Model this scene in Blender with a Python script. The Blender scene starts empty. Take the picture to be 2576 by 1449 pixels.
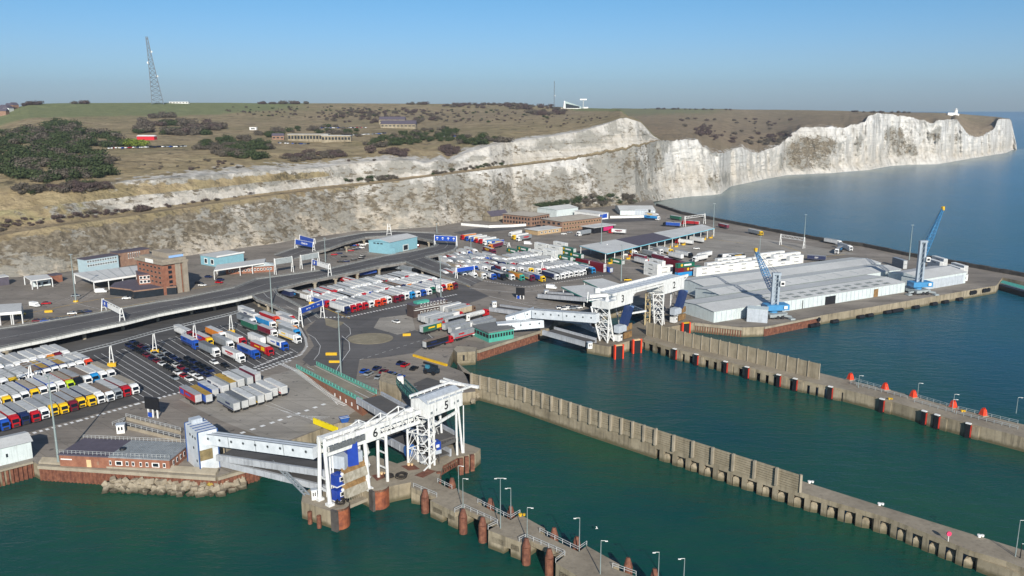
import bpy, bmesh, math, random
import numpy as np
from mathutils import Vector, Matrix, noise
from mathutils.geometry import tessellate_polygon
R = math.radians
sc = bpy.context.scene
col = sc.collection
rnd = random.Random(7)

# ------------------------------------------------------------------ camera
ZC = 100.5; FPX = 2100.0; TH = math.atan(454.5/2100.0)
cam = bpy.data.cameras.new('camera'); camo = bpy.data.objects.new('camera', cam); col.objects.link(camo)
camo.location = (0, 0, ZC); camo.rotation_euler = (math.pi/2-TH, 0, 0)
cam.sensor_width = 36; cam.lens = FPX/2576*36; cam.clip_start = 1; cam.clip_end = 60000
sc.camera = camo
# ------------------------------------------------------------------ world, sun, exposure
SUN_EL, SUN_AZ = R(25.5), R(180-10.5)      # azimuth measured clockwise from +Y
w = bpy.data.worlds.new('World'); sc.world = w; w.use_nodes = True
nt = w.node_tree; nt.nodes.clear()
wo = nt.nodes.new('ShaderNodeOutputWorld'); bg = nt.nodes.new('ShaderNodeBackground'); bg.inputs[1].default_value = 0.10
sky = nt.nodes.new('ShaderNodeTexSky'); sky.sky_type = 'NISHITA'; sky.sun_disc = False
sky.sun_elevation = SUN_EL; sky.sun_rotation = SUN_AZ; sky.altitude = 100; sky.air_density = 1.0; sky.dust_density = 0.6; sky.ozone_density = 2.0
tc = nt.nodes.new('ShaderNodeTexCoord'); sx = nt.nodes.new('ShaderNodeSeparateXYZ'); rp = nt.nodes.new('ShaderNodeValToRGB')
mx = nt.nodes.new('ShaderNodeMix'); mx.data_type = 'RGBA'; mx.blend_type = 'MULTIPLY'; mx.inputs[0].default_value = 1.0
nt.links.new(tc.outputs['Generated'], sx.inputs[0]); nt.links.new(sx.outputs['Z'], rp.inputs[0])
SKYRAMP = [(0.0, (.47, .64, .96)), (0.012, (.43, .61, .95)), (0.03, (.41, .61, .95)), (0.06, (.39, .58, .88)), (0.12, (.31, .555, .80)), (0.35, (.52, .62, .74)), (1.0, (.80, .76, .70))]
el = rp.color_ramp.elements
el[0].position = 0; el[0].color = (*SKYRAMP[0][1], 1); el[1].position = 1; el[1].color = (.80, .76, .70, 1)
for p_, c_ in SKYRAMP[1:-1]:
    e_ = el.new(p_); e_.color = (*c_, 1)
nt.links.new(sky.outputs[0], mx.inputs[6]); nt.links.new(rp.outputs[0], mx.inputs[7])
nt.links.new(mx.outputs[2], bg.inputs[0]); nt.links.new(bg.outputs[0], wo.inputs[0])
sun = bpy.data.lights.new('sun', 'SUN'); sun.energy = 4.5; sun.angle = R(0.5); sun.color = (1.0, .94, .85)
suno = bpy.data.objects.new('sun', sun); col.objects.link(suno)
sd = Vector((math.sin(SUN_AZ)*math.cos(SUN_EL), math.cos(SUN_AZ)*math.cos(SUN_EL), math.sin(SUN_EL)))
suno.rotation_euler = (-sd).to_track_quat('-Z', 'Y').to_euler(); suno.location = (0, -50, 200)
vs_ = sc.view_settings; sc.display_settings.display_device = 'sRGB'
vs_.view_transform = 'Standard'; vs_.look = 'None'; vs_.exposure = 0.42; vs_.gamma = 1; vs_.use_curve_mapping = False
sc.cycles.volume_bounces = 0; sc.cycles.max_bounces = 6; sc.cycles.volume_step_rate = 10
sc.cycles.use_denoising = True

# ------------------------------------------------------------------ pixel <-> place (survey of the photograph: a pixel and a height give a place)
D = 4.5                                     # height of the port deck above the water
_c, _s = math.cos(TH), math.sin(TH)
def P(u, v, z=D):
    a = (u-1288)/FPX; b = (724.5-v)/FPX
    r = (a, _c+b*_s, -_s+b*_c); t = (z-ZC)/r[2]
    return Vector((r[0]*t, r[1]*t, z))
def proj(p):
    dy, dz = p[1], p[2]-ZC
    d = dy*_c-dz*_s; h = dy*_s+dz*_c
    return (1288+FPX*p[0]/d, 724.5-FPX*h/d)
def top_z(p, vt):
    lo, hi = p[2], p[2]+220
    for _ in range(50):
        m = (lo+hi)/2
        if proj((p[0], p[1], m))[1] > vt: lo = m
        else: hi = m
    return lo
def PD(u, v, d):
    """place on the ray of a pixel at horizontal distance d"""
    a = (u-1288)/FPX; b = (724.5-v)/FPX
    r = Vector((a, _c+b*_s, -_s+b*_c)); t = d/math.hypot(r.x, r.y)
    return Vector((r.x*t, r.y*t, ZC+r.z*t))
def interp(tab, x):
    if x <= tab[0][0]: return tab[0][1]
    for (a, b), (c, d) in zip(tab, tab[1:]):
        if x <= c: return b+(d-b)*(x-a)/(c-a)
    return tab[-1][1]

# ------------------------------------------------------------------ materials
def lin(c):
    if isinstance(c, str):
        c = [int(c[i:i+2], 16)/255 for i in (0, 2, 4)]
        c = [x/12.92 if x <= .04045 else ((x+.055)/1.055)**2.4 for x in c]
    return tuple(c)
class NT:
    def __init__(s, name):
        s.m = bpy.data.materials.new(name); s.m.use_nodes = True; s.t = s.m.node_tree; s.t.nodes.clear()
        s.out = s.n('ShaderNodeOutputMaterial'); s.b = s.n('ShaderNodeBsdfPrincipled'); s.l(s.b.outputs[0], s.out.inputs[0])
        s.geo = s.n('ShaderNodeNewGeometry')
    def n(s, k): return s.t.nodes.new(k)
    def l(s, a, b): s.t.links.new(a, b)
    def pos(s): return s.geo.outputs['Position']
    def mapping(s, scale, vec=None, rot=(0, 0, 0)):
        m = s.n('ShaderNodeMapping'); m.inputs['Scale'].default_value = scale; m.inputs['Rotation'].default_value = rot
        s.l(vec or s.pos(), m.inputs[0]); return m.outputs[0]
    def noise(s, scale, detail=4, rough=.55, vec=None, dist=0):
        n = s.n('ShaderNodeTexNoise'); n.inputs['Scale'].default_value = scale; n.inputs['Detail'].default_value = detail
        n.inputs['Roughness'].default_value = rough; n.inputs['Distortion'].default_value = dist
        s.l(vec or s.pos(), n.inputs['Vector']); return n.outputs[0]
    def ramp(s, f, pts):
        r = s.n('ShaderNodeValToRGB'); e = r.color_ramp.elements
        e[0].position = pts[0][0]; e[0].color = (*lin3(pts[0][1]), 1); e[1].position = pts[-1][0]; e[1].color = (*lin3(pts[-1][1]), 1)
        for p, c in pts[1:-1]: q = e.new(p); q.color = (*lin3(c), 1)
        s.l(f, r.inputs[0]); return r.outputs[0]
    def mix(s, f, a, b, mode='MIX'):
        m = s.n('ShaderNodeMix'); m.data_type = 'RGBA'; m.blend_type = mode
        for v, i in ((f, 0), (a, 6), (b, 7)):
            if isinstance(v, (int, float)): m.inputs[i].default_value = v if i == 0 else (v, v, v, 1)
            elif isinstance(v, (tuple, str)): m.inputs[i].default_value = (*lin(v), 1)
            else: s.l(v, m.inputs[i])
        return m.outputs[2]
    def math(s, op, a, b=0.0, clamp=False):
        m = s.n('ShaderNodeMath'); m.operation = op; m.use_clamp = clamp
        for v, i in ((a, 0), (b, 1)):
            if isinstance(v, (int, float)): m.inputs[i].default_value = v
            else: s.l(v, m.inputs[i])
        return m.outputs[0]
    def attr(s, name):
        a = s.n('ShaderNodeAttribute'); a.attribute_name = name; return a
    def bump(s, f, strength=.3, dist=.1):
        b = s.n('ShaderNodeBump'); b.inputs['Strength'].default_value = strength; b.inputs['Distance'].default_value = dist
        s.l(f, b.inputs['Height']); s.l(b.outputs[0], s.b.inputs['Normal'])
    def base(s, c):
        if isinstance(c, (tuple, str)): s.b.inputs['Base Color'].default_value = (*lin(c), 1)
        else: s.l(c, s.b.inputs['Base Color'])
    def rough(s, v, spec=None, metal=None):
        s.b.inputs['Roughness'].default_value = v
        if spec is not None: s.b.inputs['Specular IOR Level'].default_value = spec
        if metal is not None: s.b.inputs['Metallic'].default_value = metal
def lin3(c): return lin(c) if isinstance(c, str) else ((c, c, c) if isinstance(c, (int, float)) else c)
_mats = {}
def paint(c, rough=.45, var=.12, scale=.6, key=None, metal=0, streak=0.0, obj=True):
    """weathered paint: a colour broken by large and small noise, with optional vertical dirt streaks"""
    k = (c, rough, var, scale, metal, streak)
    if k in _mats: return _mats[k]
    n = NT('paint_'+(c if isinstance(c, str) else 'mix')); base = lin(c)
    f = n.noise(scale, 5, .6)
    dark = tuple(x*(1-var*1.6) for x in base); light = tuple(min(.9, x*(1+var*.5)+.004) for x in base)
    cc = n.ramp(f, [(.3, dark), (.62, base), (.8, light)])
    if streak:
        g = n.noise(1.0, 3, .6, n.mapping((1.6, 1.6, .12)))
        cc = n.mix(n.math('MULTIPLY', n.math('GREATER_THAN', g, .56), streak), cc, tuple(x*.35+.02 for x in base))
    n.base(cc); n.rough(rough, metal=metal)
    _mats[k] = n.m; return n.m
def concrete(name, c1, c2, scale=.15, streak=.5, rough=.85, low=None):
    if name in _mats: return _mats[name]
    n = NT(name); f = n.noise(scale, 8, .65); cc = n.ramp(f, [(.32, c1), (.68, c2)])
    f2 = n.noise(scale*9, 4, .6); cc = n.mix(n.math('MULTIPLY', f2, .35), cc, tuple(x*.45 for x in lin(c1)))
    if streak:
        g = n.noise(1.0, 4, .6, n.mapping((.9, .9, .08)))
        cc = n.mix(n.math('MULTIPLY', n.ramp(g, [(.5, 0.0), (.68, 1.0)]), streak), cc, tuple(x*.3 for x in lin(c1)))
    if low:   # algae and wet band that clings near the water
        z = n.n('ShaderNodeSeparateXYZ'); n.l(n.pos(), z.inputs[0])
        zz = n.math('ADD', z.outputs[2], n.math('MULTIPLY', n.noise(.8, 3), 1.4))
        cc = n.mix(n.ramp(n.math('DIVIDE', zz, 4.0), [(.3, 1.0), (.55, 0.0)]), cc, low)
    n.base(cc); n.rough(rough); n.bump(f2, .3, .15); _mats[name] = n.m; return n.m

# ------------------------------------------------------------------ mesh helpers
class MB:
    def __init__(s): s.v = []; s.f = []; s.mi = []; s.mats = []
    def mat(s, m):
        if m is None: return 0
        if m not in s.mats: s.mats.append(m)
        return s.mats.index(m)
    def add(s, vs, fs, m=None):
        o = len(s.v); s.v += [tuple(x) for x in vs]; i = s.mat(m)
        for f in fs: s.f.append([o+k for k in f]); s.mi.append(i)
        return s
    def box(s, c, d, rz=0, m=None, M=None):
        hx, hy, hz = d[0]/2, d[1]/2, d[2]/2
        vs = [Vector((x, y, z)) for z in (-hz, hz) for x, y in ((-hx, -hy), (hx, -hy), (hx, hy), (-hx, hy))]
        T = Matrix.Translation(c) @ (M if M is not None else Matrix.Rotation(rz, 4, 'Z'))
        return s.add([T @ v for v in vs], [(0, 3, 2, 1), (4, 5, 6, 7), (0, 1, 5, 4), (1, 2, 6, 5), (2, 3, 7, 6), (3, 0, 4, 7)], m)
    def beam(s, p, q, wd, h=None, m=None, up=(0, 0, 1)):
        p = Vector(p); q = Vector(q); d = q-p; L = d.length
        if L < 1e-6: return s
        x = d/L; upv = Vector(up)
        if abs(x.dot(upv)) > .98: upv = Vector((0, 1, 0))
        y = upv.cross(x).normalized(); z = x.cross(y)
        T = Matrix((x, y, z)).transposed().to_4x4()
        return s.box((p+q)/2, (L, wd, h or wd), m=m, M=T)
    def tube(s, p, q, r, r2=None, n=8, m=None, caps=True):
        p = Vector(p); q = Vector(q); d = (q-p).normalized(); r2 = r if r2 is None else r2
        a = Vector((1, 0, 0)) if abs(d.x) < .9 else Vector((0, 1, 0)); y = d.cross(a).normalized(); z = d.cross(y)
        vs = []
        for pp, rr in ((p, r), (q, r2)):
            for k in range(n):
                t = 2*math.pi*k/n; vs.append(pp+y*math.cos(t)*rr+z*math.sin(t)*rr)
        fs = [(k, (k+1) % n, n+(k+1) % n, n+k) for k in range(n)]
        if caps: fs += [tuple(range(n-1, -1, -1)), tuple(range(n, 2*n))]
        return s.add(vs, fs, m)
    def prism(s, poly, z0, z1, m=None, mside=None, top=True, bottom=False):
        n = len(poly); pts = [Vector((p[0], p[1], 0)) for p in poly]
        ar = sum(pts[i].x*pts[(i+1) % n].y-pts[(i+1) % n].x*pts[i].y for i in range(n))
        if ar < 0: pts.reverse()
        z0s = z0 if isinstance(z0, (list, tuple)) else [z0]*n; z1s = z1 if isinstance(z1, (list, tuple)) else [z1]*n
        if ar < 0: z0s = list(reversed(z0s)); z1s = list(reversed(z1s))
        lo = [(p.x, p.y, z0s[i]) for i, p in enumerate(pts)]; hi = [(p.x, p.y, z1s[i]) for i, p in enumerate(pts)]
        s.add(lo+hi, [(i, (i+1) % n, n+(i+1) % n, n+i) for i in range(n)], mside or m)
        if top or bottom:
            tr = tessellate_polygon([pts])
            def orient(t, up):
                a, b, c = (pts[i] for i in t); k = (b-a).cross(c-a).z
                return t if (k > 0) == up else tuple(reversed(t))
            if top: s.add(hi, [orient(tuple(t), True) for t in tr], m)
            if bottom: s.add(lo, [orient(tuple(t), False) for t in tr], m)
        return s
    def quad(s, a, b, c, d, m=None): return s.add([a, b, c, d], [(0, 1, 2, 3)], m)
    def build(s, name, m=None, parent=None, smooth=False):
        me = bpy.data.meshes.new(name); me.from_pydata(s.v, [], s.f)
        if s.mats:
            for x in s.mats: me.materials.append(x)
            me.polygons.foreach_set('material_index', s.mi)
        elif m: me.materials.append(m)
        if smooth: me.polygons.foreach_set('use_smooth', [True]*len(me.polygons))
        me.update()
        o = bpy.data.objects.new(name, me); col.objects.link(o)
        if parent: o.parent = parent
        return o
def tag(o, label=None, cat=None, group=None, kind=None):
    if label: o['label'] = label
    if cat: o['category'] = cat
    if group: o['group'] = group
    if kind: o['kind'] = kind
    return o
def empty(name, loc=(0, 0, 0), rz=0, label=None, cat=None, group=None):
    o = bpy.data.objects.new(name, None); o.location = loc; o.rotation_euler = (0, 0, rz); col.objects.link(o)
    return tag(o, label, cat, group)
def clone(src, loc, rz=0, label=None, group=None, scale=None):
    def cp(o, par):
        c = o.copy(); col.objects.link(c); c.parent = par
        for k in KIDS.get(o.name, ()): cp(k, c)
        return c
    r = cp(src, None); r.location = loc; r.rotation_euler = (0, 0, rz)
    if label: r['label'] = label
    if group: r['group'] = group
    if scale: r.scale = scale
    return r
KIDS = {}
def reg(root):
    """remember a prototype's parts so that copies can be made quickly"""
    for o in bpy.data.objects:
        if o.parent: KIDS.setdefault(o.parent.name, [])
    for o in bpy.data.objects:
        if o.parent and o not in KIDS[o.parent.name]: KIDS[o.parent.name].append(o)
def text_mesh(body, size, thick=.03):
    cu = bpy.data.curves.new('lettering', 'FONT'); cu.body = body; cu.size = size; cu.extrude = thick; cu.align_x = 'CENTER'; cu.align_y = 'CENTER'; cu.resolution_u = 3; cu.offset = size*.012
    o = bpy.data.objects.new('lettering', cu); col.objects.link(o)
    dg = bpy.context.evaluated_depsgraph_get(); me = bpy.data.meshes.new_from_object(o.evaluated_get(dg))
    bpy.data.objects.remove(o); bpy.data.curves.remove(cu); return me
def lettering(body, size, loc, xdir, updir, m, parent=None, name='lettering', bold=0, off=.04):
    """flat letters on a face: xdir is the reading direction, updir the letters' up"""
    me = text_mesh(body, size); me.materials.clear(); me.materials.append(m)
    x = Vector(xdir).normalized(); y = Vector(updir); y = (y-x*y.dot(x)).normalized(); z = x.cross(y)
    T = Matrix((x, y, z)).transposed().to_4x4(); T.translation = Vector(loc)+z*off
    me.transform(T); o = bpy.data.objects.new(name, me); col.objects.link(o)
    if parent: o.parent = parent
    return o
def frame(uvA, uvB, uvC, z=D):
    """front edge A->B and a far corner C: origin A, unit x along AB, unit y towards C, width, depth"""
    a, b, c = P(*uvA, z), P(*uvB, z), P(*uvC, z)
    x = (b-a); W = x.length; x = x/W; y = Vector((-x.y, x.x, 0)); dep = (c-a).dot(y)
    if dep < 0: y = -y; dep = -dep
    return a, x, y, W, dep
# ================================================================== TERRAIN
def hterr(n):                                   # chalk / scrub / turf, chosen by the land's own cover
    m = NT('hillside'); cov = m.attr('cover'); sp = m.n('ShaderNodeSeparateColor'); m.l(cov.outputs['Color'], sp.inputs[0])
    chalk, veg, green = sp.outputs[0], sp.outputs[1], sp.outputs[2]
    big = m.noise(.012, 6, .6); mid = m.noise(.06, 6, .62); fine = m.noise(.33, 5, .6)
    vert = m.noise(1.0, 5, .62, m.mapping((.10, .10, .018))); horiz = m.noise(1.0, 7, .72, m.mapping((.16, .16, .42)), dist=.4)
    turf = m.ramp(mid, [(.3, (.23, .18, .10)), (.48, (.36, .285, .165)), (.7, (.48, .385, .235))])
    turf = m.mix(m.ramp(m.noise(.10, 6, .7), [(.50, 0.0), (.66, .6)]), turf, (.16, .125, .085)); turf = m.mix(m.ramp(big, [(.45, 0.0), (.62, .55)]), turf, (.24, .215, .11))
    tr = m.noise(1.0, 2, .5, m.mapping((.006, .03, .01), rot=(0, 0, .4)), dist=1.5); turf = m.mix(m.ramp(tr, [(.485, 0.0), (.50, .5), (.515, 0.0)]), turf, (.12, .10, .06))
    turf = m.mix(m.ramp(m.noise(.055, 7, .75), [(.57, 0.0), (.62, .8)]), turf, (.085, .075, .048))
    grn = m.ramp(mid, [(.3, (.17, .195, .085)), (.7, (.25, .27, .125))])
    gsoft = m.math('ADD', green, m.math('MULTIPLY', m.math('SUBTRACT', mid, .5), .5)); turf = m.mix(m.ramp(gsoft, [(.42, 0.0), (.58, 1.0)]), turf, grn)
    purp = cov.outputs['Alpha']; turf = m.mix(m.math('MULTIPLY', purp, .75), turf, (.21, .16, .125))
    white = m.ramp(vert, [(.28, (.26, .255, .24)), (.41, (.53, .52, .49)), (.55, (.74, .73, .695))])
    white = m.mix(m.ramp(horiz, [(.30, .75), (.42, 0.0)]), white, (.30, .28, .24))
    white = m.mix(m.math('MULTIPLY', m.ramp(big, [(.40, .0), (.60, .55)]), .45), white, (.38, .34, .27))
    flint = m.noise(1.0, 3, .6, m.mapping((.012, .012, .55))); white = m.mix(m.ramp(flint, [(.36, .30), (.46, 0.0)]), white, (.25, .24, .22))
    white = m.mix(m.math('MULTIPLY', green, m.ramp(m.noise(.05, 6, .7), [(.3, .45), (.65, 1.0)])), white, (.43, .365, .27))
    scrub = m.ramp(fine, [(.3, (.105, .088, .06)), (.5, (.19, .16, .115)), (.7, (.31, .27, .20))])
    gp = m.math('ADD', m.math('MULTIPLY', veg, .42), m.math('ADD', m.math('MULTIPLY', m.noise(.017, 7, .68), .7), m.math('MULTIPLY', vert, .3))); white = m.mix(m.ramp(gp, [(.70, 0.0), (.74, .8)]), white, (.27, .26, .225))
    # patches of scrub on the chalk, denser where 'veg' is high
    pat = m.math('ADD', m.math('MULTIPLY', horiz, .65), m.math('MULTIPLY', m.noise(.075, 7, .72), .6)); thr = m.math('ADD', m.math('MULTIPLY', veg, .52), .31)
    vm = m.ramp(m.math('ADD', m.math('SUBTRACT', thr, pat), .5), [(.49, 0.0), (.53, 1.0)])
    rock = m.mix(vm, white, scrub)
    cm = m.math('ADD', chalk, m.math('MULTIPLY', m.math('SUBTRACT', m.noise(.12, 5, .6), .5), .9))
    cm = m.ramp(cm, [(.47, 0.0), (.55, 1.0)])
    m.base(m.mix(cm, turf, rock)); m.rough(.95, .1)
    m.bump(m.math('ADD', m.math('MULTIPLY', vert, .9), m.math('MULTIPLY', horiz, .8)), .9, 4.5)
    return m.m
HILL = hterr('hillside')
def sheet(name, us, rows, cover, disp, smooth=True):
    """a surface lofted through surveyed lines: rows[k](u) -> place; finer rows between them; displaced by the rock's relief"""
    nr = sum(n for _, n in rows[1:])+1; nu = len(us)
    X = np.zeros((nr, nu, 3)); C = np.zeros((nr, nu, 4)); DS = np.zeros((nr, nu))
    for j, u in enumerate(us):
        pts = [np.array(f(u)) for f, _ in rows]; cs = [np.array(c(u), float) for c in cover]; k = 0
        for i in range(1, len(rows)):
            n = rows[i][1]
            for q in range(n+(1 if i == len(rows)-1 else 0)):
                t = q/n; X[k, j] = pts[i-1]*(1-t)+pts[i]*t; C[k, j] = cs[i-1]*(1-t)+cs[i]*t; DS[k, j] = (i-1)+t; k += 1
    for k in range(nr):
        for j in range(nu):
            dx, dz = disp(X[k, j], C[k, j], DS[k, j], us[j])
            x, y, z = X[k, j]; h = math.hypot(x, y)
            X[k, j, 0] += x/h*dx; X[k, j, 1] += y/h*dx; X[k, j, 2] += dz
    me = bpy.data.meshes.new(name); idx = np.arange(nr*nu).reshape(nr, nu)
    f = np.stack([idx[:-1, :-1], idx[:-1, 1:], idx[1:, 1:], idx[1:, :-1]], -1).reshape(-1, 4)
    me.vertices.add(nr*nu); me.vertices.foreach_set('co', X.reshape(-1)); me.loops.add(f.size); me.loops.foreach_set('vertex_index', f.reshape(-1))
    me.polygons.add(len(f)); me.polygons.foreach_set('loop_start', np.arange(0, f.size, 4)); me.polygons.foreach_set('loop_total', np.full(len(f), 4))
    me.update(calc_edges=True)
    ca = me.color_attributes.new('cover', 'FLOAT_COLOR', 'POINT'); ca.data.foreach_set('color', C.reshape(-1))
    me.polygons.foreach_set('use_smooth', [smooth]*len(f)); me.materials.append(HILL)
    o = bpy.data.objects.new(name, me); col.objects.link(o); o['kind'] = 'structure'
    return o, X
V_FOOT = [(-120, 715), (0, 704), (60, 699), (150, 690), (300, 668), (420, 655), (520, 640), (644, 622), (689, 617), (741, 607), (831, 594), (900, 584), (981, 581), (1094, 574), (1169, 560), (1230, 556), (1290, 543), (1400, 533), (1500, 524), (1560, 518), (1610, 512), (1660, 505), (1700, 499.5), (1740, 495), (1790, 492), (1813, 489), (1838, 470), (1932, 450), (1982, 441), (2094, 436), (2187, 428), (2242, 418), (2290, 415), (2357, 414), (2432, 401), (2532, 385), (2546, 378), (2560, 377)]
V_TOP = [(-120, 613), (0, 592), (120, 572), (225, 558), (375, 537), (500, 518), (644, 497), (794, 478), (944, 463), (1069, 446), (1194, 431), (1288, 420), (1438, 401), (1538, 384), (1613, 366), (1655, 354), (1700, 353), (1712, 352), (1755, 351), (1768, 371), (1795, 383), (1825, 386), (1838, 376), (1865, 370), (1888, 381), (1908, 385), (1932, 375), (1959, 366), (1985, 343), (2014, 321), (2060, 319), (2119, 321), (2152, 313), (2176, 306), (2184, 292), (2207, 286), (2244, 287), (2297, 296), (2330, 306), (2347, 310), (2360, 303), (2382, 300), (2407, 301), (2439, 343), (2464, 345), (2482, 336), (2503, 322), (2510, 300), (2539, 299), (2544, 305), (2560, 376)]
def foot(u):
    z = 3.6 if u < 1600 else max(-.5, 3.6-(u-1600)*.05)
    return P(u, interp(V_FOOT, u), z)
def rise(p0, u, v, slope):
    """climb away from p0 at a slope until the place shows at pixel row v"""
    d0 = math.hypot(p0[0], p0[1]); q = PD(u, v, 1000.0); tanv = (ZC-q.z)/1000.0
    x = (ZC-p0[2]-tanv*d0)/(slope+tanv); return PD(u, v, d0+max(x, .5))
SLOPE = [(-120, .95), (900, 1.05), (1300, 1.3), (1500, 1.45), (1700, 2.0), (1800, 2.7), (1960, 2.5), (2060, 2.2), (2180, 3.6), (2540, 4.0)]
_tc = {}; _t0 = {}
def ltop0(u): ltop(u); return _t0[u]
def ltop(u):
    if u not in _tc:
        _tc[u] = rise(foot(u), u, interp(V_TOP, u), interp(SLOPE, u)); _t0[u] = _tc[u].copy()
        if u > 1330: k = min(1, (u-1330)/200); _tc[u] += Vector((0, 0, k*(2.6*noise.noise(Vector((u*.06, 3, 0)))+1.6*noise.noise(Vector((u*.21, 7, 0))))))
    return _tc[u]
TAL = [(-120, .10), (1500, .12), (1640, .24), (1760, .34), (1900, .26), (2050, .18), (2200, .13), (2290, .26), (2340, .3), (2400, .12), (2545, .12)]   # scree: fraction of the height
def talus(u):
    a, b = foot(u), ltop(u); t = interp(TAL, u); z = a.z+(b.z-a.z)*t
    sl = .75; need = (z-a.z)/sl; full = math.hypot(b.x-a.x, b.y-a.y); f = min(t+.55*(need/full if full > 1 else 1), .6)
    if u < 1600: f = t*.9
    return Vector((a.x+(b.x-a.x)*f, a.y+(b.y-a.y)*f, z))
def nz(x, y, z, s, o=4): return noise.fractal(Vector((x*s, y*s, z*s)), 1.0, 2.1, o)
GUL = [(-120, 1.2), (1000, 1.3), (1400, 2.6), (1640, 4.0), (1750, 6), (1900, 8), (2200, 13), (2540, 13)]
def low_disp(p, c, s, u):
    x, y, z = p; e = max(0.0, min(1.0, min(s*2.0, (3-s)*3.0)))
    g = interp(GUL, u); a = 0.0
    if s > .02 and s < 2.98:
        a = g*nz(x, y, z*.25, .035, 4)+g*.35*nz(x, y, z, .12, 3)
        if u > 1350: a += g*.7*(abs(nz(x, y, z*.12, .022, 2))*2-.7)
        if 1330 < u < 1840: a += min(1, (u-1330)/120, (1840-u)/60)*(7.0*(abs(nz(x+z*.55, y*.4, 0, .016, 3))*2.2-.55))
        if u > 1900: a += min(1, (u-1900)/80)*(6.0*(abs(nz(x*.9+z*.12, y*.9, 0, .014, 2))*2.2-.55))
        if u > 1640: a += min(1, (u-1640)/60)*(3.2*(abs(nz(x, y, z*.06, .06, 3))*2-.6)+1.3*(abs(nz(x, y, z*.1, .16, 2))*2-.6))
        a += 1.6*nz(x*.4, y*.4, z*2, .22, 3)
    return a*e, (.8*nz(x, y, z, .15, 3))*e
def wth(u): return interp([(-120, .9), (900, .75), (1300, .5), (1500, .28), (1650, .12), (1750, .05), (1990, .2), (2100, .05)], u)
def c_foot(u): return (.95, interp([(-120, .45), (900, .45), (1250, .6), (1500, .85), (1620, .75), (1680, .45), (1780, .3), (2545, .15)], u), wth(u)+.15, 0)
def c_tal(u): return (1, interp([(-120, .50), (500, .58), (1000, .52), (1300, .62), (1500, .55), (1640, .45), (1700, .5), (1740, .4), (1790, .62), (1840, .4), (1950, .3), (2000, .66), (2080, .6), (2110, .25), (2200, .35), (2300, .66), (2330, .25), (2440, .05), (2545, .1)], u), max(wth(u)+.2, .55), 0)
def c_mid(u): return (1, interp([(-120, .60), (150, .74), (330, .80), (450, .64), (800, .62), (1100, .60), (1300, .62), (1450, .57), (1600, .60), (1665, .6), (1700, .06), (1760, .02), (1800, .3), (1830, .3), (1850, .02), (1950, .05), (1965, .55), (1995, .70), (2040, .74), (2100, .72), (2125, .3), (2160, .58), (2200, .25), (2240, .6), (2270, .68), (2300, .3), (2340, .62), (2360, .68), (2385, .3), (2410, .62), (2435, .02), (2500, .02), (2520, .4), (2545, .3)], u), wth(u), 0)
def c_top(u): return (interp([(-120, .2), (500, .3), (1300, .7), (1655, .9)], u), interp([(-120, .85), (300, .8), (700, .65), (1300, .4), (1640, .55), (1690, .5), (1705, .04), (1960, .1), (1990, .3), (2060, .32), (2130, .05), (2545, .05)], u), wth(u) if u > 1500 else .1, interp([(1600, .2), (1700, .6)], u))
us = sorted(set([-120+2.6*i for i in range(int(2680/2.6)+1)]))
def mid2(u):
    a, b = talus(u), ltop(u); return a*.42+b*.58
LOWROWS = [(foot, 0), (talus, 7), (mid2, 24), (ltop, 20)]
cliff, XL = sheet('cliff', us, LOWROWS, [c_foot, c_tal, c_mid, c_top], low_disp)

# upper land behind the old cliff road
V2 = [(-120, 487), (0, 480), (75, 477), (200, 468), (325, 457), (400, 451), (550, 441), (644, 432), (760, 427), (819, 422), (869, 414), (969, 404), (1044, 405), (1069, 413), (1106, 402), (1129, 411), (1169, 386), (1232, 368), (1288, 357), (1363, 347), (1463, 331), (1530, 310), (1560, 298), (1575, 296), (1612, 308), (1643, 342), (1662, 352.5)]
VS = [(-120, 305), (0, 283), (36, 272), (72, 262), (150, 259.5), (400, 258.5), (575, 258.5), (644, 259.5), (900, 260), (1300, 262.5), (1430, 270.5), (1540, 273.5), (1562, 276), (1580, 292), (1612, 305), (1643, 339), (1662, 350.5)]
def bench(u):
    a = ltop(u); h = math.hypot(a.x, a.y); wd = interp([(-120, 13), (1000, 13), (1500, 18), (1640, 12), (1662, 4)], u); k = 1+wd/h; return Vector((a.x*k, a.y*k, a.z+.4))
def utop(u): return rise(bench(u), u, interp(V2, u), interp([(-120, .6), (300, .8), (500, 1.2), (1662, 1.6)], u))
def ub(t):
    def f(u):
        a, b = bench(u), utop(u); return a.lerp(b, t)
    return f
DSK = [(-120, 1500), (400, 1750), (1300, 1900), (1430, 1900), (1530, 1700), (1570, 1250), (1590, 1090), (1662, 985)]
def plateau(t):
    def f(u):
        a = utop(u); d2 = math.hypot(a.x, a.y); v2 = interp(V2, u); vs = interp(VS, u); Dk = max(interp(DSK, u), d2+12)
        return PD(u, v2+(vs-v2)*t, d2*(Dk/d2)**(t**1.55))
    return f
def behind(u):
    a = plateau(1.0)(u); k = 1+420/math.hypot(a.x, a.y); return Vector((a.x*k, a.y*k, a.z-45))
def updisp(p, c, s, u):
    x, y, z = p
    s = s/4*2 if s <= 4 and False else (0 if s < 1 else 1+(s-1)/4 if s <= 5 else s-3)
    if s > 6.6 or s < .02: return 0, 0
    if s <= 2: return (2.2*nz(x, y, z*.3, .06, 4)+.8*nz(x*.5, y*.5, z*2, .25, 2)+(2.8*((z/6.5) % 1-.5) if u > 1330 else 0))*min(1, (2-s)*4, (s-1)*8 if s > 1 else 0), 0
    e = min(1, (s-2)*2); return 0, e*(2.0*nz(x, y, 0, .009, 3)+.5*nz(x, y, 0, .05, 3))
UPC = [(-120, .35), (120, .45), (330, .8), (450, 1), (1662, 1)]
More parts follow.
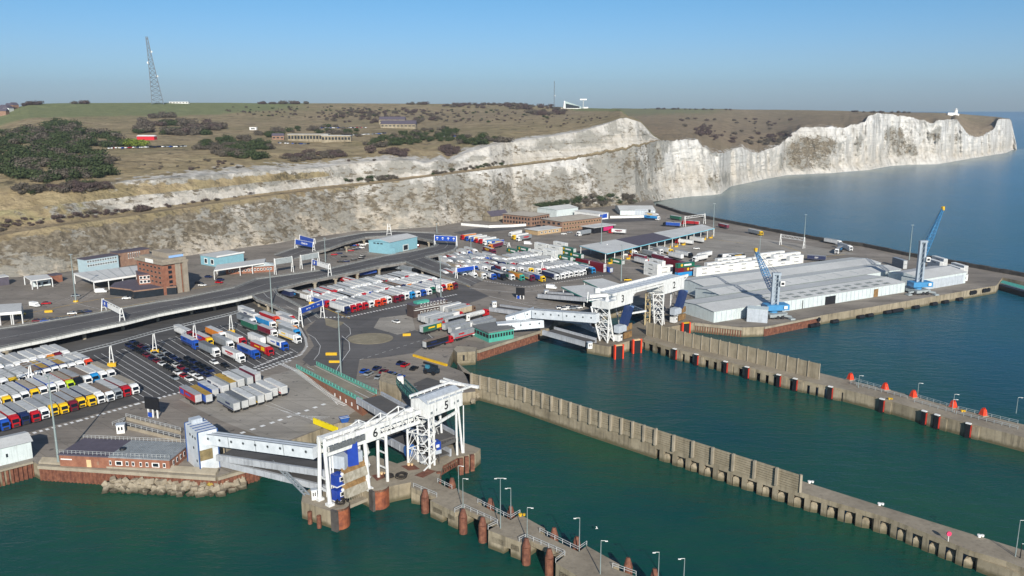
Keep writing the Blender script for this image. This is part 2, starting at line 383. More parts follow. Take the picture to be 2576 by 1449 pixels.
ucov = [lambda u: (.1, .6, 0, .5), lambda u: (interp(UPC, u)*.9, interp([(-120, .82), (120, .6), (300, .6), (420, .3), (600, .15), (1662, .22)], u), 0, 0),
        lambda u: (interp(UPC, u)*.72, interp([(-120, .7), (330, .65), (450, .5), (1662, .3)], u), .35, 0),
        lambda u: (0, 0, 0.1, interp([(-120, 0), (900, .05), (1300, .1)], u)), lambda u: (0, 0, .2, interp([(-120, .1), (700, .3), (1300, .15)], u)),
        lambda u: (0, 0, interp([(-120, .1), (500, .0), (1600, .1)], u), interp([(-120, 0), (700, .2), (1300, .5), (1662, .3)], u)),
        lambda u: (0, 0, interp([(-120, 1), (500, 1), (700, .5), (900, .35), (1400, .1), (1480, .9)], u), .1), lambda u: (0, 0, interp([(-120, 1), (600, 1), (800, .4), (1400, .4), (1480, 1)], u), 0), lambda u: (0, 0, .3, 0)]
us2 = [-120+3.0*i for i in range(int(1782/3)+1)]
hill, XU = sheet('hill', us2, [(ltop, 0), (bench, 2), (ub(.12), 3), (ub(.5), 7), (ub(.56), 3), (utop, 8), (plateau(.25), 16), (plateau(.5), 16), (plateau(.75), 16), (plateau(.9), 12), (plateau(1.0), 12), (behind, 3)],
                 [ucov[0], ucov[0], lambda u: (interp(UPC, u), interp([(-120, .8), (300, .6), (450, .3), (1662, .25)], u), .45, 0), lambda u: (interp(UPC, u), interp([(-120, .75), (300, .55), (450, .62), (900, .55), (1662, .48)], u), .45, 0), lambda u: (interp([(-120, .3), (330, .3), (380, .1), (800, .1), (870, 1)], u), .55, .2, 0), ucov[2], ucov[3], ucov[4], ucov[5], ucov[6], ucov[7], ucov[8]], updisp)
# the far headland beyond the quarry
VF0 = [(1540, 352), (1662, 352)]
VFS = [(1540, 272.5), (1700, 273), (1900, 276), (2057, 277), (2182, 281), (2332, 283.5), (2407, 286), (2507, 294), (2539, 299), (2560, 376)]
def ftop(u):
    if u < 1690: a = ltop(1690); return PD(u, 353.5+(1690-u)*.04, math.hypot(a.x, a.y)+(1690-u)*.3)
    a = ltop(u); return Vector((a.x, a.y, a.z))
def fp(t):
    def f(u):
        a = ftop(u) if u < 1690 else ltop0(u); d2 = math.hypot(a.x, a.y); v2 = proj(a)[1]; vs = min(interp(VFS, u), v2-1.5)
        if u < 2430: ds = sum(ltop0(min(2400, max(1690, u+k))).xy.length for k in range(-120, 121, 20))/13; d2 += (max(ds, d2)-d2)*min(1, t*1.6)
        if 1700 < u < 2400: v_ = sum(proj(ltop0(u+k))[1] for k in range(-60, 61, 20))/7; v2 += (v_-v2)*min(1, t*2.5)
        Dk = d2+interp([(1540, 1500), (1900, 1300), (2180, 650), (2430, 500), (2539, 120)], u)
        return PD(u, v2+(vs-v2)*t, d2*(Dk/d2)**(t**1.5))
    return f
def fback(u):
    a = fp(1.0)(u); k = 1+350/math.hypot(a.x, a.y); return Vector((a.x*k, a.y*k, a.z-70))
def fdisp(p, c, s, u):
    x, y, z = p; e = min(1, s*2, max(0, (3.4-s)))
    return 0, e*(3.2*nz(x, y, 0, .006, 3)+1.1*nz(x, y, 0, .03, 3))*interp([(1540, 1), (2450, .8), (2539, .1)], u)
us3 = [1540+4.0*i for i in range(int(1008/4)+1)]
head, XF = sheet('headland', us3, [(ftop, 0), (fp(.35), 14), (fp(.7), 12), (fp(1.0), 10), (fback, 3)],
                 [lambda u: (interp([(1690, 0), (1712, .5), (2544, .5)], u), .1, 0, .7), lambda u: (0, 0, 0, .75), lambda u: (0, 0, interp([(1540, .4), (2000, .2), (2300, .4)], u), .55), lambda u: (0, 0, interp([(1540, 1), (1750, .7), (1900, .3)], u), .35), lambda u: (0, 0, 0, .5)], fdisp)

# ================================================================== SEA
def seamat():
    m = NT('sea_water')
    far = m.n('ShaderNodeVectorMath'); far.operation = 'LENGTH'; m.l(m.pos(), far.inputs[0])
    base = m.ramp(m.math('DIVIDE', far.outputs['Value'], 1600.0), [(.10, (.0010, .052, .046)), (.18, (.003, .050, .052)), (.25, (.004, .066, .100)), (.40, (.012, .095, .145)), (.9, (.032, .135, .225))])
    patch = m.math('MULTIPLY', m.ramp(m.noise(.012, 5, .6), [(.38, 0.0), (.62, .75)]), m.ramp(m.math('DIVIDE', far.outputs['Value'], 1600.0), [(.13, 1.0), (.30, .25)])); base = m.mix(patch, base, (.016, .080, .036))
    # chalk silt in the shallows under the cliffs
    sh = m.attr('silt'); base = m.mix(m.math('MULTIPLY', sh.outputs['Fac'], m.ramp(m.noise(.01, 5), [(.3, .35), (.6, 1.0)])), base, (.27, .30, .26))
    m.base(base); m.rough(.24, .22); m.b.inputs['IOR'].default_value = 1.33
    w1 = m.noise(1.0, 4, .55, m.mapping((.10, .26, .2), rot=(0, 0, .35))); w2 = m.noise(1.0, 3, .6, m.mapping((.42, .95, 1), rot=(0, 0, .2))); calm = m.noise(.02, 4, .6)
    hh = m.math('ADD', m.math('MULTIPLY', w1, 1.0), m.math('MULTIPLY', w2, .35))
    m.bump(m.math('MULTIPLY', hh, m.math('ADD', .35, m.math('MULTIPLY', calm, 1.1))), .42, 1.0)
    return m.m
def build_sea():
    xs = np.concatenate([np.linspace(-14000, -1500, 8), np.linspace(-1400, 1800, 130), np.linspace(1900, 14000, 10)])
    ys = np.concatenate([[-600], np.linspace(60, 2500, 120), np.geomspace(2600, 20000, 16)])
    foots = np.array([[*foot(u)][:2] for u in range(1640, 2560, 12)])
    XX, YY = np.meshgrid(xs, ys); n = XX.size
    d = np.sqrt(((XX.reshape(-1, 1)-foots[:, 0])**2+(YY.reshape(-1, 1)-foots[:, 1])**2)).min(1)
    silt = np.clip(np.exp(-(d/60.0))*.9, 0, 1)
    me = bpy.data.meshes.new('sea'); co = np.stack([XX.ravel(), YY.ravel(), np.zeros(n)], 1); idx = np.arange(n).reshape(XX.shape)
    f = np.stack([idx[:-1, :-1], idx[:-1, 1:], idx[1:, 1:], idx[1:, :-1]], -1).reshape(-1, 4)
    me.from_pydata(co.tolist(), [], f.tolist()); a = me.attributes.new('silt', 'FLOAT', 'POINT'); a.data.foreach_set('value', silt)
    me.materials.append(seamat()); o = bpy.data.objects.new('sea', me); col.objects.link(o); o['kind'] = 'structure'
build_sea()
# ================================================================== PORT GROUND
def PP(pts, z=D): return [P(u, v, z) for u, v in pts]
def asphalt(name, c1, c2, patch=None):
    m = NT(name); a = m.noise(.03, 6, .65); b = m.noise(.6, 5, .6); st = m.noise(1.0, 5, .6, m.mapping((.02, .16, 1), rot=(0, 0, .75)))
    c = m.ramp(a, [(.3, c1), (.7, c2)]); c = m.mix(m.math('MULTIPLY', m.ramp(st, [(.5, 0.0), (.68, 1.0)]), .5), c, tuple(x*.55 for x in lin(c1)))
    c = m.mix(m.math('MULTIPLY', b, .3), c, tuple(x*.5 for x in lin(c1)))
    if patch:
        br = m.n('ShaderNodeTexBrick'); br.inputs['Scale'].default_value = .035; br.inputs['Mortar Size'].default_value = .004; br.inputs['Color1'].default_value = (1, 1, 1, 1); br.inputs['Color2'].default_value = (.55, .55, .55, 1); br.inputs['Mortar'].default_value = (.3, .3, .3, 1); br.inputs['Bias'].default_value = -.3
        m.l(m.mapping((1, 1, 1), rot=(0, 0, .72)), br.inputs['Vector']); c = m.mix(patch, c, br.outputs[0], 'MULTIPLY')
    vo = m.n('ShaderNodeTexVoronoi'); vo.inputs['Scale'].default_value = .045; m.l(m.mapping((1, .45, 1), rot=(0, 0, .75)), vo.inputs['Vector']); sp = m.n('ShaderNodeSeparateColor'); m.l(vo.outputs['Color'], sp.inputs[0]); c = m.mix(m.ramp(sp.outputs[0], [(.0, .35), (.45, .0), (.8, 0.0)]), c, tuple(x*.6 for x in lin(c1)))
    tk = m.noise(1.0, 3, .6, m.mapping((.012, .75, 1), rot=(0, 0, .82)), dist=.3); c = m.mix(m.ramp(tk, [(.56, 0.0), (.62, .35), (.68, 0.0)]), c, tuple(x*.5 for x in lin(c1)))
    sps = m.noise(.35, 2, .5); c = m.mix(m.ramp(sps, [(.68, 0.0), (.72, .6)]), c, (.04, .04, .042))
    m.base(c); m.rough(.9, .25); m.bump(b, .2, .05); return m.m
M_DECK = asphalt('port_surface', (.20, .178, .15), (.345, .305, .26), .4)
M_DARK = asphalt('dark_asphalt', (.075, .073, .072), (.13, .125, .12))
M_ROAD = asphalt('road_asphalt', (.095, .091, .089), (.16, .152, .147))
M_CONC = asphalt('yard_concrete', (.29, .27, .235), (.43, .395, .345), .35)
M_DIRT = asphalt('stained_concrete', (.17, .145, .11), (.31, .265, .205))
M_QUAY = concrete('quay_concrete', (.21, .175, .115), (.42, .36, .255), .12, .55, low=(.10, .085, .045))
M_LEDGE = concrete('ledge_concrete', (.26, .225, .165), (.41, .36, .275), .2, .2)
M_JDECK = concrete('jetty_deck', (.22, .185, .135), (.38, .33, .25), .10, .25)
def rustmat():
    m = NT('rusty_steel'); f = m.noise(.9, 6, .65); st = m.noise(1, 4, .6, m.mapping((1.2, 1.2, .15)))
    c = m.ramp(f, [(.3, (.075, .026, .016)), (.5, (.17, .062, .034)), (.72, (.28, .12, .065))]); c = m.mix(m.math('MULTIPLY', st, .35), c, (.05, .02, .015)); m.base(c); m.rough(.8); m.bump(f, .3, .1); return m.m
M_RUST = rustmat()
M_WHITE = paint('e8e8e4', .5, .10, .5); M_YEL = paint('d8ac1c', .5, .15); M_BLACK = paint('15161a', .6, .2)
M_RAIL = paint('9aa4a6', .4, .1); M_GREYP = paint('b9bcbb', .5, .12)
LAND = [(-260, 1252), (0, 1184), (82, 1161), (96, 1168), (545, 1198), (650, 1168), (700, 1120), (800, 1082), (850, 1064), (925, 1064), (1010, 1036), (1090, 1005), (1150, 990), (1196, 985), (1190, 945), (1124, 920), (1131, 900), (1141, 882), (1196, 882), (1288, 853), (1358, 831), (1380, 826), (1402, 800), (1470, 790), (1560, 775), (1650, 772), (1725, 790), (1743, 811), (1870, 824), (1920, 822), (2062, 794), (2282, 757), (2507, 718), (2522, 698), (2576, 709), (2710, 735), (2710, 720), (2576, 697), (2432, 671), (2282, 644), (2172, 621), (2072, 608), (1932, 581), (1800, 555), (1713, 539), (1650, 518), (1640, 503), (1400, 522), (1230, 545), (1100, 566), (981, 571), (831, 584), (689, 604), (520, 625), (300, 650), (0, 685), (-260, 712)]
mb = MB(); mb.prism([p.xy for p in PP(LAND)], -3, D, M_DECK, M_QUAY); o = mb.build('quay_ground'); tag(o, kind='structure')
# cope stones along the water's edge (a lighter band)
def edge_strip(pts, wd, z0, z1, m, side=1):
    """a strip of width wd along a polyline of places"""
    n = len(pts); L = []; Rr = []
    for i in range(n):
        a = pts[max(i-1, 0)]; b = pts[min(i+1, n-1)]; t = Vector((b[0]-a[0], b[1]-a[1], 0)).normalized(); nn = Vector((-t.y, t.x, 0))*side
        L.append(Vector((pts[i][0], pts[i][1], 0))); Rr.append(L[-1]+nn*wd)
    mb = MB()
    for i in range(n-1): mb.prism([L[i].xy, L[i+1].xy, Rr[i+1].xy, Rr[i].xy], z0, z1, m)
    return mb
def flat(name, pts, m, lift, kind='structure', z=D):
    mb = MB(); mb.prism([p.xy for p in PP(pts, z)], z+lift-.003, z+lift, m); o = mb.build(name); tag(o, kind=kind); return o
flat('car_park_surface', [(-60, 985), (-60, 905), (60, 868), (420, 803), (632, 760), (700, 800), (760, 822), (775, 848), (762, 880), (730, 905), (560, 965), (345, 1012), (0, 1108), (-60, 1125)], M_DARK, .004)
flat('yard_surface', [(450, 1005), (600, 965), (745, 928), (850, 985), (900, 1030), (850, 1062), (800, 1080), (700, 1116), (560, 1060)], M_CONC, .012)
flat('stained_yard', [(700, 1040), (850, 985), (940, 1050), (850, 1062), (790, 1082), (700, 1118), (600, 1090)], M_DIRT, .008)
flat('slip_road', [(770, 830), (800, 800), (850, 800), (880, 850), (905, 900), (895, 960), (870, 990), (760, 905), (790, 870)], M_ROAD, .008)
flat('roundabout_road', [(800, 800), (1060, 735), (1180, 722), (1230, 745), (1160, 770), (1040, 800), (990, 812), (1100, 850), (1040, 888), (960, 900), (880, 905), (840, 850)], M_ROAD, .012)
flat('pale_yard', [(955, 800), (1035, 790), (1045, 830), (1000, 842), (940, 825)], M_CONC, .016)
flat('lane_area', [(700, 735), (1030, 664), (1180, 722), (880, 800), (800, 800)], M_ROAD, .020); flat('lane_area', [(1120, 645), (1240, 640), (1500, 650), (1540, 690), (1300, 722), (1200, 695)], M_ROAD, .022)
flat('inspection_road', [(1160, 590), (1420, 565), (1650, 555), (1640, 545), (1230, 568), (1140, 585)], M_ROAD, .024)
flat('outer_yard', [(1500, 640), (1660, 600), (1780, 580), (2000, 612), (2160, 640), (1900, 645), (1720, 660), (1620, 665)], M_CONC, .028)
# grass and shingle islands
mb = MB(); c = P(932, 852); ring = []
for k in range(28):
    t = 2*math.pi*k/28; ring.append((c.x+9.6*math.cos(t), c.y+8.6*math.sin(t)))
mb.prism(ring, D, D+.16, concrete('island_gravel', (.20, .17, .11), (.33, .29, .20), .3, 0)); tag(mb.build('roundabout_island'), kind='structure')
for pts in ([(817, 800), (866, 812), (846, 826), (820, 818)], [(620, 745), (640, 752), (700, 795), (690, 800)]):
    mb = MB(); mb.prism([p.xy for p in PP(pts)], D, D+.15, concrete('island_gravel', (.20, .17, .11), (.33, .29, .20), .3, 0)); tag(mb.build('traffic_island'), kind='structure')
# ---------------------------------------------------------------- painted markings
lines = MB(); yel = MB(); LZ = D+.05
def line(a, b, wd=.16, dash=None, m=lines, z=LZ):
    a, b = (P(*a, z), P(*b, z)); d = b-a; L = d.length; d /= L; n = Vector((-d.y, d.x, 0))*wd/2; s = 0
    st, gp = dash or (L, 0)
    while s < L-.05:
        e = min(L, s+st); p, q = a+d*s, a+d*e; m.quad(p-n, q-n, q+n, p+n); s = e+gp
def pline(pts, **k):
    for a, b in zip(pts, pts[1:]): line(a, b, **k)
for i in range(24):      # lane lines of the vehicle park, running toward lower right
    ua, ub_ = 180+i*18.7, 350+i*17.4; line((ua, interp([(180, 905), (300, 880), (610, 806)], ua)), (ub_, interp([(345, 1012), (560, 955), (757, 890)], ub_)-4), .17)
for i in range(12):
    t = i/11; line((305+t*330, 878-t*78), (322+t*330, 884-t*78), .15)
for pts in ([(0, 1112), (200, 1058), (345, 1016), (560, 958), (700, 912), (757, 892)], [(770, 800), (876, 797), (1000, 771), (1150, 740)]):
    pline(pts, wd=1.5, dash=(.9, .9))
pline([(757, 892), (772, 872), (768, 850), (752, 822)], wd=1.0, dash=(.9, .9))
pline([(605, 1090), (700, 1058), (820, 1015)], wd=1.3, dash=(1.5, 2.0)); pline([(640, 925), (735, 885)], wd=1.4, dash=(.9, .9)); pline([(700, 912), (745, 932), (850, 1010), (870, 1020)], wd=1.8, dash=(.7, .7))
pline([(560, 970), (640, 940), (735, 905)], wd=1.2, dash=(.9, .9))
pline([(775, 840), (792, 850), (806, 870), (802, 890), (790, 905)]); pline([(860, 845), (878, 860), (880, 880), (862, 905), (850, 925), (840, 945)], wd=.2)
pline([(860, 810), (880, 825), (882, 840), (870, 850)]); pline([(1060, 825), (1110, 870)], wd=.2)
pline([(745, 925), (790, 960), (850, 1018)], wd=.3); pline([(905, 905), (1080, 850)], wd=.16, dash=(2, 2)); pline([(180, 760), (300, 790)], wd=.15)
for i in range(8): line((905+i*17, 945+i*5.2), (930+i*17, 935+i*5.2), .14)
for i in range(9): line((820+i*13, 700-i*0.8), (832+i*13, 712-i*.8), .14)
for i in range(14): line((805+i*14, 650-i*2.3), (818+i*14, 655-i*2.3), .12)
for i in range(12): line((1500+i*22, 618-i*4), (1520+i*22, 628-i*4), .14)
for i in range(6): line((700+i*6, 1030+i*3), (800+i*6, 1058-i*2), .12)
for i in range(4): pline([(60+i*40, 770-i*5), (200+i*30, 745-i*4)], dash=(2, 3)); 
for i in range(5): pline([(560+i*30, 985-i*8), (800-i*10, 1060-i*2)], wd=.12) if i < 2 else None
pline([(1180, 725), (1290, 735), (1500, 725)], wd=.25); pline([(1120, 690), (1250, 712), (1330, 722), (1520, 692)], wd=.8, dash=(.8, 1))
pline([(1230, 745), (1360, 775), (1490, 780)], wd=.2); pline([(1300, 760), (1470, 770)], wd=.2, dash=(2, 2))
for pts in ([(1100, 688), (1160, 712), (1182, 722)], [(766, 742), (800, 768), (880, 801)], [(0, 800), (60, 790), (250, 752), (380, 742)], [(40, 812), (280, 778), (390, 757)], [(1640, 583), (1870, 612)], [(1960, 615), (2020, 635)], [(1885, 640), (2040, 650), (2125, 640)], [(410, 735), (480, 727), (560, 715)]):
    pline(pts, wd=.35, m=yel)
tag(lines.build('road_markings', M_WHITE), kind='structure'); tag(yel.build('yellow_markings', M_YEL), kind='structure')

# ================================================================== SHEET PILING, QUAY WALLS, SEA WALLS
def sheet_pile(a, b, z0, z1, label, pitch=1.1, amp=.42, cap=.0, capz=.5, group='rusty sheet pile walls'):
    """corrugated steel piling between two places, with a capping beam"""
    a, b = Vector(a), Vector(b); a.z = b.z = 0; d = b-a; L = d.length; d /= L; n = Vector((-d.y, d.x, 0))
    if n.dot(Vector((a.x, a.y, 0))) > 0: n = -n                 # faces the camera side (water)
    if n.dot(-(a+b)/2) < 0: n = -n
    e = empty('sheet_pile_wall', (0, 0, 0), 0, label, 'wall', group); mb = MB(); k = int(L/pitch); prof = []
    for i in range(k+1):
        s = i*L/k
        for f, q in ((0, 0), (.18, 1), (.5, 1), (.68, 0)):
            if i < k or f == 0: prof.append(a+d*(s+f*L/k)+n*(.12+amp*q))
    vs = [(p.x, p.y, z0) for p in prof]+[(p.x, p.y, z1) for p in prof]; m = len(prof)
    mb.add(vs, [(i, i+1, m+i+1, m+i) for i in range(m-1)]); mb.build('piling', M_RUST, e)
    cb = MB(); p, q = a+n*(.1+amp/2), b+n*(.1+amp/2); cb.box(((p.x+q.x)/2, (p.y+q.y)/2, z1+capz/2), (L, amp+.7, capz), math.atan2(d.y, d.x)); cb.build('capping_beam', M_LEDGE, e)
    return e
sheet_pile(P(-200, 1235), P(82, 1161.7), -2, 4.3, 'tall rusty sheet pile wall below the white quayside building')
sheet_pile(P(98, 1169), P(545, 1199), -2, 3.6, 'long rusty sheet pile wall in front of the low brick building', amp=.3, capz=.9)
sheet_pile(P(546, 1199), P(650, 1169), -2, 3.6, 'short rusty sheet pile wall turning up toward the twin ramps', amp=.3, capz=.9)
sheet_pile(P(1200, 881), P(1358, 831), -2, 3.4, 'rusty sheet pile wall below the green control building', amp=.3, capz=1.1)
sheet_pile(P(1748, 811), P(1868, 823.5), -2, 3.2, 'brown sheet pile wall at the near corner of the warehouse quay', amp=.3, capz=1.25)
sheet_pile(P(1922, 822), P(2062, 794), -2, 3.6, 'brown sheet pile wall along the near part of the warehouse quay', amp=.25, capz=.9)
# sloping concrete parapet in front of the brick building
mb = MB(); a, b = P(98, 1166), P(543, 1196); d = (b-a).normalized(); n = Vector((-d.y, d.x, 0)); n = n if n.y > 0 else -n
mb.prism([(a-n*.1).xy, (b-n*.1).xy, (b+n*1.6).xy, (a+n*1.6).xy], D+.01, [D+.5, D+.5, D+1.3, D+1.3], M_LEDGE); 
tag(mb.build('sea_wall'), 'long buff concrete parapet on the quay edge before the brick building', 'wall')
# bastion beside the green building
mb = MB(); pts = [P(1141, 884), P(1150, 893), P(1196, 890), P(1200, 880), P(1150, 876)]
mb.prism([p.xy for p in pts], -2, D+1.0, M_LEDGE, M_QUAY)
for i in range(7):
    q = pts[1].lerp(pts[2], .1+i*.13); mb.box((q.x, q.y-.15, D-1.3), (.7, .6, 2.2), m=M_BLACK if i in (2,) else M_QUAY)
tag(mb.build('bastion'), 'squat concrete bastion on the quay corner left of the rusty piling', 'bastion')
# breakwater: dark rocky outer slope with parapet
OUT = [(1650, 518), (1713, 539), (1800, 555), (1932, 581), (2072, 608), (2172, 621), (2282, 644), (2432, 671), (2576, 697), (2710, 720)]
mb = MB(); pts = PP(OUT); M_BRK = concrete('breakwater_stone', (.035, .032, .028), (.10, .09, .075), .3, .3)
for a, b in zip(pts, pts[1:]):
    d = (b-a).normalized(); n = Vector((-d.y, d.x, 0)); n = n if n.y > 0 else -n; k = max(2, int((b-a).length/7))
    for i in range(k):
        p, q = a.lerp(b, i/k), a.lerp(b, (i+.97)/k); h = rnd.uniform(2.1, 2.5); mb.prism([p.xy, q.xy, (q+n*2.2).xy, (p+n*2.2).xy], D-.5, D+h, M_BRK)
        for j in range(3):
            c = p.lerp(q, rnd.random())+n*rnd.uniform(3, 8); M = Matrix.Rotation(rnd.uniform(0, 6), 4, 'Z') @ Matrix.Rotation(rnd.uniform(-.5, .5), 4, 'X'); mb.box((c.x, c.y, rnd.uniform(0, 2.5)), (rnd.uniform(3, 6), rnd.uniform(2, 4), 3), m=M_BRK, M=M)
tag(mb.build('breakwater'), 'long dark stone breakwater along the outer edge of the port', 'breakwater')
# ---------------------------------------------------------------- posts and wall panels of the two berth walls
def panel_wall(pts, zt, name, label, post_w, nper, post_out, boards=True, z0=D, solid_=False):
    e = empty(name, (0, 0, 0), 0, label, 'wall')
    tot = [0]; 
    for a, b in zip(pts, pts[1:]): tot.append(tot[-1]+(b-a).length)
    L = tot[-1]; n = int(L/nper)
    def at(s):
        for i in range(len(pts)-1):
            if s <= tot[i+1]+1e-6: return pts[i].lerp(pts[i+1], (s-tot[i])/(tot[i+1]-tot[i]))
        return pts[-1]
    for i in range(n):
        a, b = at(L*i/n), at(L*(i+1)/n); d = (b-a).normalized(); nn = Vector((-d.y, d.x, 0)); nn = -nn if nn.y > 0 else nn
        mb = MB(); zz = zt+rnd.uniform(-.06, .06); sol = solid_
        if boards:
            k = 7; h = (zz-z0)
            for j in range(k):
                if j < 2 and not sol: continue
                mb.box(((a.x+b.x)/2, (a.y+b.y)/2, z0+h*(j+.5)/k), ((b-a).length-.5, .22, h/k-.14), math.atan2(d.y, d.x))
            if not sol: mb.box(((a.x+b.x)/2+nn.x*.1, (a.y+b.y)/2+nn.y*.1, z0+h*.14), ((b-a).length-.4, .35, h*.28), math.atan2(d.y, d.x))
            mb.box(((a.x+b.x)/2-nn.x*.2, (a.y+b.y)/2-nn.y*.2, z0+h/2), ((b-a).length-.3, .14, h-.1), math.atan2(d.y, d.x))
        else: mb.box(((a.x+b.x)/2, (a.y+b.y)/2, (z0+zz)/2), ((b-a).length-.14, .4, zz-z0), math.atan2(d.y, d.x))
        mb.build('wall_panel', M_WALL, e)
        p = MB(); p.box((a.x+nn.x*post_out, a.y+nn.y*post_out, (z0+zt)/2+.1), (post_w, .8, zt-z0+.3), math.atan2(d.y, d.x))
        p.build('post', M_LEDGE, e)
    p = MB(); a = pts[-1]; p.box((a.x, a.y, (z0+zt)/2+.1), (post_w, .7, zt-z0+.2)); p.build('post', M_LEDGE, e)
    return e
M_WALL = concrete('wall_concrete', (.25, .21, .14), (.38, .325, .23), .35, .35)
# jetty A
A_NEAR = PP([(1188, 972), (1293, 1000), (1470, 1060), (1650, 1118), (2012, 1238), (2232, 1302), (2439, 1384), (2532, 1412), (2700, 1478)])
A_FAR = PP([(1150, 912), (1190, 943), (1500, 1040), (1680, 1100), (2024, 1212), (2214, 1272), (2440, 1342), (2576, 1384), (2740, 1440)])
mb = MB(); mb.prism([p.xy for p in A_NEAR]+[p.xy for p in reversed(A_FAR)], D-1.3, D, M_JDECK, M_QUAY, bottom=True)
def solid(mb, i0, i1, z=-3): mb.prism([p.xy for p in A_NEAR[i0:i1+1]]+[p.xy for p in reversed(A_FAR[i0:i1+1])], z, D-1.31, M_QUAY)
solid(mb, 0, 3); mb.prism([A_NEAR[-2].lerp(A_NEAR[-3], .75).xy, A_NEAR[-1].xy, A_FAR[-1].xy, A_FAR[-3].xy], -3, D-1.31, M_QUAY)
def legs(mb, a, b, fa, fb, n, wd, prot, t0=0, t1=1, cone=True):
    d = (b-a).normalized(); nn = Vector((d.y, -d.x, 0)); nn = nn if nn.y < 0 else -nn
    for i in range(n):
        t = t0+(t1-t0)*(i+.5)/n; p = a.lerp(b, t); q = fa.lerp(fb, t)
        mb.prism([(p-d*wd/2+nn*.12).xy, (p+d*wd/2+nn*.12).xy, (q+d*wd/2).xy, (q-d*wd/2).xy], -3, D-1.0, M_QUAY)
        if cone:   # buttress wedge beside each leg
            r = p+d*(wd*1.05+rnd.uniform(-.15, .15)); zt_ = rnd.uniform(1.7, 2.5); mb.prism([(r-d*wd*.42+nn*.1).xy, (r+d*wd*.55-nn*.5).xy, (r+d*wd*.55-nn*3).xy, (r-d*wd*.42-nn*3).xy], -3, [zt_, zt_-.7, D-1.6, D-1.6], M_QUAY)
NL = [(A_NEAR[3], A_NEAR[4], A_FAR[3], A_FAR[4], 10), (A_NEAR[4], A_NEAR[5], A_FAR[4], A_FAR[5], 5), (A_NEAR[5], A_NEAR[6], A_FAR[5], A_FAR[6], 5)]
for a, b, fa, fb, n in NL: legs(mb, a, b, fa, fb, n, 1.5, 0)
mb.build('jetty'); tag(bpy.data.objects['jetty'], 'long concrete jetty carrying the slatted wall, on legs at its far part', 'jetty')
panel_wall(A_NEAR[:4], 9.3, 'berth_wall', 'left and longer slatted concrete wall with close posts on the middle jetty', .55, 3.9, .45); panel_wall(A_NEAR[3:5], 9.1, 'berth_wall', 'right slatted concrete wall with wider spaced posts on the middle jetty', .6, 5.6, .45, solid_=True)
# jetty B
B_NEAR = PP([(1618, 853), (1700, 878), (1932, 936), (2057, 966), (2122, 979), (2252, 1012), (2397, 1055), (2547, 1093), (2700, 1133)])
B_FAR = PP([(1640, 828), (1720, 850), (1945, 905), (2062, 938), (2122, 953), (2222, 976), (2442, 1036), (2576, 1068), (2700, 1098)])
mb = MB(); mb.prism([p.xy for p in B_NEAR]+[p.xy for p in reversed(B_FAR)], D-1.3, D, M_JDECK, M_QUAY, bottom=True)
mb.prism([p.xy for p in B_NEAR[4:]]+[p.xy for p in reversed(B_FAR[4:])], -3, D-1.31, M_QUAY)
for i in range(3):
    a, b = B_NEAR[i], B_NEAR[i+1]; n = [4, 11, 6][i]; legs(mb, a, b, B_FAR[i], B_FAR[i+1], n, 2.2, 0, cone=False)
legs(mb, B_NEAR[3], B_NEAR[4], B_FAR[3], B_FAR[4], 3, 2.2, 0, cone=False)
tag(mb.build('jetty'), 'far concrete jetty with a plain panel wall and black fenders', 'jetty')
bw = [a.lerp(b, .42) for a, b in zip(B_NEAR[:4], B_FAR[:4])]
panel_wall(bw, 10.2, 'berth_wall', 'plain concrete panel wall along the far jetty', .3, 4.1, .1, boards=False)
# black-faced fenders on jetty B
def fender(p, d, label, h=4.6, wdt=1.25):
    e = empty('berth_fender', (p.x, p.y, 0), math.atan2(d.y, d.x), label, 'fender', 'black fenders along the far jetty')
    b = MB(); b.box((0, -.7, 2.3), (wdt, .9, h)); b.build('rubber_face', M_BLACK, e)
    t = MB(); t.box((0, -.7, 2.3+h/2+.15), (wdt+.3, 1.0, .25)); t.build('white_cap', M_WHITE, e)
    r = MB(); r.box((wdt/2+.2, -.6, 2.3), (.2, .7, h-.8)); r.build('side_strip', M_REDP, e)
    k = MB(); k.box((wdt/2+1.4, .2, 1.6), (2.0, 1.4, 4.6)); k.build('pier_block', M_QUAY, e)
M_REDP = paint('c03a2a', .5, .2); M_ORANGE = paint('e2401c', .5, .1)
FN = [(1700, 886, 'wall foot nearest the twin gantry'), (1758, 900, 'wall foot'), (1833, 918, 'wall foot'), (1885, 930, 'wall foot'), (1962, 947, 'wall foot'), (2004, 956, 'last wall panels'), (2091, 975, 'end of the wall'), (2222, 1004, 'first bare stretch'), (2330, 1034, 'second bare stretch'), (2362, 1045, 'walkway middle'), (2440, 1064, 'right bare stretch')]
_o1 = 'first second third fourth fifth sixth seventh eighth ninth tenth eleventh twelfth thirteenth fourteenth fifteenth sixteenth seventeenth eighteenth nineteenth twentieth'.split()
ORD = _o1+[a+b for a in ('twenty-', 'thirty-', 'forty-', 'fifty-') for b in _o1[:9]+['zeroth']]; ORD = [o.replace('twenty-zeroth', 'thirtieth').replace('thirty-zeroth', 'fortieth').replace('forty-zeroth', 'fiftieth').replace('fifty-zeroth', 'sixtieth') for o in ORD]
for i, (u, v, w_) in enumerate(FN):
    k = max(j for j in range(len(B_NEAR)-1) if proj(B_NEAR[j])[0] <= u); a_, b_ = B_NEAR[k], B_NEAR[k+1]; d = (b_-a_).normalized(); p = a_.lerp(b_, (u-proj(a_)[0])/(proj(b_)[0]-proj(a_)[0]))
    fender(p, d, 'black fender with white cap, %s from the left along the far jetty' % ORD[i])
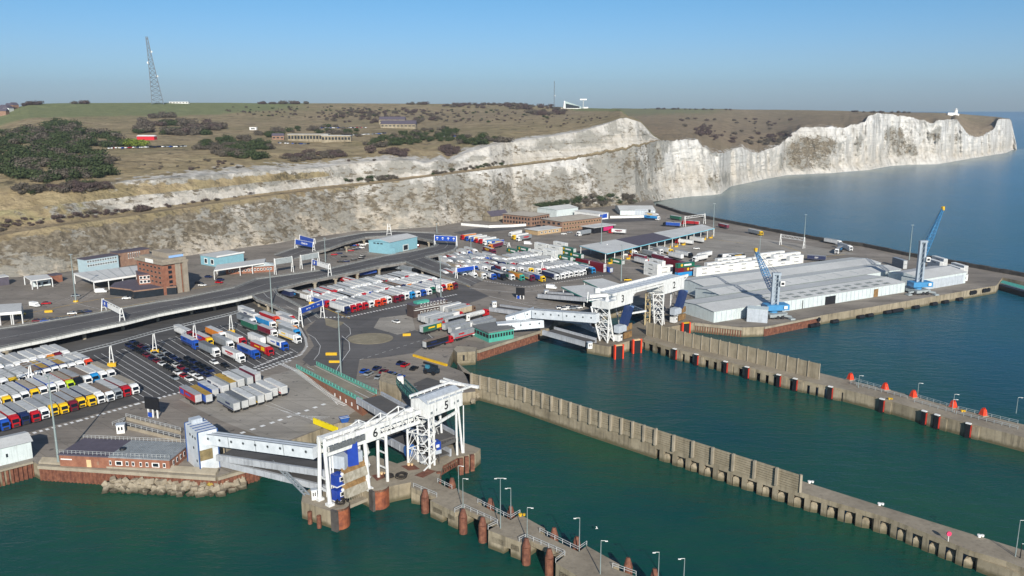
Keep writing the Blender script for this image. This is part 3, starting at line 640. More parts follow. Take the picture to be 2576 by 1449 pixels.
# orange marker towers and walkways on jetty B
def marker(u, v, i):
    p = P(u, v); e = empty('mooring_tower', p, .3, 'orange tapered mooring tower, %s from the left on the far jetty' % ORD[i], 'mooring tower', 'orange mooring towers')
    b = MB(); s0, s1, h = 1.5, .85, 2.9; b.add([(-s0, -s0, .3), (s0, -s0, .3), (s0, s0, .3), (-s0, s0, .3), (-s1, -s1, h), (s1, -s1, h), (s1, s1, h), (-s1, s1, h)], [(0, 1, 5, 4), (1, 2, 6, 5), (2, 3, 7, 6), (3, 0, 4, 7), (4, 5, 6, 7)]); b.box((-.5, 0, h+.3), (.3, 1, .6)); b.box((.5, 0, h+.3), (.3, 1, .6)); b.build('housing', M_ORANGE, e)
    c = MB(); c.box((0, -.2, .15), (4.2, 3.6, .3)); c.build('plinth', M_LEDGE, e); e.scale = (.62, .62, .72)
for i, (u, v) in enumerate([(2139, 958), (2226, 983), (2297, 1002), (2397, 1028), (2473, 1048)]): marker(u, v-3, i)
def railing(name, pts, label, h=1.1, step=2.2, m=None, cat='railing', group=None, z=D):
    mb = MB()
    for a, b in zip(pts, pts[1:]):
        a, b = Vector(a), Vector(b); a.z = a.z or z; b.z = b.z or z
        for hh in (h, h*.55): mb.beam(a+Vector((0, 0, hh)), b+Vector((0, 0, hh)), .09, .09)
        n = max(1, int((b-a).length/step))
        for i in range(n+1): q = a.lerp(b, i/n); mb.beam(q, q+Vector((0, 0, h)), .1, .1)
    o = mb.build(name, m or M_RAIL); tag(o, label, cat, group); return o
WK = [((2140, 966), (2282, 1003)), ((2300, 1012), (2400, 1040)), ((2405, 1042), (2560, 1080)), ((2150, 958), (2230, 982)), ((2300, 998), (2398, 1027)), ((2410, 1030), (2560, 1066))]
for i, (a, b) in enumerate(WK):
    a, b = P(*a), P(*b); railing('railing', [a, b], 'grey walkway railing, %s side of far jetty, %s from its wall end' % (('near', 'far')[i//3], ORD[i % 3]), group='walkway railings on the far jetty')
def lamp_post(u, v, vt, label, arm=1.0, group='lamp posts on the jetties', twin=False, m=None, z=D):
    p = P(u, v, z); zt = top_z(p, vt); h = zt-z; e = empty('lamp_post', p, 0, label, 'lamp post', group)
    b = MB(); b.tube((0, 0, 0), (0, 0, h), .13, .07, 8); b.build('post', m or M_POLE, e)
    for s in ((1, -1) if twin else (arm,)):
        k = MB(); k.tube((0, 0, h), (s*.9, -.2, h+.1), .05, n=6); k.box((s*1.1, -.25, h+.02), (.6, .25, .12)); k.build('lamp_head', M_WHITE, e)
    return e
M_POLE = paint('8f9c9b', .4, .08, metal=.2)
for i, (u, v, vt) in enumerate([(2159, 975, 945), (2308, 996, 964), (2398, 1020, 992), (2556, 1040, 1000), (2395, 1036, 1005)]): lamp_post(u, v, vt, 'slim pale lamp post on the far jetty, %s from its wall end' % ORD[i])
# ================================================================== FRONT PIER WITH BERTHS 5 AND 6
F_NEAR = [(1034, 1226), (1099, 1252), (1082, 1259), (1144.5, 1289), (1158, 1285.5), (1168, 1280.5), (1253, 1320), (1228, 1334), (1313, 1365.5), (1323, 1355.5), (1421, 1398), (1398, 1417), (1480, 1465), (1620, 1530)]
F_FAR = [(1720, 1512), (1600, 1450), (1541, 1429), (1558, 1419), (1476, 1373), (1456, 1388), (1358, 1340.5), (1371, 1329), (1308, 1294), (1284.6, 1308), (1202, 1266.7), (1213, 1258), (1148, 1228), (1137, 1232), (1101, 1214)]
_gn = Vector((-.733, .68, 0))*11; SL0, SL1 = proj(P(868, 1262)+_gn), proj(P(928, 1236)+_gn)
P6 = [(758, 1262), (840, 1289), (876, 1271), (868, 1262), SL0, SL1, (928, 1236), (935, 1236), (993, 1221), (1034, 1213)]
P5 = [(1115, 1169), (1151, 1151), (1196, 1140), (1209, 1128.6), (1161.6, 1112), (1120, 1104), (1070, 1125), (1026, 1157), (999, 1166), (939, 1146), (900, 1152), (850, 1185), (762, 1241)]
mb = MB(); mb.prism([p.xy for p in PP(P6+F_NEAR+F_FAR+P5)], D-1.2, D, M_JDECK, M_QUAY, bottom=True)
def blk(pts, z0=-3, z1=D-1.21): mb.prism([p.xy for p in PP(pts)], z0, z1, M_QUAY)
blk([(758, 1262), (840, 1289), (876, 1271), (868, 1262), SL0, (762, 1241)])
blk([(928, 1236), (935, 1236), (993, 1221), (1034, 1213), (1034, 1226), (1060, 1230), (1080, 1190), (1026, 1157), (999, 1166), (939, 1146), SL1])
blk([(1151, 1151), (1196, 1140), (1209, 1128.6), (1161.6, 1112), (1125, 1115)])
def piers(a, b, c, d, spans):          # a-b near edge, d-c far edge
    a, b, c, d = (P(*q) for q in (a, b, c, d))
    for t0, t1 in spans:
        mb.prism([a.lerp(b, t0).xy, a.lerp(b, t1).xy, d.lerp(c, t1).xy, d.lerp(c, t0).xy], -3, D-1.21, M_QUAY)
    mb.prism([a.lerp(b, .1).xy, a.lerp(b, .9).xy, d.lerp(c, .9).xy, d.lerp(c, .1).xy], 1.9, D-1.22, M_QUAY)
piers((1082, 1259), (1150, 1289), (1213, 1258), (1148, 1228), [(0, .45), (.66, 1)]); piers((1228, 1334), (1315, 1366), (1371, 1329), (1308, 1294), [(0, .45), (.66, 1)])
piers((1398, 1417), (1480, 1465), (1558, 1419), (1476, 1373), [(0, .5), (.7, 1)])
tag(mb.build('ferry_pier'), 'stepped concrete pier with lamp posts in the foreground, ending in the two gantry platforms', 'pier')
# rusty guide piles
def pile(u, v, i, near, lean=0):
    p = P(u, v, D); e = MB(); r = 1.0; e.tube((p.x, p.y-.2, -3), (p.x, p.y, D-.3), r, r, 12); e.tube((p.x, p.y, D-.3), (p.x, p.y+.35, D+1.6), r, .45, 12)
    tag(e.build('fender_pile', M_RUST, smooth=False), 'rusty steel fender pile on the %s side of the front pier, %s from the gantries' % ('near' if near else 'far', ORD[i]), 'pile', 'rusty fender piles of the front pier')
for i, (u, v) in enumerate([(1069, 1247), (1165, 1297), (1214, 1318), (1324, 1372), (1382, 1399)]): pile(u, v, i, True)
for i, (u, v) in enumerate([(1137, 1218), (1234, 1270), (1285, 1290), (1394, 1345), (1451, 1368), (1580, 1422), (1647, 1450)]): pile(u, v, i, False)
for i, (u, v) in enumerate([(778, 1275), (801, 1285)]):
    p = P(u, v, D); e = MB(); e.tube((p.x, p.y, -2), (p.x, p.y, 3.2), .55, .55, 10); tag(e.build('fender_pile', M_RUST), ('left' if i == 0 else 'right')+' of two short dark piles on the corner platform of berth six', 'pile', 'short piles of berth six')
# curved rusty fender panels of berth 6
def curved_fender(a, b, label, h0=-1.2, h1=D+.9):
    a, b = P(*a), P(*b); d = (b-a); L = d.length; d /= L; n = Vector((d.y, -d.x, 0)); n = n if n.y < 0 else -n
    e = empty('pier_fender', (0, 0, 0), 0, label, 'fender'); mb = MB(); k = 8; vs = []
    for i in range(k+1):
        t = i/k; p = a+d*(L*t)+n*(.5+1.1*math.sin(math.pi*t)); vs += [(p.x, p.y, h0), (p.x, p.y, h1)]
    mb.add(vs, [(2*i, 2*i+2, 2*i+3, 2*i+1) for i in range(k)]); mb.build('steel_face', M_RUSTO, e)
    mb = MB()
    for i in range(k):
        t, t2 = i/k, (i+1)/k; p = a+d*(L*t)+n*(.5+1.1*math.sin(math.pi*t)); q = a+d*(L*t2)+n*(.5+1.1*math.sin(math.pi*t2)); mb.prism([p.xy, q.xy, (q-n*1.3).xy, (p-n*1.3).xy], h1-.55, h1, M_LEDGE)
    mb.build('capping', None, e)
    mb = MB(); mb.box((a.x-d.x*.3+n.x*.2, a.y-d.y*.3+n.y*.2, (h0+h1)/2), (.7, 1.9, h1-h0), math.atan2(d.y, d.x)); mb.build('side_frame', M_GREYD, e)
def rusto():
    m = NT('orange_rust'); f = m.noise(.5, 6, .7); m.base(m.ramp(f, [(.3, (.10, .03, .02)), (.5, (.24, .07, .03)), (.7, (.40, .13, .05))])); m.rough(.75); return m.m
M_RUSTO = rusto(); M_GREYD = paint('55504c', .7, .3)
curved_fender((842, 1291), (876, 1272), 'rust red curved fender panel on the outer corner of berth six')
curved_fender((937, 1241), (976, 1228), 'rust red curved fender panel between berth six and the pier')
def vert_fender(u, v, n, label):
    p = P(u, v); e = empty('pier_fender', (0, 0, 0), 0, label, 'fender')
    for i in range(n):
        mb = MB(); q = P(u+i*14, v-i*4.5); mb.box((q.x, q.y-.7, 1.7), (1.15, 1.0, 6.2), .3); mb.build('fender_post', M_RUST, e)
vert_fender(1160, 1153, 3, 'three upright rusty fender posts on the tip of berth five')
vert_fender(1104, 1187, 1, 'rusty ribbed fender beside the walkway to berth five')
# steel bridge joining the two parts of berth 5
mb = MB(); a, b = P(1106, 1178), P(1152, 1152)
for z in (D-.2, D-2.0): mb.beam((a.x, a.y, z), (b.x, b.y, z), .35)
for i in range(9):
    q = a.lerp(b, i/8); r = a.lerp(b, min(1, (i+1)/8)); mb.beam((q.x, q.y, D-.2), (q.x, q.y, D-2), .15); mb.beam((q.x, q.y, D-2), (r.x, r.y, D-.2), .12)
tag(mb.build('bridge_girder', M_RUST), 'rusty lattice girder spanning to the outer tip of berth five', 'girder')
# lamp posts, railings
for i, (u, v, vt) in enumerate([(1154, 1239, 1172), (1165, 1284, 1204), (1259, 1329, 1203), (1285, 1304, 1228), (1326, 1359, 1277), (1457, 1386, 1303), (1510, 1444, 1360), (1655, 1472, 1389), (1719, 1478, 1405)]):
    lamp_post(u, v, vt, ('tall twin headed lamp post on the front pier' if i == 2 else 'slim pale lamp post on the front pier, %s from the gantry end' % ORD[i]), arm=(1 if i in (0, 1, 4, 6) else -1), twin=(i == 2))
lamp_post(2554, 1400, 1309, 'tall lamp post at the right end of the middle jetty'); lamp_post(2566, 1404, 1368, 'short post with a white light near the right end of the middle jetty', m=M_BLACK)
RL = [[(1040, 1225), (1099, 1250)], [(1168, 1279), (1252, 1318)], [(1323, 1354), (1420, 1396)], [(1101, 1213), (1137, 1231)], [(1202, 1265), (1284, 1307), (1308, 1293)], [(1358, 1339), (1455, 1387), (1476, 1372)], [(1541, 1428), (1600, 1449)], [(1144, 1289), (1162, 1280)], [(1228, 1332), (1252, 1320)], [(1306, 1363), (1322, 1355)], [(1398, 1416), (1421, 1398)]]
for i, r in enumerate(RL): railing('railing', PP(r), 'grey front pier railing, %s' % ('near side' if i < 3 else 'far side' if i < 7 else 'cross piece')+', %s from the gantries' % ORD[[0, 1, 2, 0, 1, 2, 3, 0, 1, 2, 3][i]], m=M_GREYP, group='railings of the front pier')
# rock armour below the quay, and by the middle jetty
def rock(p, s, m):
    mb = MB(); bm = bmesh.new(); bmesh.ops.create_cube(bm, size=1.0)
    for v in bm.verts: v.co = Vector((v.co.x*s*rnd.uniform(.8, 1.5), v.co.y*s*rnd.uniform(.6, 1.1), v.co.z*s*rnd.uniform(.6, 1.0)))
    M = Matrix.Translation(p) @ Matrix.Rotation(rnd.uniform(0, 6), 4, 'Z') @ Matrix.Rotation(rnd.uniform(-.7, .7), 4, 'X') @ Matrix.Rotation(rnd.uniform(-.6, .6), 4, 'Y')
    bmesh.ops.bevel(bm, geom=bm.edges[:], offset=.08*s, segments=1, affect='EDGES'); bm.transform(M)
    me = bpy.data.meshes.new('armour_rock'); bm.to_mesh(me); bm.free(); me.materials.append(m); o = bpy.data.objects.new('armour_rock', me); col.objects.link(o); return o
M_ROCK = concrete('armour_stone', (.20, .165, .115), (.42, .365, .27), .6, 0, low=(.06, .05, .03)); M_ROCKY = paint('a58f3c', .8, .2)
rows = [[(420+i*9.5, 1206+i*.4) for i in range(0)]]
n_ = 0
for row, (vo, z, cnt) in enumerate([(2, 2.0, 22), (13, 1.2, 26), (26, .35, 24)]):
    for i in range(cnt):
        t = (i+rnd.uniform(-.3, .3))/cnt; u = 268+t*355; base = interp([(262, 1202), (545, 1214), (628, 1187)], u)
        if u < 285 and row == 0: continue
        p = P(u+rnd.uniform(-4, 4), base+vo+4+rnd.uniform(-2, 2), z); o = rock(p, rnd.uniform(1.4, 2.2), M_ROCKY if (row == 0 and i == 16) else M_ROCK)
        if row == 0 and i == 16: tag(o, 'single yellowish armour rock in the heap below the brick building', 'rock', 'armour rocks below the brick building')
        else: tag(o, 'pale angular armour rock, %s from the left in the %s row below the brick building' % (ORD[i], ['top', 'middle', 'waterline'][row]), 'rock', 'armour rocks below the brick building')
for i in range(16):
    p = P(1176+rnd.uniform(0, 24), 985+rnd.uniform(-2, 24), rnd.uniform(.3, 2.2)); tag(rock(p, rnd.uniform(1.6, 2.6), M_ROCK), 'buff armour rock heaped behind the berth five gantry', 'rock', 'armour rocks behind berth five')
# mooring gear on deck
def rope_coil(u, v, label, s=1.4):
    p = P(u, v); mb = MB()
    for k in range(7):
        r = s*(.5+.5*rnd.random()); z = D+.15+.18*k*.5; n = 12; dx, dy = rnd.uniform(-.3, .3), rnd.uniform(-.3, .3)
        q = [Vector((p.x+dx+r*math.cos(2*math.pi*i/n), p.y+dy+r*math.sin(2*math.pi*i/n), z+rnd.uniform(0, .25))) for i in range(n)]
        for a, b in zip(q, q[1:]+q[:1]): mb.tube(a, b, .13, n=5, caps=False)
    tag(mb.build('tyre_and_rope_heap', paint('2a2622', .9, .3)), label, 'rope heap')
rope_coil(859, 1268-3, 'tangled dark heap of rope on the corner of berth six', 1.7); rope_coil(981, 1202, 'dark coiled fender ring on the platform between the gantries', 1.3); rope_coil(1011, 1200, 'second dark heap of ropes beside the coiled ring', 1.6); rope_coil(1140, 1118, 'small dark rope coil near the tip of berth five', 1.0)
def bollard(u, v, label, m):
    p = P(u, v); mb = MB(); mb.tube(p, p+Vector((0, 0, .4)), .35, .28, 10); mb.tube(p+Vector((0, 0, .4)), p+Vector((0, 0, .6)), .5, .45, 10); mb.tube(p+Vector((.9, .2, 0)), p+Vector((.9, .2, .45)), .3, .36, 10)
    tag(mb.build('mooring_bollard', m), label, 'bollard', 'mooring bollards')
M_CREAM = paint('d8b98c', .6, .2)
for u, v, l in [(960, 1193, 'cream mooring bollard beside the coiled fender ring'), (1028, 1171, 'cream mooring bollard on a rust red plate at the foot of berth five'), (1110, 1105, 'cream mooring bollard on the tip of berth five')]: bollard(u, v, l, M_CREAM)
bollard(1309, 1298, 'yellow capped bollard on the far edge of the front pier', M_YEL)
for i, (u, v) in enumerate([(2036, 1215), (2212, 1271), (2463, 1351)]): bollard(u, v, 'small pale bollard on the far edge of the middle jetty, %s from the slatted wall' % ORD[i], M_WHITE)
for i, (u, v) in enumerate([(2237, 1005), (2420, 1036)]): bollard(u, v, 'yellow mooring bollard on the far jetty, %s from the wall' % ORD[i], M_YEL)
for i, pts in enumerate([[(1008, 1172), (1040, 1168), (1057, 1180), (1028, 1184)], [(1042, 1196), (1075, 1180), (1098, 1185), (1064, 1202)], [(935, 1196), (965, 1190), (972, 1200), (948, 1210)]]):
    flat('steel_plate', pts, M_RUST, .012+.004*i)
# lifebuoy post
p = P(2385, 1362, D); e = empty('lifebuoy_post', p, 0, 'pink red lifebuoy on a post at the near edge of the middle jetty', 'lifebuoy'); mb = MB(); mb.tube((0, 0, 0), (0, 0, 1.5), .08); mb.build('post', M_WHITE, e); mb = MB(); mb.tube((0, -.15, 1.9), (0, .15, 1.9), .55, n=14); mb.build('ring', paint('e0406a', .5, .1), e)
# seagull
mb = MB(); g = PD(1501, 1330, 185); mb.tube(g+Vector((-.25, 0, 0)), g+Vector((.3, 0, .02)), .09, .05, 8); mb.add([g+Vector((0, 0, .05)), g+Vector((-.15, .55, .3)), g+Vector((.1, .6, .28)), g+Vector((.2, .05, .05))], [(0, 1, 2, 3), (3, 2, 1, 0)]); mb.add([g+Vector((0, 0, .05)), g+Vector((-.15, -.55, .3)), g+Vector((.1, -.6, .28)), g+Vector((.2, -.05, .05))], [(3, 2, 1, 0), (0, 1, 2, 3)])
tag(mb.build('seagull', M_WHITE), 'white gull flying over the water right of the front pier', 'gull')
# ================================================================== GANTRIES AND LINKSPANS
M_GW = paint('dfe0dd', .45, .09, .8, streak=.32); M_GREY = paint('b4bcc4', .5, .10, .6, streak=.2); M_BLUE = paint('1f3f9a', .45, .12); M_NAVY = paint('20345f', .5, .12)
M_RAMP = paint('a9adb2', .55, .14, .4, streak=.3); M_GREEN = paint('5fae9b', .5, .15); M_OLD = paint('8a7a55', .7, .3, .8); M_INK = paint('1c1e22', .5, .05)
def V3(a, z): return Vector((a[0], a[1], z))
def lattice(name, feet, z0, z1, parent, w=.45, bays=4, top=None, bw=.22, m=None, sides=None):
    """tower of legs with zigzag bracing; each leg its own part"""
    top = top or feet; n = len(feet); m = m or M_GW
    for f, t in zip(feet, top):
        mb = MB(); mb.tube(V3(f, z0), V3(t, z1), w*.6, w*.5, 10); mb.build('leg', m, parent)
    mb = MB()
    for i in (sides if sides is not None else range(n)):
        j = (i+1) % n
        for k in range(bays):
            t0, t1 = k/bays, (k+1)/bays; a = V3(feet[i], z0).lerp(V3(top[i], z1), t0); b = V3(feet[j], z0).lerp(V3(top[j], z1), t0); c = V3(feet[i], z0).lerp(V3(top[i], z1), t1); d = V3(feet[j], z0).lerp(V3(top[j], z1), t1); mid = (c+d)/2
            mb.beam(c, d, bw); mb.beam(a, mid, bw*.8); mb.beam(b, mid, bw*.8)
    mb.build('bracing', m, parent)
def truss(a, b, h, name, parent, w=.35, n=10, m=None):
    mb = MB(); a, b = Vector(a), Vector(b); up = Vector((0, 0, h)); mb.beam(a, b, w, w*1.6); mb.beam(a+up, b+up, w, w*1.6)
    for i in range(n):
        p, q = a.lerp(b, i/n), a.lerp(b, (i+1)/n); mb.beam(p, p+up, w*.5); mb.beam(p if i % 2 else p+up, q+up if i % 2 else q, w*.4)
    mb.build(name, m or M_GW, parent)
def boxpts(a, x, y, W, dp, z0, z1, name, m, parent, mt=None):
    mb = MB(); a = Vector((a.x, a.y, 0)); mb.prism([a.xy, (a+x*W).xy, (a+x*W+y*dp).xy, (a+y*dp).xy], z0, z1, mt or m, m, bottom=True); return mb.build(name, None, parent)
# ---- berth 6
def gantry_six():
    g = empty('berth_gantry', (0, 0, 0), 0, 'white steel gantry carrying the number 6, leftmost over the front berth', 'gantry')
    A = Vector((-46.3, 191.7, 0)); e = Vector((.68, .733, 0)).normalized(); n = Vector((-e.y, e.x, 0)); U = Vector((0, 0, 1))
    zb, zt = 17.6, 20.7
    def at(s, t=0, z=0): return A+e*s+n*t+U*z
    L = 30.0
    for s, lab in ((-.3, 0), (11.6, 1)):                       # A-frames
        for t0, t1 in ((-2.2, -1.2), (2.2, 1.2)):
            mb = MB(); mb.tube(at(s, t0, D), at(s, t1, zb+.2), .55, .48, 12); mb.box(at(s, t0, D+.3), (1.7, 1.7, .6), .8); mb.build('leg', M_GW, g)
    mb = MB(); mb.beam(at(-.3, -1.7, 11), at(-.3, 1.7, 11), .4); mb.beam(at(-.3, -1.9, 8), at(-.3, 1.9, 8), .4)
    mb.tube(at(-.3, -1.2, zb), at(-.3, -1.2, zt+1), .5); mb.tube(at(-.3, 1.2, zb), at(-.3, 1.2, zt+1), .5); mb.beam(at(-.3, -1.3, zt+.8), at(-.3, 1.3, zt+.8), .5); mb.build('end_frame', M_GW, g)
    for t in (-1.9, 1.9):
        mb = MB(); mb.tube(at(18.0, t, D), at(18.0, t*.9, zb), .42, .42, 10); mb.build('leg', M_GW, g)
    mb = MB()
    for z in (8, 12.2, 16): mb.beam(at(18.0, -1.9, z), at(18.0, 1.9, z), .32)
    mb.build('ladder_bars', M_GW, g)
    for t in (-1.5, 1.5):                                       # main beams
        mb = MB(); mb.beam(at(-.6, t, zb), at(L, t, zb), .55, .9); mb.beam(at(-.6, t, zt-.3), at(L, t, zt-.3), .55, 1.2)
        for i in range(15): mb.beam(at(i*2, t, zb), at(i*2, t, zt-.6), .2); mb.beam(at(i*2, t, zb if i % 2 else zt-.8), at(i*2+2, t, zt-.8 if i % 2 else zb), .16)
        mb.build('main_beam', M_GW, g)
    mb = MB()
    for i in range(11): mb.beam(at(i*3, -1.5, zt-.1), at(i*3, 1.5, zt-.1), .25)
    mb.box(at(6, .6, zt+.5), (13, 1.6, .9), math.atan2(e.y, e.x)); mb.build('top_walkway', M_GW, g)
    mb = MB()                                                    # raised A-truss rails above the beam
    for s0, s1, z in ((6, 12, 1.7), (13.5, 19, 1.7), (19, 25, 1.9)):
        mb.beam(at(s0, 1.4, zt), at(s1, 1.4, zt+z), .22); mb.beam(at(s1, 1.4, zt+z), at(s1, 1.4, zt), .25); mb.beam(at(s1, -1.3, zt), at(s1, -1.3, zt+z), .25); mb.beam(at(s1, -1.3, zt+z), at(s1, 1.4, zt+z), .2); mb.beam(at(s0, -1.3, zt), at(s1, -1.3, zt+z), .16)
    mb.build('stay_rods', M_GW, g)
    mb = MB(); mb.box(at(13.6, -2.1, 19.3), (4.6, .5, 4.0), math.atan2(e.y, e.x)); mb.build('number_board', M_GW, g)
    lettering('6', 3.3, at(14.2, -2.36, 19.2), e, U, M_INK, g, 'number')
    mb = MB(); mb.box(at(6.3, -1.9, 18.9), (11.5, .18, 1.5), math.atan2(e.y, e.x)); mb.build('machinery_cover', paint('6a6e70', .6, .3, 2), g)
    for s in (2.0, 2.8, 10.4):                                  # hydraulic columns
        mb = MB(); mb.tube(at(s, 2.2, D), at(s, 2.2, zb), .3, .3, 8); mb.tube(at(s+.3, .8, D), at(s+.3, .8, zb), .22, .22, 8); mb.build('ram', M_GW, g)
    mb = MB()                                                    # stair tower at the far side
    for k, z in enumerate((5, 8.5, 12, 15.5)):
        mb.beam(at(13.4, 1.2, z), at(15.8, 3.0, z), 1.0, .15); mb.beam(at(15.6, 3.0, z), at(13.6, 1.2, z+3.5), .9, .18); mb.beam(at(13.4, 1.0, z+1), at(15.8, 2.8, z+1), .08)
    mb.build('stairs', M_GW, g)
    # passenger gangway cab
    c = empty('passenger_gangway', (0, 0, 0), 0, 'tall blue boarding tower and pale cabin hung inside gantry 6', 'gangway')
    mb = MB(); M = Matrix.Rotation(math.atan2(e.y, e.x)-.25, 4, 'Z') @ Matrix.Rotation(-.08, 4, 'X'); mb.box(at(7.6, -.8, 15.4), (2.8, 2.4, 6.0), M=M); mb.build('blue_tower', M_BLUE, c)
    mb = MB(); mb.box(at(4.9, .8, 14.0), (3.4, 5.2, 3.4), math.atan2(e.y, e.x)+.42); mb.build('cabin', M_GREY, c)
    mb = MB(); mb.box(at(9.6, -.6, 14.0), (1.7, 2.2, 2.8), math.atan2(e.y, e.x)); mb.build('side_cabin', M_GREY, c)
    mb = MB(); mb.box(at(3.2, 2.8, 14.2), (.7, 2.6, 3.8), math.atan2(e.y, e.x)); mb.build('blue_trim', M_BLUE, c)
    # control cabins and ship flaps
    for k, z in enumerate((8.7, 4.7)):
        h = empty('control_cabin', (0, 0, 0), 0, ('upper' if k == 0 else 'lower')+' blue control cabin with a white framed window below gantry 6', 'cabin', 'blue control cabins of berth six')
        mb = MB(); CB = P(851, 1257); mb.box(V3(CB, z+1.4), (2.3, 2.3, 2.8), math.atan2(e.y, e.x)+.1); mb.build('body', M_BLUE, h)
        mb = MB(); mb.box(V3(CB+e*.45-n*1.18, z+1.6), (1.2, .12, 1.2), math.atan2(e.y, e.x)+.1); w_ = mb.build('window', M_WHITE, h); mb = MB(); mb.box(V3(CB+e*.45-n*1.27, z+1.6), (.8, .1, .8), math.atan2(e.y, e.x)+.1); mb.build('pane', M_INK, w_)
        mb = MB(); mb.box(V3(CB, z-.15), (2.6, 2.5, .25), math.atan2(e.y, e.x)+.1); mb.build('platform', M_GW, h)
        f = empty('ship_flap', (0, 0, 0), 0, ('upper' if k == 0 else 'lower')+' rusty fingered loading flap between the legs of gantry 6', 'flap', 'loading flaps of berth six')
        zz = (11.4, 7.2)[k]; q0, q1 = P(868, 1260), P(926, 1235); fe = (q1-q0).normalized(); fn = Vector((-fe.y, fe.x, 0)); FL = (q1-q0).length
        def at(s, t, z, q0=q0, fe=fe, fn=fn, FL=FL): return V3(q0+fe*((s-4.6)/6.6*FL)+fn*(t+1.6), z)
        mb = MB(); mb.quad(at(4.6, -.4, zz+1.3), at(11.2, -.4, zz+1.3), at(11.2, -1.1, zz), at(4.6, -1.1, zz)); mb.quad(at(4.6, -.4, zz+1.2), at(4.6, -1.1, zz-.1), at(11.2, -1.1, zz-.1), at(11.2, -.4, zz+1.2)); mb.build('hinge_plate', M_RUSTY, f)
        mb = MB()
        for i in range(19):
            s = 4.7+i*.355; mb.beam(at(s, -1.1, zz), at(s, -1.7, zz-2.3), .2, .35)
        mb.build('fingers', M_CREAMY, f); mb = MB(); mb.box(at(7.9, -.9, zz-1.2), (FL, .12, 2.4), math.atan2(fe.y, fe.x)); mb.build('shade_plate', M_GREYD, f)  # dark plate added behind the fingers as the shade in their gaps
        for s in (4.4, 11.4):
            mb = MB(); mb.tube(at(s, -1.0, zz+.2), at(s, -1.3, zz+.2), .4, .4, 12); mb.build('white_ring', M_WHITE, f)
    def at(s, t=0, z=0): return A+e*s+n*t+U*z
    mb = MB(); mb.prism([at(4, -2.4).xy, at(12.2, -2.4).xy, at(12.2, 0).xy, at(4, 0).xy], 1.6, 2.4, M_LEDGE, bottom=True)
    for i in range(12): mb.beam(at(4.4+i*.65, -.3, 2.4), at(4.4+i*.65, -.3, 4), .12)
    tag(mb.build('catch_platform', M_OLD), 'buff service platform low over the water under the flaps of berth six', 'platform')
M_RUSTY = concrete('rusty_plate', (.16, .085, .03), (.36, .22, .085), .7, .4); M_CREAMY = concrete('salted_steel', (.30, .27, .2), (.55, .52, .44), .9, .5)
gantry_six()
def linkspan(p, q, w, h, label, m=None, depth=.9, group=None, rails=True, surf=None):
    """sloping ramp: dark road between two side girders"""
    p, q = Vector(p), Vector(q); d = (q-p); L = d.length; x = d.normalized(); y = Vector((0, 0, 1)).cross(x).normalized()
    e = empty('linkspan', (0, 0, 0), 0, label, 'ramp', group); m = m or M_RAMP
    mb = MB(); mb.beam(p, q, w-.5, .4, up=(0, 0, 1)); mb.build('road_deck', surf or M_DARK, e)
    for s in (-1, 1):
        mb = MB(); o = y*(s*w/2); a, b = p+o+Vector((0, 0, h/2-depth/2)), q+o+Vector((0, 0, h/2-depth/2)); mb.beam(a, b, .45, h+depth)
        k = int(L/4)
        for i in range(k+1):
            c = a.lerp(b, i/k); mb.box(c+y*(s*.28), (.2, .14, h+depth), math.atan2(x.y, x.x))
        mb.beam(a+Vector((0, 0, (h+depth)/2)), b+Vector((0, 0, (h+depth)/2)), .7, .2); mb.build('side_girder', m, e)
    return e
def covered_walk(p, q, w, h, label, n_port, m=None, group='covered walkways', seams=4):
    p, q = Vector(p), Vector(q); d = q-p; L = d.length; x = d.normalized(); y = Vector((0, 0, 1)).cross(x).normalized(); y = y if y.y < 0 else -y
    e = empty('covered_walkway', (0, 0, 0), 0, label, 'walkway', group)
    mb = MB(); mb.beam(p, q, w, h); mb.build('tube', M_SHED, e)
    mb = MB(); up = y.cross(x) if y.cross(x).z > 0 else x.cross(y)
    for t in (-.42, 0, .42): mb.beam(p+up*(h/2+.03)+y*(t*w), q+up*(h/2+.03)+y*(t*w), .14, .1)
    for i in range(1, seams): c = p.lerp(q, i/seams); mb.beam(c+y*(w/2+.03)-up*h/2, c+y*(w/2+.03)+up*h/2, .1, .12)
    mb.build('seam_strips', paint('4a5358', .5, .1), e)
    for i in range(n_port):
        c = p.lerp(q, (i+.5)/n_port)+y*(w/2+.02)+up*.35; mb = MB(); mb.tube(c, c+y*.06, .42, n=14); o_ = mb.build('porthole', paint('8a9296', .4, .1), e)
        mb = MB(); mb.tube(c, c+y*.09, .26, n=14); mb.build('pane', M_INK, o_)
    return e
def shedmat():
    m = NT('pale_cladding'); f = m.noise(.5, 4, .6); w1 = m.n('ShaderNodeTexWave'); w1.inputs['Scale'].default_value = 1.1; m.l(m.pos(), w1.inputs['Vector'])
    c = m.ramp(f, [(.3, (.50, .54, .57)), (.7, (.66, .70, .73))]); m.base(c); m.rough(.45); return m.m
M_SHED = shedmat()
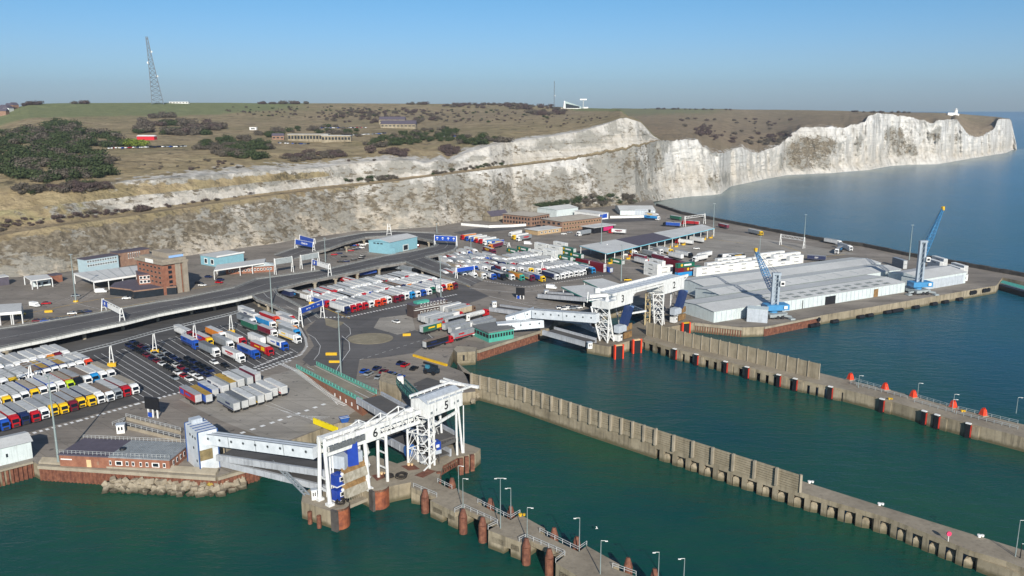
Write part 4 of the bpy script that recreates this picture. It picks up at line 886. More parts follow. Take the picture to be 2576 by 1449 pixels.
# lift tower
def lift_tower():
    a = P(478, 1187); e = empty('lift_tower', (0, 0, 0), 0, 'pale clad lift tower with dark roof stripes at the left end of the covered walkway', 'tower')
    c0, c1, c2 = P(505, 1188.5), P(554, 1175), P(462, 1167); x = (c1-c0).normalized(); W = (c1-c0).length; y = Vector((-x.y, x.x, 0)); dp = (c2-c0).dot(y); dp = abs(dp)+1.0
    zt = top_z(c0, 1089)
    boxpts(c0, x, y, W, dp, D, zt, 'walls', M_SHED, e)
    mb = MB()
    for i in range(6): t = i/5; mb.beam(V3(c0+y*dp*t, zt+.06), V3(c0+x*W+y*dp*t, zt+.06), .3, .12)
    for q in (c0, c0+x*W, c0+y*dp): mb.beam(V3(q, D), V3(q, zt), .3, .3)
    mb.build('trim', paint('2c4f86', .5, .1), e)
    boxpts(c0+x*1+y*(dp-2.5), x, y, 3, 2.4, zt+.02, zt+1.2, 'roof_hatch', M_GREY, e)
    mb = MB(); mb.prism([(c0-y*.05).xy, (c0+x*3.6-y*.05).xy, (c0+x*3.6+y*.3).xy, (c0+y*.3).xy], zt-8.2, zt-5.2, M_OLD); mb.build('landing_recess', M_CREAM, e)
    for i, (t, z) in enumerate([(.22, zt-2.2), (.42, zt-2.3), (.62, zt-2.2), (.4, zt-5.4), (.2, zt-8.6)]):
        q = V3(c0+y*dp*t-x*.03, z); mb = MB(); mb.tube(q, q-x*.06, .4, n=12); mb.build('porthole', M_INK, e)
    return c0, x, y, W, zt
c0, lx, ly, LW, lzt = lift_tower()
gA = Vector((-46.3, 191.7, 0)); ge = Vector((.68, .733, 0)).normalized(); gn = Vector((-ge.y, ge.x, 0))
w0 = V3(c0+lx*3.0+ly*1.8, 13.2); w1 = V3(gA+ge*1.0+gn*4.4, 16.3)
covered_walk(w0, w1, 3.0, 2.9, 'long pale covered walkway with portholes rising from the lift tower to gantry 6', 9)
linkspan(P(575, 1136, 8.2), V3(gA+ge*7.5+gn*3, 10.2), 8.6, .8, 'upper grey vehicle ramp leading to gantry 6', group='vehicle ramps of berth six')
linkspan(P(585, 1150, 6.4), V3(gA+ge*7.5+gn*3, 6.0), 8.6, .7, 'lower grey vehicle ramp leading to gantry 6, nearer the water', group='vehicle ramps of berth six')
mb = MB(); 
for u, v in ((556, 1150), (580, 1160)): p = P(u, v); mb.box((p.x, p.y, 6.2), (2, 3, 3.6), .4)
tag(mb.build('ramp_abutment', M_QUAY), 'concrete ramp abutment just right of the lift tower', 'abutment')
mb = MB(); a, b = P(692, 1166, 9.0), P(772, 1246, D+.2)
for o in (Vector((-.5, 0, 0)), Vector((.6, .3, 0))): mb.beam(a+o, b+o, .3)
for i in range(12): p = a.lerp(b, i/12); q = a.lerp(b, (i+1)/12); mb.beam(p+Vector((-.5, 0, 0)), q+Vector((.6, .3, 0)), .14); mb.beam(p+Vector((-.5, 0, .8)), p+Vector((-.5, 0, 0)), .08)
mb.beam(a+Vector((-.5, 0, .9)), b+Vector((-.5, 0, .9)), .08)
tag(mb.build('access_stair', paint('8b949b', .5, .15)), 'grey lattice access stair sloping down from the ramp to berth six', 'stair')
def hut(u, v, w, d, h, label, m=None, rz=.3, z=D, roof=None, cat='hut'):
    p = P(u, v, z); e = empty('kiosk', p, rz, label, cat); mb = MB(); mb.box((0, 0, h/2), (w, d, h)); mb.build('walls', m or M_WHITE, e)
    mb = MB(); mb.box((0, 0, h+.12), (w+.35, d+.35, .24)); mb.build('roof', roof or M_GREY, e)
    mb = MB(); mb.box((-w*.2, -d/2-.03, h*.6), (w*.22, .06, h*.4)); mb.box((w*.18, -d/2-.03, h*.6), (w*.22, .06, h*.4)); mb.build('window', M_INK, e); return e
hut(791, 1256, 1.3, 1.0, 2.6, 'narrow white kiosk beside the left leg of gantry 6')
# ---- berth 5
def gantry_five():
    g = empty('berth_gantry', (0, 0, 0), 0, 'white gantry with a big housing numbered 5 standing over the front pier', 'gantry')
    zb = 18.7; a, x, y, W, dp = frame((1077, 1053), (1163.6, 1019.6), (1036, 1038), zb); zt = top_z(a, 1017.5); U = Vector((0, 0, 1))
    def at(s, t, z): return V3(a+x*s+y*t, z)
    mb = MB(); pr = [(0, zb), (0, zt), (dp*.5, zt+1.1), (dp, zt), (dp, zb)]
    vs = [at(0, t, z) for t, z in pr]+[at(W, t, z) for t, z in pr]; mb.add(vs, [(0, 1, 2, 3, 4), (9, 8, 7, 6, 5), (0, 5, 6, 1), (3, 8, 9, 4), (4, 9, 5, 0)]); mb.build('housing', M_GW, g)
    mb = MB(); o = .15; vs = [at(-.3, -.3, zt+.02), at(W+.3, -.3, zt+.02), at(W+.3, dp/2, zt+1.25), at(-.3, dp/2, zt+1.25), at(W+.3, dp+.3, zt+.02), at(-.3, dp+.3, zt+.02)]; mb.add(vs, [(0, 1, 2, 3), (3, 2, 4, 5)]); mb.build('roof', M_GREY, g)
    lettering('5', 3.4, at(W*.52, -.02, (zb+zt)/2-.2), x, U, M_INK, g, 'number')
    for s, z, ww in ((.1, zb+1.2, .8), (.24, zb+1.6, .4), (.76, zb+1.6, .4), (.86, zb+1.8, .8)):
        mb = MB(); mb.box(at(W*s, -.03, z), (ww, .08, .7), math.atan2(x.y, x.x)); mb.build('vent', paint('7f8688', .5, .1), g)
    for t in (-.1, dp+.2):
        mb = MB(); mb.beam(at(-.2, t, zt+.8), at(W+3.5, t, zt+.8), .5, .6)
        for i in range(6): mb.beam(at(W*i/5, t, zt), at(W*i/5, t, zt+.6), .22)
        mb.build('crane_rail', M_GW, g)
    mb = MB(); mb.beam(at(W+3.3, -.1, zt+.8), at(W+3.3, dp+4, zt+.8), .4); mb.beam(at(W+1.0, dp+3, zt+.8), at(W+5.0, -1.6, zt+.4), .8, .7)
    mb.build('end_gangway', M_GW, g)
    f = [at(-.4, .3, 0), at(1.6, -.6, 0), at(2.4, dp*.6, 0), at(-2.2, dp*.8, 0)]
    lattice('tower', [v.xy for v in (at(0, -.2, 0), at(2.2, 0.2, 0), at(1.0, dp*.8, 0), at(-2.2, dp*.9, 0))], D, zb, g, w=.55, bays=3, bw=.17)
    lattice('tower', [v.xy for v in (at(W-.2, .1, 0), at(W-2.2, .2, 0))], D, zb, g, w=.6, bays=1, bw=.3, top=[v.xy for v in (at(W-1.6, .2, 0), at(W-2.4, .3, 0))])
    lattice('tower', [v.xy for v in (at(W-1.5, dp, 0), at(W-6.5, dp, 0))], D, zb, g, w=.6, bays=2, bw=.3, top=[v.xy for v in (at(W-2.6, dp, 0), at(W-5.2, dp, 0))])
    mb = MB(); mb.tube(at(W, -.3, D), at(W, -.3, zb), .16, n=8); mb.build('drain_pipe', M_GW, g)
    mb = MB()
    for k in range(5):
        z = D+2.6*k; mb.beam(at(-2.4, -.3, z), at(1.4, -1.3, z+2.6), .5, .12); mb.box(at(-2.6, -.2, z+2.6), (1.2, 1.0, .12), .6)
        mb.beam(at(-3.2, -.8, z+3.6), at(-2.0, .6, z+3.6), .08)
    mb.build('stairs', M_GW, g)
    mb = MB(); mb.beam(at(2, -.1, zb-2.5), at(W-2, .1, zb-1.2), .5, .7); mb.beam(at(2, dp*.7, zb-3), at(W-2, dp, zb-2), .5, .7); mb.build('tie_beam', M_GW, g)
    return a, x, y, W, dp, zb
a5, x5, y5, W5, d5, z5 = gantry_five()
def at5(s, t, z): return V3(a5+x5*s+y5*t, z)
h = empty('control_cabin', (0, 0, 0), 0, 'blue control cabin on a grey box under housing number 5', 'cabin'); p = P(1096, 1142, 7.0)
mb = MB(); mb.box(p+Vector((0, 0, 2.6)), (2.2, 2.2, 2.4), .6); mb.build('body', M_BLUE, h); mb = MB(); mb.box(p+Vector((0, 0, .9)), (2.4, 2.3, 1.1), .6); mb.build('base', M_GREY, h); mb = MB()
for o in ((-1, -1), (1, -1), (1, 1), (-1, 1)): mb.beam(p+Vector((o[0], o[1], .3)), p+Vector((o[0], o[1], -2.4)), .2)
mb.build('stand', M_GREYD, h); mb = MB(); q = p+Vector((.75, -1.35, 2.9)); mb.box(q, (.9, .1, .8), .6); mb.build('window', M_WHITE, h)
p = P(1031, 1148); e = empty('machinery_drum', p, 0, 'round blue machinery drum at the foot of gantry 5', 'drum'); mb = MB(); mb.tube((-.9, -.6, 1.7), (.9, .6, 1.7), 1.7, n=14); mb.build('drum', paint('3565a8', .5, .15), e); mb = MB(); mb.box((1.4, .9, 1.1), (1.0, 2.2, 2.2), .6); mb.build('housing', M_GREY, e)
# ramps of berth 5
NA, NB = P(746.5, 926, D+.1), P(911, 1013, 9.0); FA, FB = P(797, 919, D+.1), P(947, 991, 9.0)
def land_ramp():
    e = empty('approach_ramp', (0, 0, 0), 0, 'buff concrete approach ramp with green railings leading down toward berth five', 'ramp')
    mb = MB(); mb.prism([NA.xy, NB.xy, FB.xy, FA.xy], D, [D+.12, 9.0, 9.0, D+.12], M_RAMPC, M_BRICKR); mb.build('ramp_body', None, e)
    mb = MB(); n = (FA-NA); 
    for t in (.12, .5, .88):
        a, b = NA.lerp(FA, t), NB.lerp(FB, t); d = (b-a).normalized(); s = Vector((-d.y, d.x, 0))*.1; up = Vector((0, 0, .05)); mb.quad(a-s+up, a+s+up, b+s+up, b-s+up)
    mb.build('lane_line', M_WHITE, e)
    for k, (a, b) in enumerate(((NA, NB), (FA, FB))):
        mb = MB(); nn = 22
        mb.beam(a+Vector((0, 0, .3)), b+Vector((0, 0, .3)), .3, .6)
        for i in range(nn+1): q = a.lerp(b, i/nn); mb.beam(q, q+Vector((0, 0, 1.5)), .22)
        for z in (1.5, 1.05): mb.beam(a+Vector((0, 0, z)), b+Vector((0, 0, z)), .14)
        mb.build('railing', M_GREEN, e)
    for i in range(5):                   # white framed openings in the red brick side
        q = NA.lerp(NB, .62+i*.08); d = (NB-NA).normalized(); nn = Vector((d.y, -d.x, 0)); nn = nn if nn.y < 0 else -nn; mb = MB(); mb.box(q+nn*.05+Vector((0, 0, -2.4)), (.7, .14, 1.2), math.atan2(d.y, d.x)); mb.build('window', M_WHITE, e)
M_RAMPC = concrete('ramp_concrete', (.24, .205, .15), (.34, .30, .22), .12, 0); M_BRICKR = concrete('red_brick', (.22, .09, .05), (.34, .15, .085), .5, .3)
land_ramp()
c0_ = (NB+FB)/2
linkspan(c0_, at5(W5*.62, d5*.4, 9.2), 8.6, 1.2, 'upper grey vehicle ramp running under housing number 5', group='vehicle ramps of berth five', surf=M_DARK)
q0 = P(915, 1062, D+.6); linkspan(q0+Vector((1, 1.5, 0)), at5(W5*.35, d5*.2, 5.6), 8.4, 1.2, 'lower grey vehicle ramp to berth five starting beside the yellow beam', group='vehicle ramps of berth five')
mb = MB(); mb.prism([at5(2, .5, 0).xy, at5(W5-2, .5, 0).xy, at5(W5-2, d5*.9, 0).xy, at5(2, d5*.9, 0).xy], 8.7, 9.0, M_DARK, bottom=True); mb.beam(at5(2, .4, 9.1), at5(W5-1.5, .4, 9.1), .5, 1.0); 
for i in range(10): mb.beam(at5(2+i, .3, 9.2), at5(2+i, .3, 10.2), .08)
tag(mb.build('loading_platform', M_GREY), 'dark surfaced loading platform under housing number 5', 'platform')
# abutment and green truss bridge by berth 5
e = empty('concrete_abutment', (0, 0, 0), 0, 'tall buff concrete block with a white end panel behind gantry 5', 'abutment'); a, x, y, W, dp = frame((957, 1010), (1013, 1015), (950, 975), D)
zt = D+6.0
mb = MB(); p0, p1, p2 = P(950, 990), P(1012, 1012), P(1012, 975); mb.prism([P(955, 1000).xy, P(1010, 1018).xy, P(1012, 990).xy, P(962, 976).xy], D-4, [zt, zt, zt, zt], M_QUAY); mb.build('block', None, e)
q = P(1008, 1000); mb = MB(); mb.box(V3(q, zt-1), (2.0, 1.2, 5.0), .3); mb.build('white_panel', M_WHITE, e)
b = empty('truss_bridge', (0, 0, 0), 0, 'dark green lattice bridge sloping from the abutment to gantry 5', 'bridge'); p, q = V3(P(1010, 990), zt+1.5), at5(-1, d5*.9, 17.0); p = P(1008, 968, 10.5); q = P(1052, 1012, 13.0)
for o in (-1.3, 1.3): truss(p+Vector((o, 0, 0)), q+Vector((o, 0, 0)), 2.0, 'side_truss', b, w=.3, n=9, m=paint('2f6a62', .5, .2))
mb = MB(); mb.beam(p, q, 2.4, .2); mb.build('floor', M_INK, b)
flat('dark_gravel', [(1040, 965), (1075, 950), (1105, 958), (1120, 972), (1090, 985), (1050, 990)], M_DARK, .036)
# yellow beam, blue skip, in the yard
e = empty('spreader_beam', (0, 0, 0), 0, 'bright yellow steel beam lying on trestles in the stained yard', 'beam'); a, b = P(789, 1058, D+1.0), P(849, 1082, D+1.0); mb = MB(); mb.beam(a, b, .5, 1.8); 
for i in range(7): q = a.lerp(b, i/6); mb.box(q, (.15, .8, 1.8), .4)
mb.build('beam', paint('e8d20c', .4, .06), e); mb = MB(); mb.box(a+Vector((1, 0, -.9)), (1, 1.5, .3)); mb.box(b+Vector((-1, 0, -.9)), (1, 1.5, .3)); mb.build('trestle', M_GREYD, e)
p = P(866, 1061); e = empty('skip', p, .5, 'small blue skip beside the end of the yellow beam', 'skip'); mb = MB(); mb.add([(-1, -.8, 0), (1, -.8, 0), (1, .8, 0), (-1, .8, 0), (-1.5, -1, 1.6), (1.5, -1, 1.6), (1.5, 1, 1.6), (-1.5, 1, 1.6)], [(0, 1, 5, 4), (1, 2, 6, 5), (2, 3, 7, 6), (3, 0, 4, 7), (4, 5, 6, 7)]); mb.build('bin', paint('2a5aa6', .5, .2), e); mb = MB(); mb.box((0, 0, 1.66), (3.1, .12, .12)); mb.box((0, -1.0, 1.6), (3.1, .1, .15)); mb.build('rim', M_GREY, e)
# ---- berths 2 and 3
def gantry_far():
    g = empty('berth_gantry', (0, 0, 0), 0, 'long white double gantry with housings numbered 3 and 2 beside the warehouse', 'gantry'); U = Vector((0, 0, 1))
    zb = 19.4; A = P(1531.5, 779, zb); B = P(1591.5, 761.7, zb); x = (B-A); x.z = 0; W = x.length; x /= W; y = Vector((-x.y, x.x, 0)); y = y if y.y > 0 else -y
    C = P(1498, 768, zb); dp = (C-A).dot(y)
    if dp < 4: dp = 5.5
    def at(s, t, z): return V3(A+x*s+y*t, z)
    zlow = top_z(A, 760); zt = top_z(B, 729)
    mb = MB(); mb.prism([at(0, 0, 0).xy, at(W*.45, 0, 0).xy, at(W*.45, dp, 0).xy, at(0, dp, 0).xy], zb, zlow, M_GREY, M_GW, bottom=True); mb.build('machine_deck', None, g)
    mb = MB(); s0 = W*.32; mb.add([at(s0, -.1, zb), at(W, -.1, zb), at(W, -.1, zt), at(s0+.8, -.1, zt-.5), at(s0, -.1, zlow+1.6), at(s0, .2, zb), at(W, .2, zb), at(W, .2, zt), at(s0+.8, .2, zt-.5), at(s0, .2, zlow+1.6)], [(0, 1, 2, 3, 4), (9, 8, 7, 6, 5), (1, 6, 7, 2), (0, 4, 9, 5), (2, 7, 8, 3), (0, 5, 6, 1)]); mb.prism([at(s0, .3, 0).xy, at(W, .3, 0).xy, at(W, dp, 0).xy, at(s0, dp, 0).xy], zb, zt-.3, M_GREY, M_GW, bottom=True); mb.build('housing', M_GW, g)
    lettering('3', 4.4, at(W*.56, -.1, zb+2.9), x, U, M_INK, g, 'number')
    E2 = P(1669, 741, zb); sE = (E2-A).dot(x); tE = (E2-A).dot(y); F2 = P(1720, 726, zb); sF = (F2-A).dot(x); zt2 = top_z(F2, 696)
    off = y*tE
    def a2(s, t, z): return V3(A+off+x*s+y*t, z)
    mb = MB(); mb.prism([a2(sE, 0, 0).xy, a2(sF, 0, 0).xy, a2(sF, dp, 0).xy, a2(sE, dp, 0).xy], zb, zt2, M_GREY, M_GW, bottom=True); mb.build('housing', None, g)
    lettering('2', 4.4, a2(sE+(sF-sE)*.5, -.02, (zb+zt2)/2+.1), x, U, M_INK, g, 'number')
    for t, z in ((.0, zt+.1), (dp, zt+.4)):
        mb = MB(); a_, b_ = at(W*.15, t, z), a2(sF+3.0, t, zt2+.3); mb.beam(a_, b_, .5, 1.1); mb.build('crane_rail', M_GW, g)
    mb = MB(); mb.quad(at(W*.3, .3, zt-.2), a2(sF, .3, zt2-.0), a2(sF, dp-.3, zt2+.0), at(W*.3, dp-.3, zt-.2)); mb.quad(at(W*.3, .3, zt-.6), at(W*.3, dp-.3, zt-.6), a2(sF, dp-.3, zt2-.4), a2(sF, .3, zt2-.4)); 
    for i in range(16): t = i/15; mb.beam(at(W*.3, 0, zt).lerp(a2(sF, 0, zt2+.1), t), at(W*.3, dp, zt).lerp(a2(sF, dp, zt2+.1), t), .3)
    mb.build('bridge_deck', M_GREY, g)
    mb = MB(); mb.beam(at(W, 0, zb+3.5), at(W+6, 0, zt), .4); mb.beam(a2(sE, 0, zb+1), a2(sE-7, 0, zt), .35); mb.beam(a2(sE, dp, zb+1), a2(sE-7, dp, zt), .35); mb.beam(at(W, 0, zt-1), a2(sE, 0, zt2-1), .6, .8); mb.beam(at(W, dp, zb+2), a2(sE, dp, zb+2), .4); mb.beam(a2(sF, 0, zb+4), a2(sF+3, 0, zt2), .3); mb.build('struts', M_GW, g)
    mb = MB(); c = at(W*.02, dp*.5, zlow); mb.box(c+Vector((-1.5, 2, 3.8)), (2.2, 1.8, 2.0), .3); mb.beam(at(-2, dp, zlow+1.5), at(W*.8, dp*.2, zt-1.5), 1.2, 1.3); mb.beam(at(-3.6, dp*.9, zlow), at(1.0, dp*.5, zlow+.6), .3); mb.tube(at(1.4, 2.0, zlow), at(1.4, 2.0, zlow+2.2), 1.0, .35, 8); mb.beam(at(-3.2, dp, zlow-1), at(-1.4, dp+1, zlow+3), .3); mb.build('top_machinery', M_GW, g)
    f = [P(1509, 857.5).xy, P(1528, 863).xy]; ff = [Vector(q) for q in f]; d = (ff[1]-ff[0]).normalized(); nrm = Vector((-d.y, d.x)); nrm = nrm if nrm.y > 0 else -nrm
    feet = [ff[0], ff[1], ff[1]+x.xy*1.0+nrm*3.0, ff[0]+nrm*3.2]; tops = [at(-.6, dp, 0).xy, at(.6, .2, 0).xy, at(2.6, 2.0, 0).xy, at(1.2, dp-.3, 0).xy]
    lattice('tower', feet, D, zb, g, w=.62, bays=5, bw=.3, top=tops)
    r = P(1576, 822); lattice('tower', [r.xy, (r+y*4).xy], D, zb, g, w=.6, bays=2, bw=.3, top=[at(W-1, .3, 0).xy, at(W-1, dp, 0).xy])
    f2 = [P(1646.5, 817).xy, P(1665, 820).xy]; q0, q1 = Vector(f2[0]), Vector(f2[1]); lattice('tower', [q0, q1, q1+Vector((1.5, 3.2)), q0+Vector((.6, 3.6))], D, zb, g, w=.6, bays=5, bw=.3, top=[a2(sE-3.0, dp*.4, 0).xy, a2(sE+.3, 0, 0).xy, a2(sE+2, 2.2, 0).xy, a2(sE-1.4, dp*.8, 0).xy])
    q = P(1622, 818); lattice('tower', [q.xy, (q+Vector((2.2, .6, 0))).xy], D, zb, g, w=.45, bays=5, bw=.3, m=paint('cbb98e', .6, .2)); q = P(1704, 806); lattice('tower', [q.xy, (q+y*4).xy], D, zb, g, w=.6, bays=2, bw=.3)
    mb = MB(); mb.beam(P(1577, 790, 12), P(1625, 782, 12), .8, .7); mb.build('link_pipe', M_GW, g)
    return A, x, y, W, dp, zb, a2, sE, sF
A3, x3, y3, W3, d3, z3, a2f, sE, sF = gantry_far()
def at3(s, t, z): return V3(A3+x3*s+y3*t, z)
for k, (c, lab) in enumerate(((at3(W3*.62, -1.0, 0), '3'), (a2f(sE+(sF-sE)*.78, -.6, 0), '2'))):
    e = empty('passenger_gangway', (0, 0, 0), 0, 'dark blue sloping gangway hanging under housing number '+lab, 'gangway', 'sloping blue gangways')
    a_, b_ = V3(c+x3*2.6, 18.6), V3(c-x3*1.2, 11.4); mb = MB(); mb.beam(a_, b_, 2.6, 3.4, up=(x3.x, x3.y, 0)); mb.build('tunnel', M_NAVY, e)
    mb = MB(); mb.beam(a_+x3*1.9, b_+x3*1.9, 2.3, .3, up=(x3.x, x3.y, 0)); mb.build('lattice_side', paint('5f7fae', .5, .3, 3), e)
    mb = MB(); mb.box(V3(c-x3*3.4, 10.4), (5.6, 2.6, 2.9), math.atan2(x3.y, x3.x)); mb.build('cabin', M_GREY, e)
    for j, z in enumerate((8.6, 5.2)):
        f = empty('ship_flap', (0, 0, 0), 0, ('upper' if j == 0 else 'lower')+' brown loading flap and pale control box below housing number '+lab, 'flap', 'loading flaps of the far berths')
        o = V3(c+y3*.8, z); mb = MB(); mb.box(o+x3*2.0+y3*(-.8)+Vector((0, 0, 1.2)), (5.6, .5, 2.6), math.atan2(x3.y, x3.x), M=None); mb.build('flap_plate', M_RUSTY, f)
        mb = MB(); mb.box(o-x3*3.6+Vector((0, 0, 1.0)), (2.6, 2.4, 2.6), math.atan2(x3.y, x3.x)); w_ = mb.build('control_box', M_GW, f); mb = MB(); mb.box(o-x3*3.0-y3*1.24+Vector((0, 0, 1.3)), (.7, .08, .7), math.atan2(x3.y, x3.x)); mb.build('window', M_INK, w_)
        mb = MB(); mb.box(o+y3*4+Vector((0, 0, -.2)), (9, 9, .5), math.atan2(x3.y, x3.x)); mb.build('deck', M_DARK, f)
P3 = [(1477, 862.5), (1532, 872.5), (1545, 868), (1606, 851), (1619, 851), (1640, 860), (1700, 880), (1720, 850), (1743, 812), (1735, 790), (1640, 795), (1560, 830), (1500, 850)]
P3 = [(1477, 862.5), (1532, 872.5), (1606, 851), (1619, 852), (1640, 830), (1745, 812), (1735, 790), (1640, 795), (1560, 830), (1500, 848)]
mb = MB(); mb.prism([p.xy for p in PP(P3)], -3, D+.02, M_DIRT, M_QUAY); tag(mb.build('berth_platform'), 'brown concrete platform under the gantries of berths 2 and 3', 'platform')
def orange_fender(u, v, i, yellow=False):
    p = P(u, v, 2.5); e = empty('orange_fender', (0, 0, 0), 0, 'orange framed black fender %s' % ['at the outer corner of berth 3', 'where the far jetty joins berth 3', 'with yellow cap right of the panel wall', 'low beside the yellow capped pair'][i], 'fender', 'orange framed fenders')
    d = Vector((1, .35, 0)).normalized()
    mb = MB(); mb.box(p+d*1.7, (3.2, 1.2, 6.0 if i < 3 else 3.0), math.atan2(d.y, d.x)); mb.build('rubber_face', M_BLACK, e)
    for s in (0, 3.6):
        mb = MB(); mb.box(p+d*s+Vector((0, -.4, .2)), (.55, 1.2, 6.6 if i < 3 else 3.4), math.atan2(d.y, d.x)); mb.build('frame_post', M_ORANGE, e)
    mb = MB(); mb.box(p+d*1.8+Vector((0, 0, 3.2 if i < 3 else 1.8)), (3.9, 1.3, .4), math.atan2(d.y, d.x)); mb.build('cap', M_YEL if i > 1 else M_CREAM, e)
for i, (u, v) in enumerate([(1546, 888), (1592, 874), (1716, 830), (1684, 830)]): orange_fender(u, v, i)
# covered walkway and control building near berth 3
covered_walk(P(1250, 822, 8.0), P(1366, 811, 9.2), 4.6, 3.4, 'lower pale covered walkway with portholes on the roof of the green building', 5, seams=2)
covered_walk(P(1275, 805, 9.5), P(1345, 784, 13.4), 4.6, 3.4, 'short pale covered walkway climbing above the green building', 2, seams=3)
covered_walk(P(1343, 788, 13.2), P(1503, 800, 15.4), 3.6, 3.6, 'long pale covered walkway with round windows leading to housing number 3', 8, seams=2)
M_TEAL = paint('4aa08e', .5, .1)
e = empty('control_building', (0, 0, 0), 0, 'low green building with long window bands on the quay edge', 'building'); a, x, y, W, dp = frame((1230, 862), (1292, 851), (1214, 845), D); zt = D+4.2
boxpts(a, x, y, W, dp+2, D, zt, 'walls', M_TEAL, e); boxpts(a-x*.5-y*.5, x, y, W+1, dp+3, zt+.01, zt+.5, 'roof', paint('6f706e', .8, .1), e)
for s in range(2):
    for i in range(9 if s == 0 else 5):
        q = (a+x*(W*(i+.5)/9)-y*.03) if s == 0 else (a+y*((dp+2)*(i+.5)/5)-x*.03); mb = MB(); mb.box(V3(q, D+2.5), ((W/9-.5), .08, 1.5) if s == 0 else (.08, (dp+2)/5-.5, 1.5), math.atan2(x.y, x.x)); mb.build('window', M_INK, e)
# quay-side ramps behind gantry 3 and 2
for (p, q, l) in [((1245, 775, 5.5), (1500, 810, 9), 'grey vehicle ramp below the long covered walkway'), ((1380, 833, 6.2), (1485, 862, 5.4), 'low grey ramp on the water side of berth 3'), ((1365, 742, 6.2), (1500, 752, 9), 'upper grey vehicle ramp behind housing number 3'), ((1440, 800, 5.6), (1530, 835, 8.0), 'short grey ramp passing under the long covered walkway'), ((1600, 768, 6), (1650, 790, 8), 'grey vehicle ramp between the far gantries')]:
    linkspan(P(*p), P(*q), 7.5, 1.1, l, group='ramps of the far berths')
# ================================================================== VIADUCTS
M_SHADEWALL = paint('2a2b2f', .9, .3)  # near-black, painted as the shade beneath the raised decks
M_FASC = paint('dcdcd6', .5, .1, .5, streak=.3); M_DUSK = concrete('deck_edge', (.16, .15, .14), (.30, .28, .25), .3, .3)
def strip(name, label, near, far, zs, th=1.3, fascia=None, road=None, back=None, gap=False):
    """raised roadway between two surveyed edges (same number of points); z per point"""
    N = [P(u, v, z) for (u, v), z in zip(near, zs)]; Fp = [P(u, v, z) for (u, v), z in zip(far, zs)]; m = road or M_ROAD
    def dens(L, k=4):
        out = []
        for a, b in zip(L, L[1:]):
            for i in range(k): out.append(a.lerp(b, i/k))
        return out+[L[-1]]
    e = empty('elevated_road', (0, 0, 0), 0, label, 'road bridge'); mb = MB(); fa = MB(); pr = MB(); ln = MB()
    for i in range(len(N)-1):
        a, b, c, d = N[i], N[i+1], Fp[i+1], Fp[i]; t = Vector((0, 0, th)); mb.quad(a, b, c, d, m); mb.quad(a-t, d-t, c-t, b-t, M_DUSK); mb.quad(d, c, c-t, d-t, M_DUSK)
        fa.quad(a-t, b-t, b+Vector((0, 0, .1)), a+Vector((0, 0, .1)))
        for (p, q) in (((d, c),) if gap and i == 0 else ((a, b), (d, c))):
            pr.beam(p+Vector((0, 0, .25)), q+Vector((0, 0, .25)), .35, .5); pr.beam(p+Vector((0, 0, 1.0)), q+Vector((0, 0, 1.0)), .1, .1)
            k = max(1, int((q-p).length/3))
            for j in range(k): r = p.lerp(q, j/k); pr.beam(r, r+Vector((0, 0, 1.0)), .1)
        for f in (.06, .5, .94):
            p, q = a.lerp(d, f), b.lerp(c, f); w = (q-p).normalized(); s = Vector((-w.y, w.x, 0))*.1; up = Vector((0, 0, .04)); ln.quad(p-s+up, q-s+up, q+s+up, p+s+up)
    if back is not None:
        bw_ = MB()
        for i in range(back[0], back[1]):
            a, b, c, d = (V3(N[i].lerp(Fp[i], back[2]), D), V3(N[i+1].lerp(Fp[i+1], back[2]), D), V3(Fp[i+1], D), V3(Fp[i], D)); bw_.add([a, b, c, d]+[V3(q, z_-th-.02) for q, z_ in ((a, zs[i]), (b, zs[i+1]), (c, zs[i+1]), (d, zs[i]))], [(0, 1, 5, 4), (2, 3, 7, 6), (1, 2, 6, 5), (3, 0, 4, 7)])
        bw_.build('shade_wall', M_SHADEWALL, e)  # added dark wall that shuts out light from behind the deck
    mb.build('deck', None, e); fa.build('fascia', fascia or M_DUSK, e); pr.build('parapet', paint('8d8f8c', .6, .2), e); ln.build('lane_line', paint('c9c9c4', .6, .1), e); return e, N, Fp
def column(u, v, zt, label='round concrete column', e=None, w=1.6):
    p = P(u, v); mb = MB(); mb.tube(p, V3(p, zt), w/2, w/2, 12); mb.box(V3(p, zt-.3), (w*1.5, w*1.5, .6)); o = mb.build('column', M_LEDGE, e); return o
Z1 = 9.6
e1, N1, F1 = strip('v', 'main raised road with a white edge beam sweeping across the left of the port',
    [(-120, 910), (0, 877), (108, 855), (212, 832), (310, 812), (397, 790.5), (482, 773.5), (540, 763.5), (595, 752.5), (634, 743)],
    [(-120, 845), (0, 828), (75, 817), (150, 804), (225, 792), (320, 774), (400, 760), (450, 753), (520, 738), (590, 724)], [Z1]*10, fascia=M_FASC, back=(0, 9, .5))
for u, v in [(21, 905), (110, 878), (213, 853), (310, 829), (397, 808), (482, 790.5), (540, 780), (597, 769)]: column(u, v, Z1-1.3, e=e1)
e2, N2, F2 = strip('v', 'middle raised road crossing above the central lorry park',
    [(634, 743), (691, 729), (769, 709), (830, 697), (894, 684), (950, 671), (1021, 660)],
    [(590, 724), (644, 703), (740, 690), (819, 679), (900, 660), (969, 644), (1035, 633)], [Z1]*7, back=(0, 6, .45))
for u, v in [(727, 739), (793, 727), (845, 717), (899, 704), (954, 691), (1007, 678), (1022, 678), (1031, 678)]: column(u, v, Z1-1.3, e=e2)
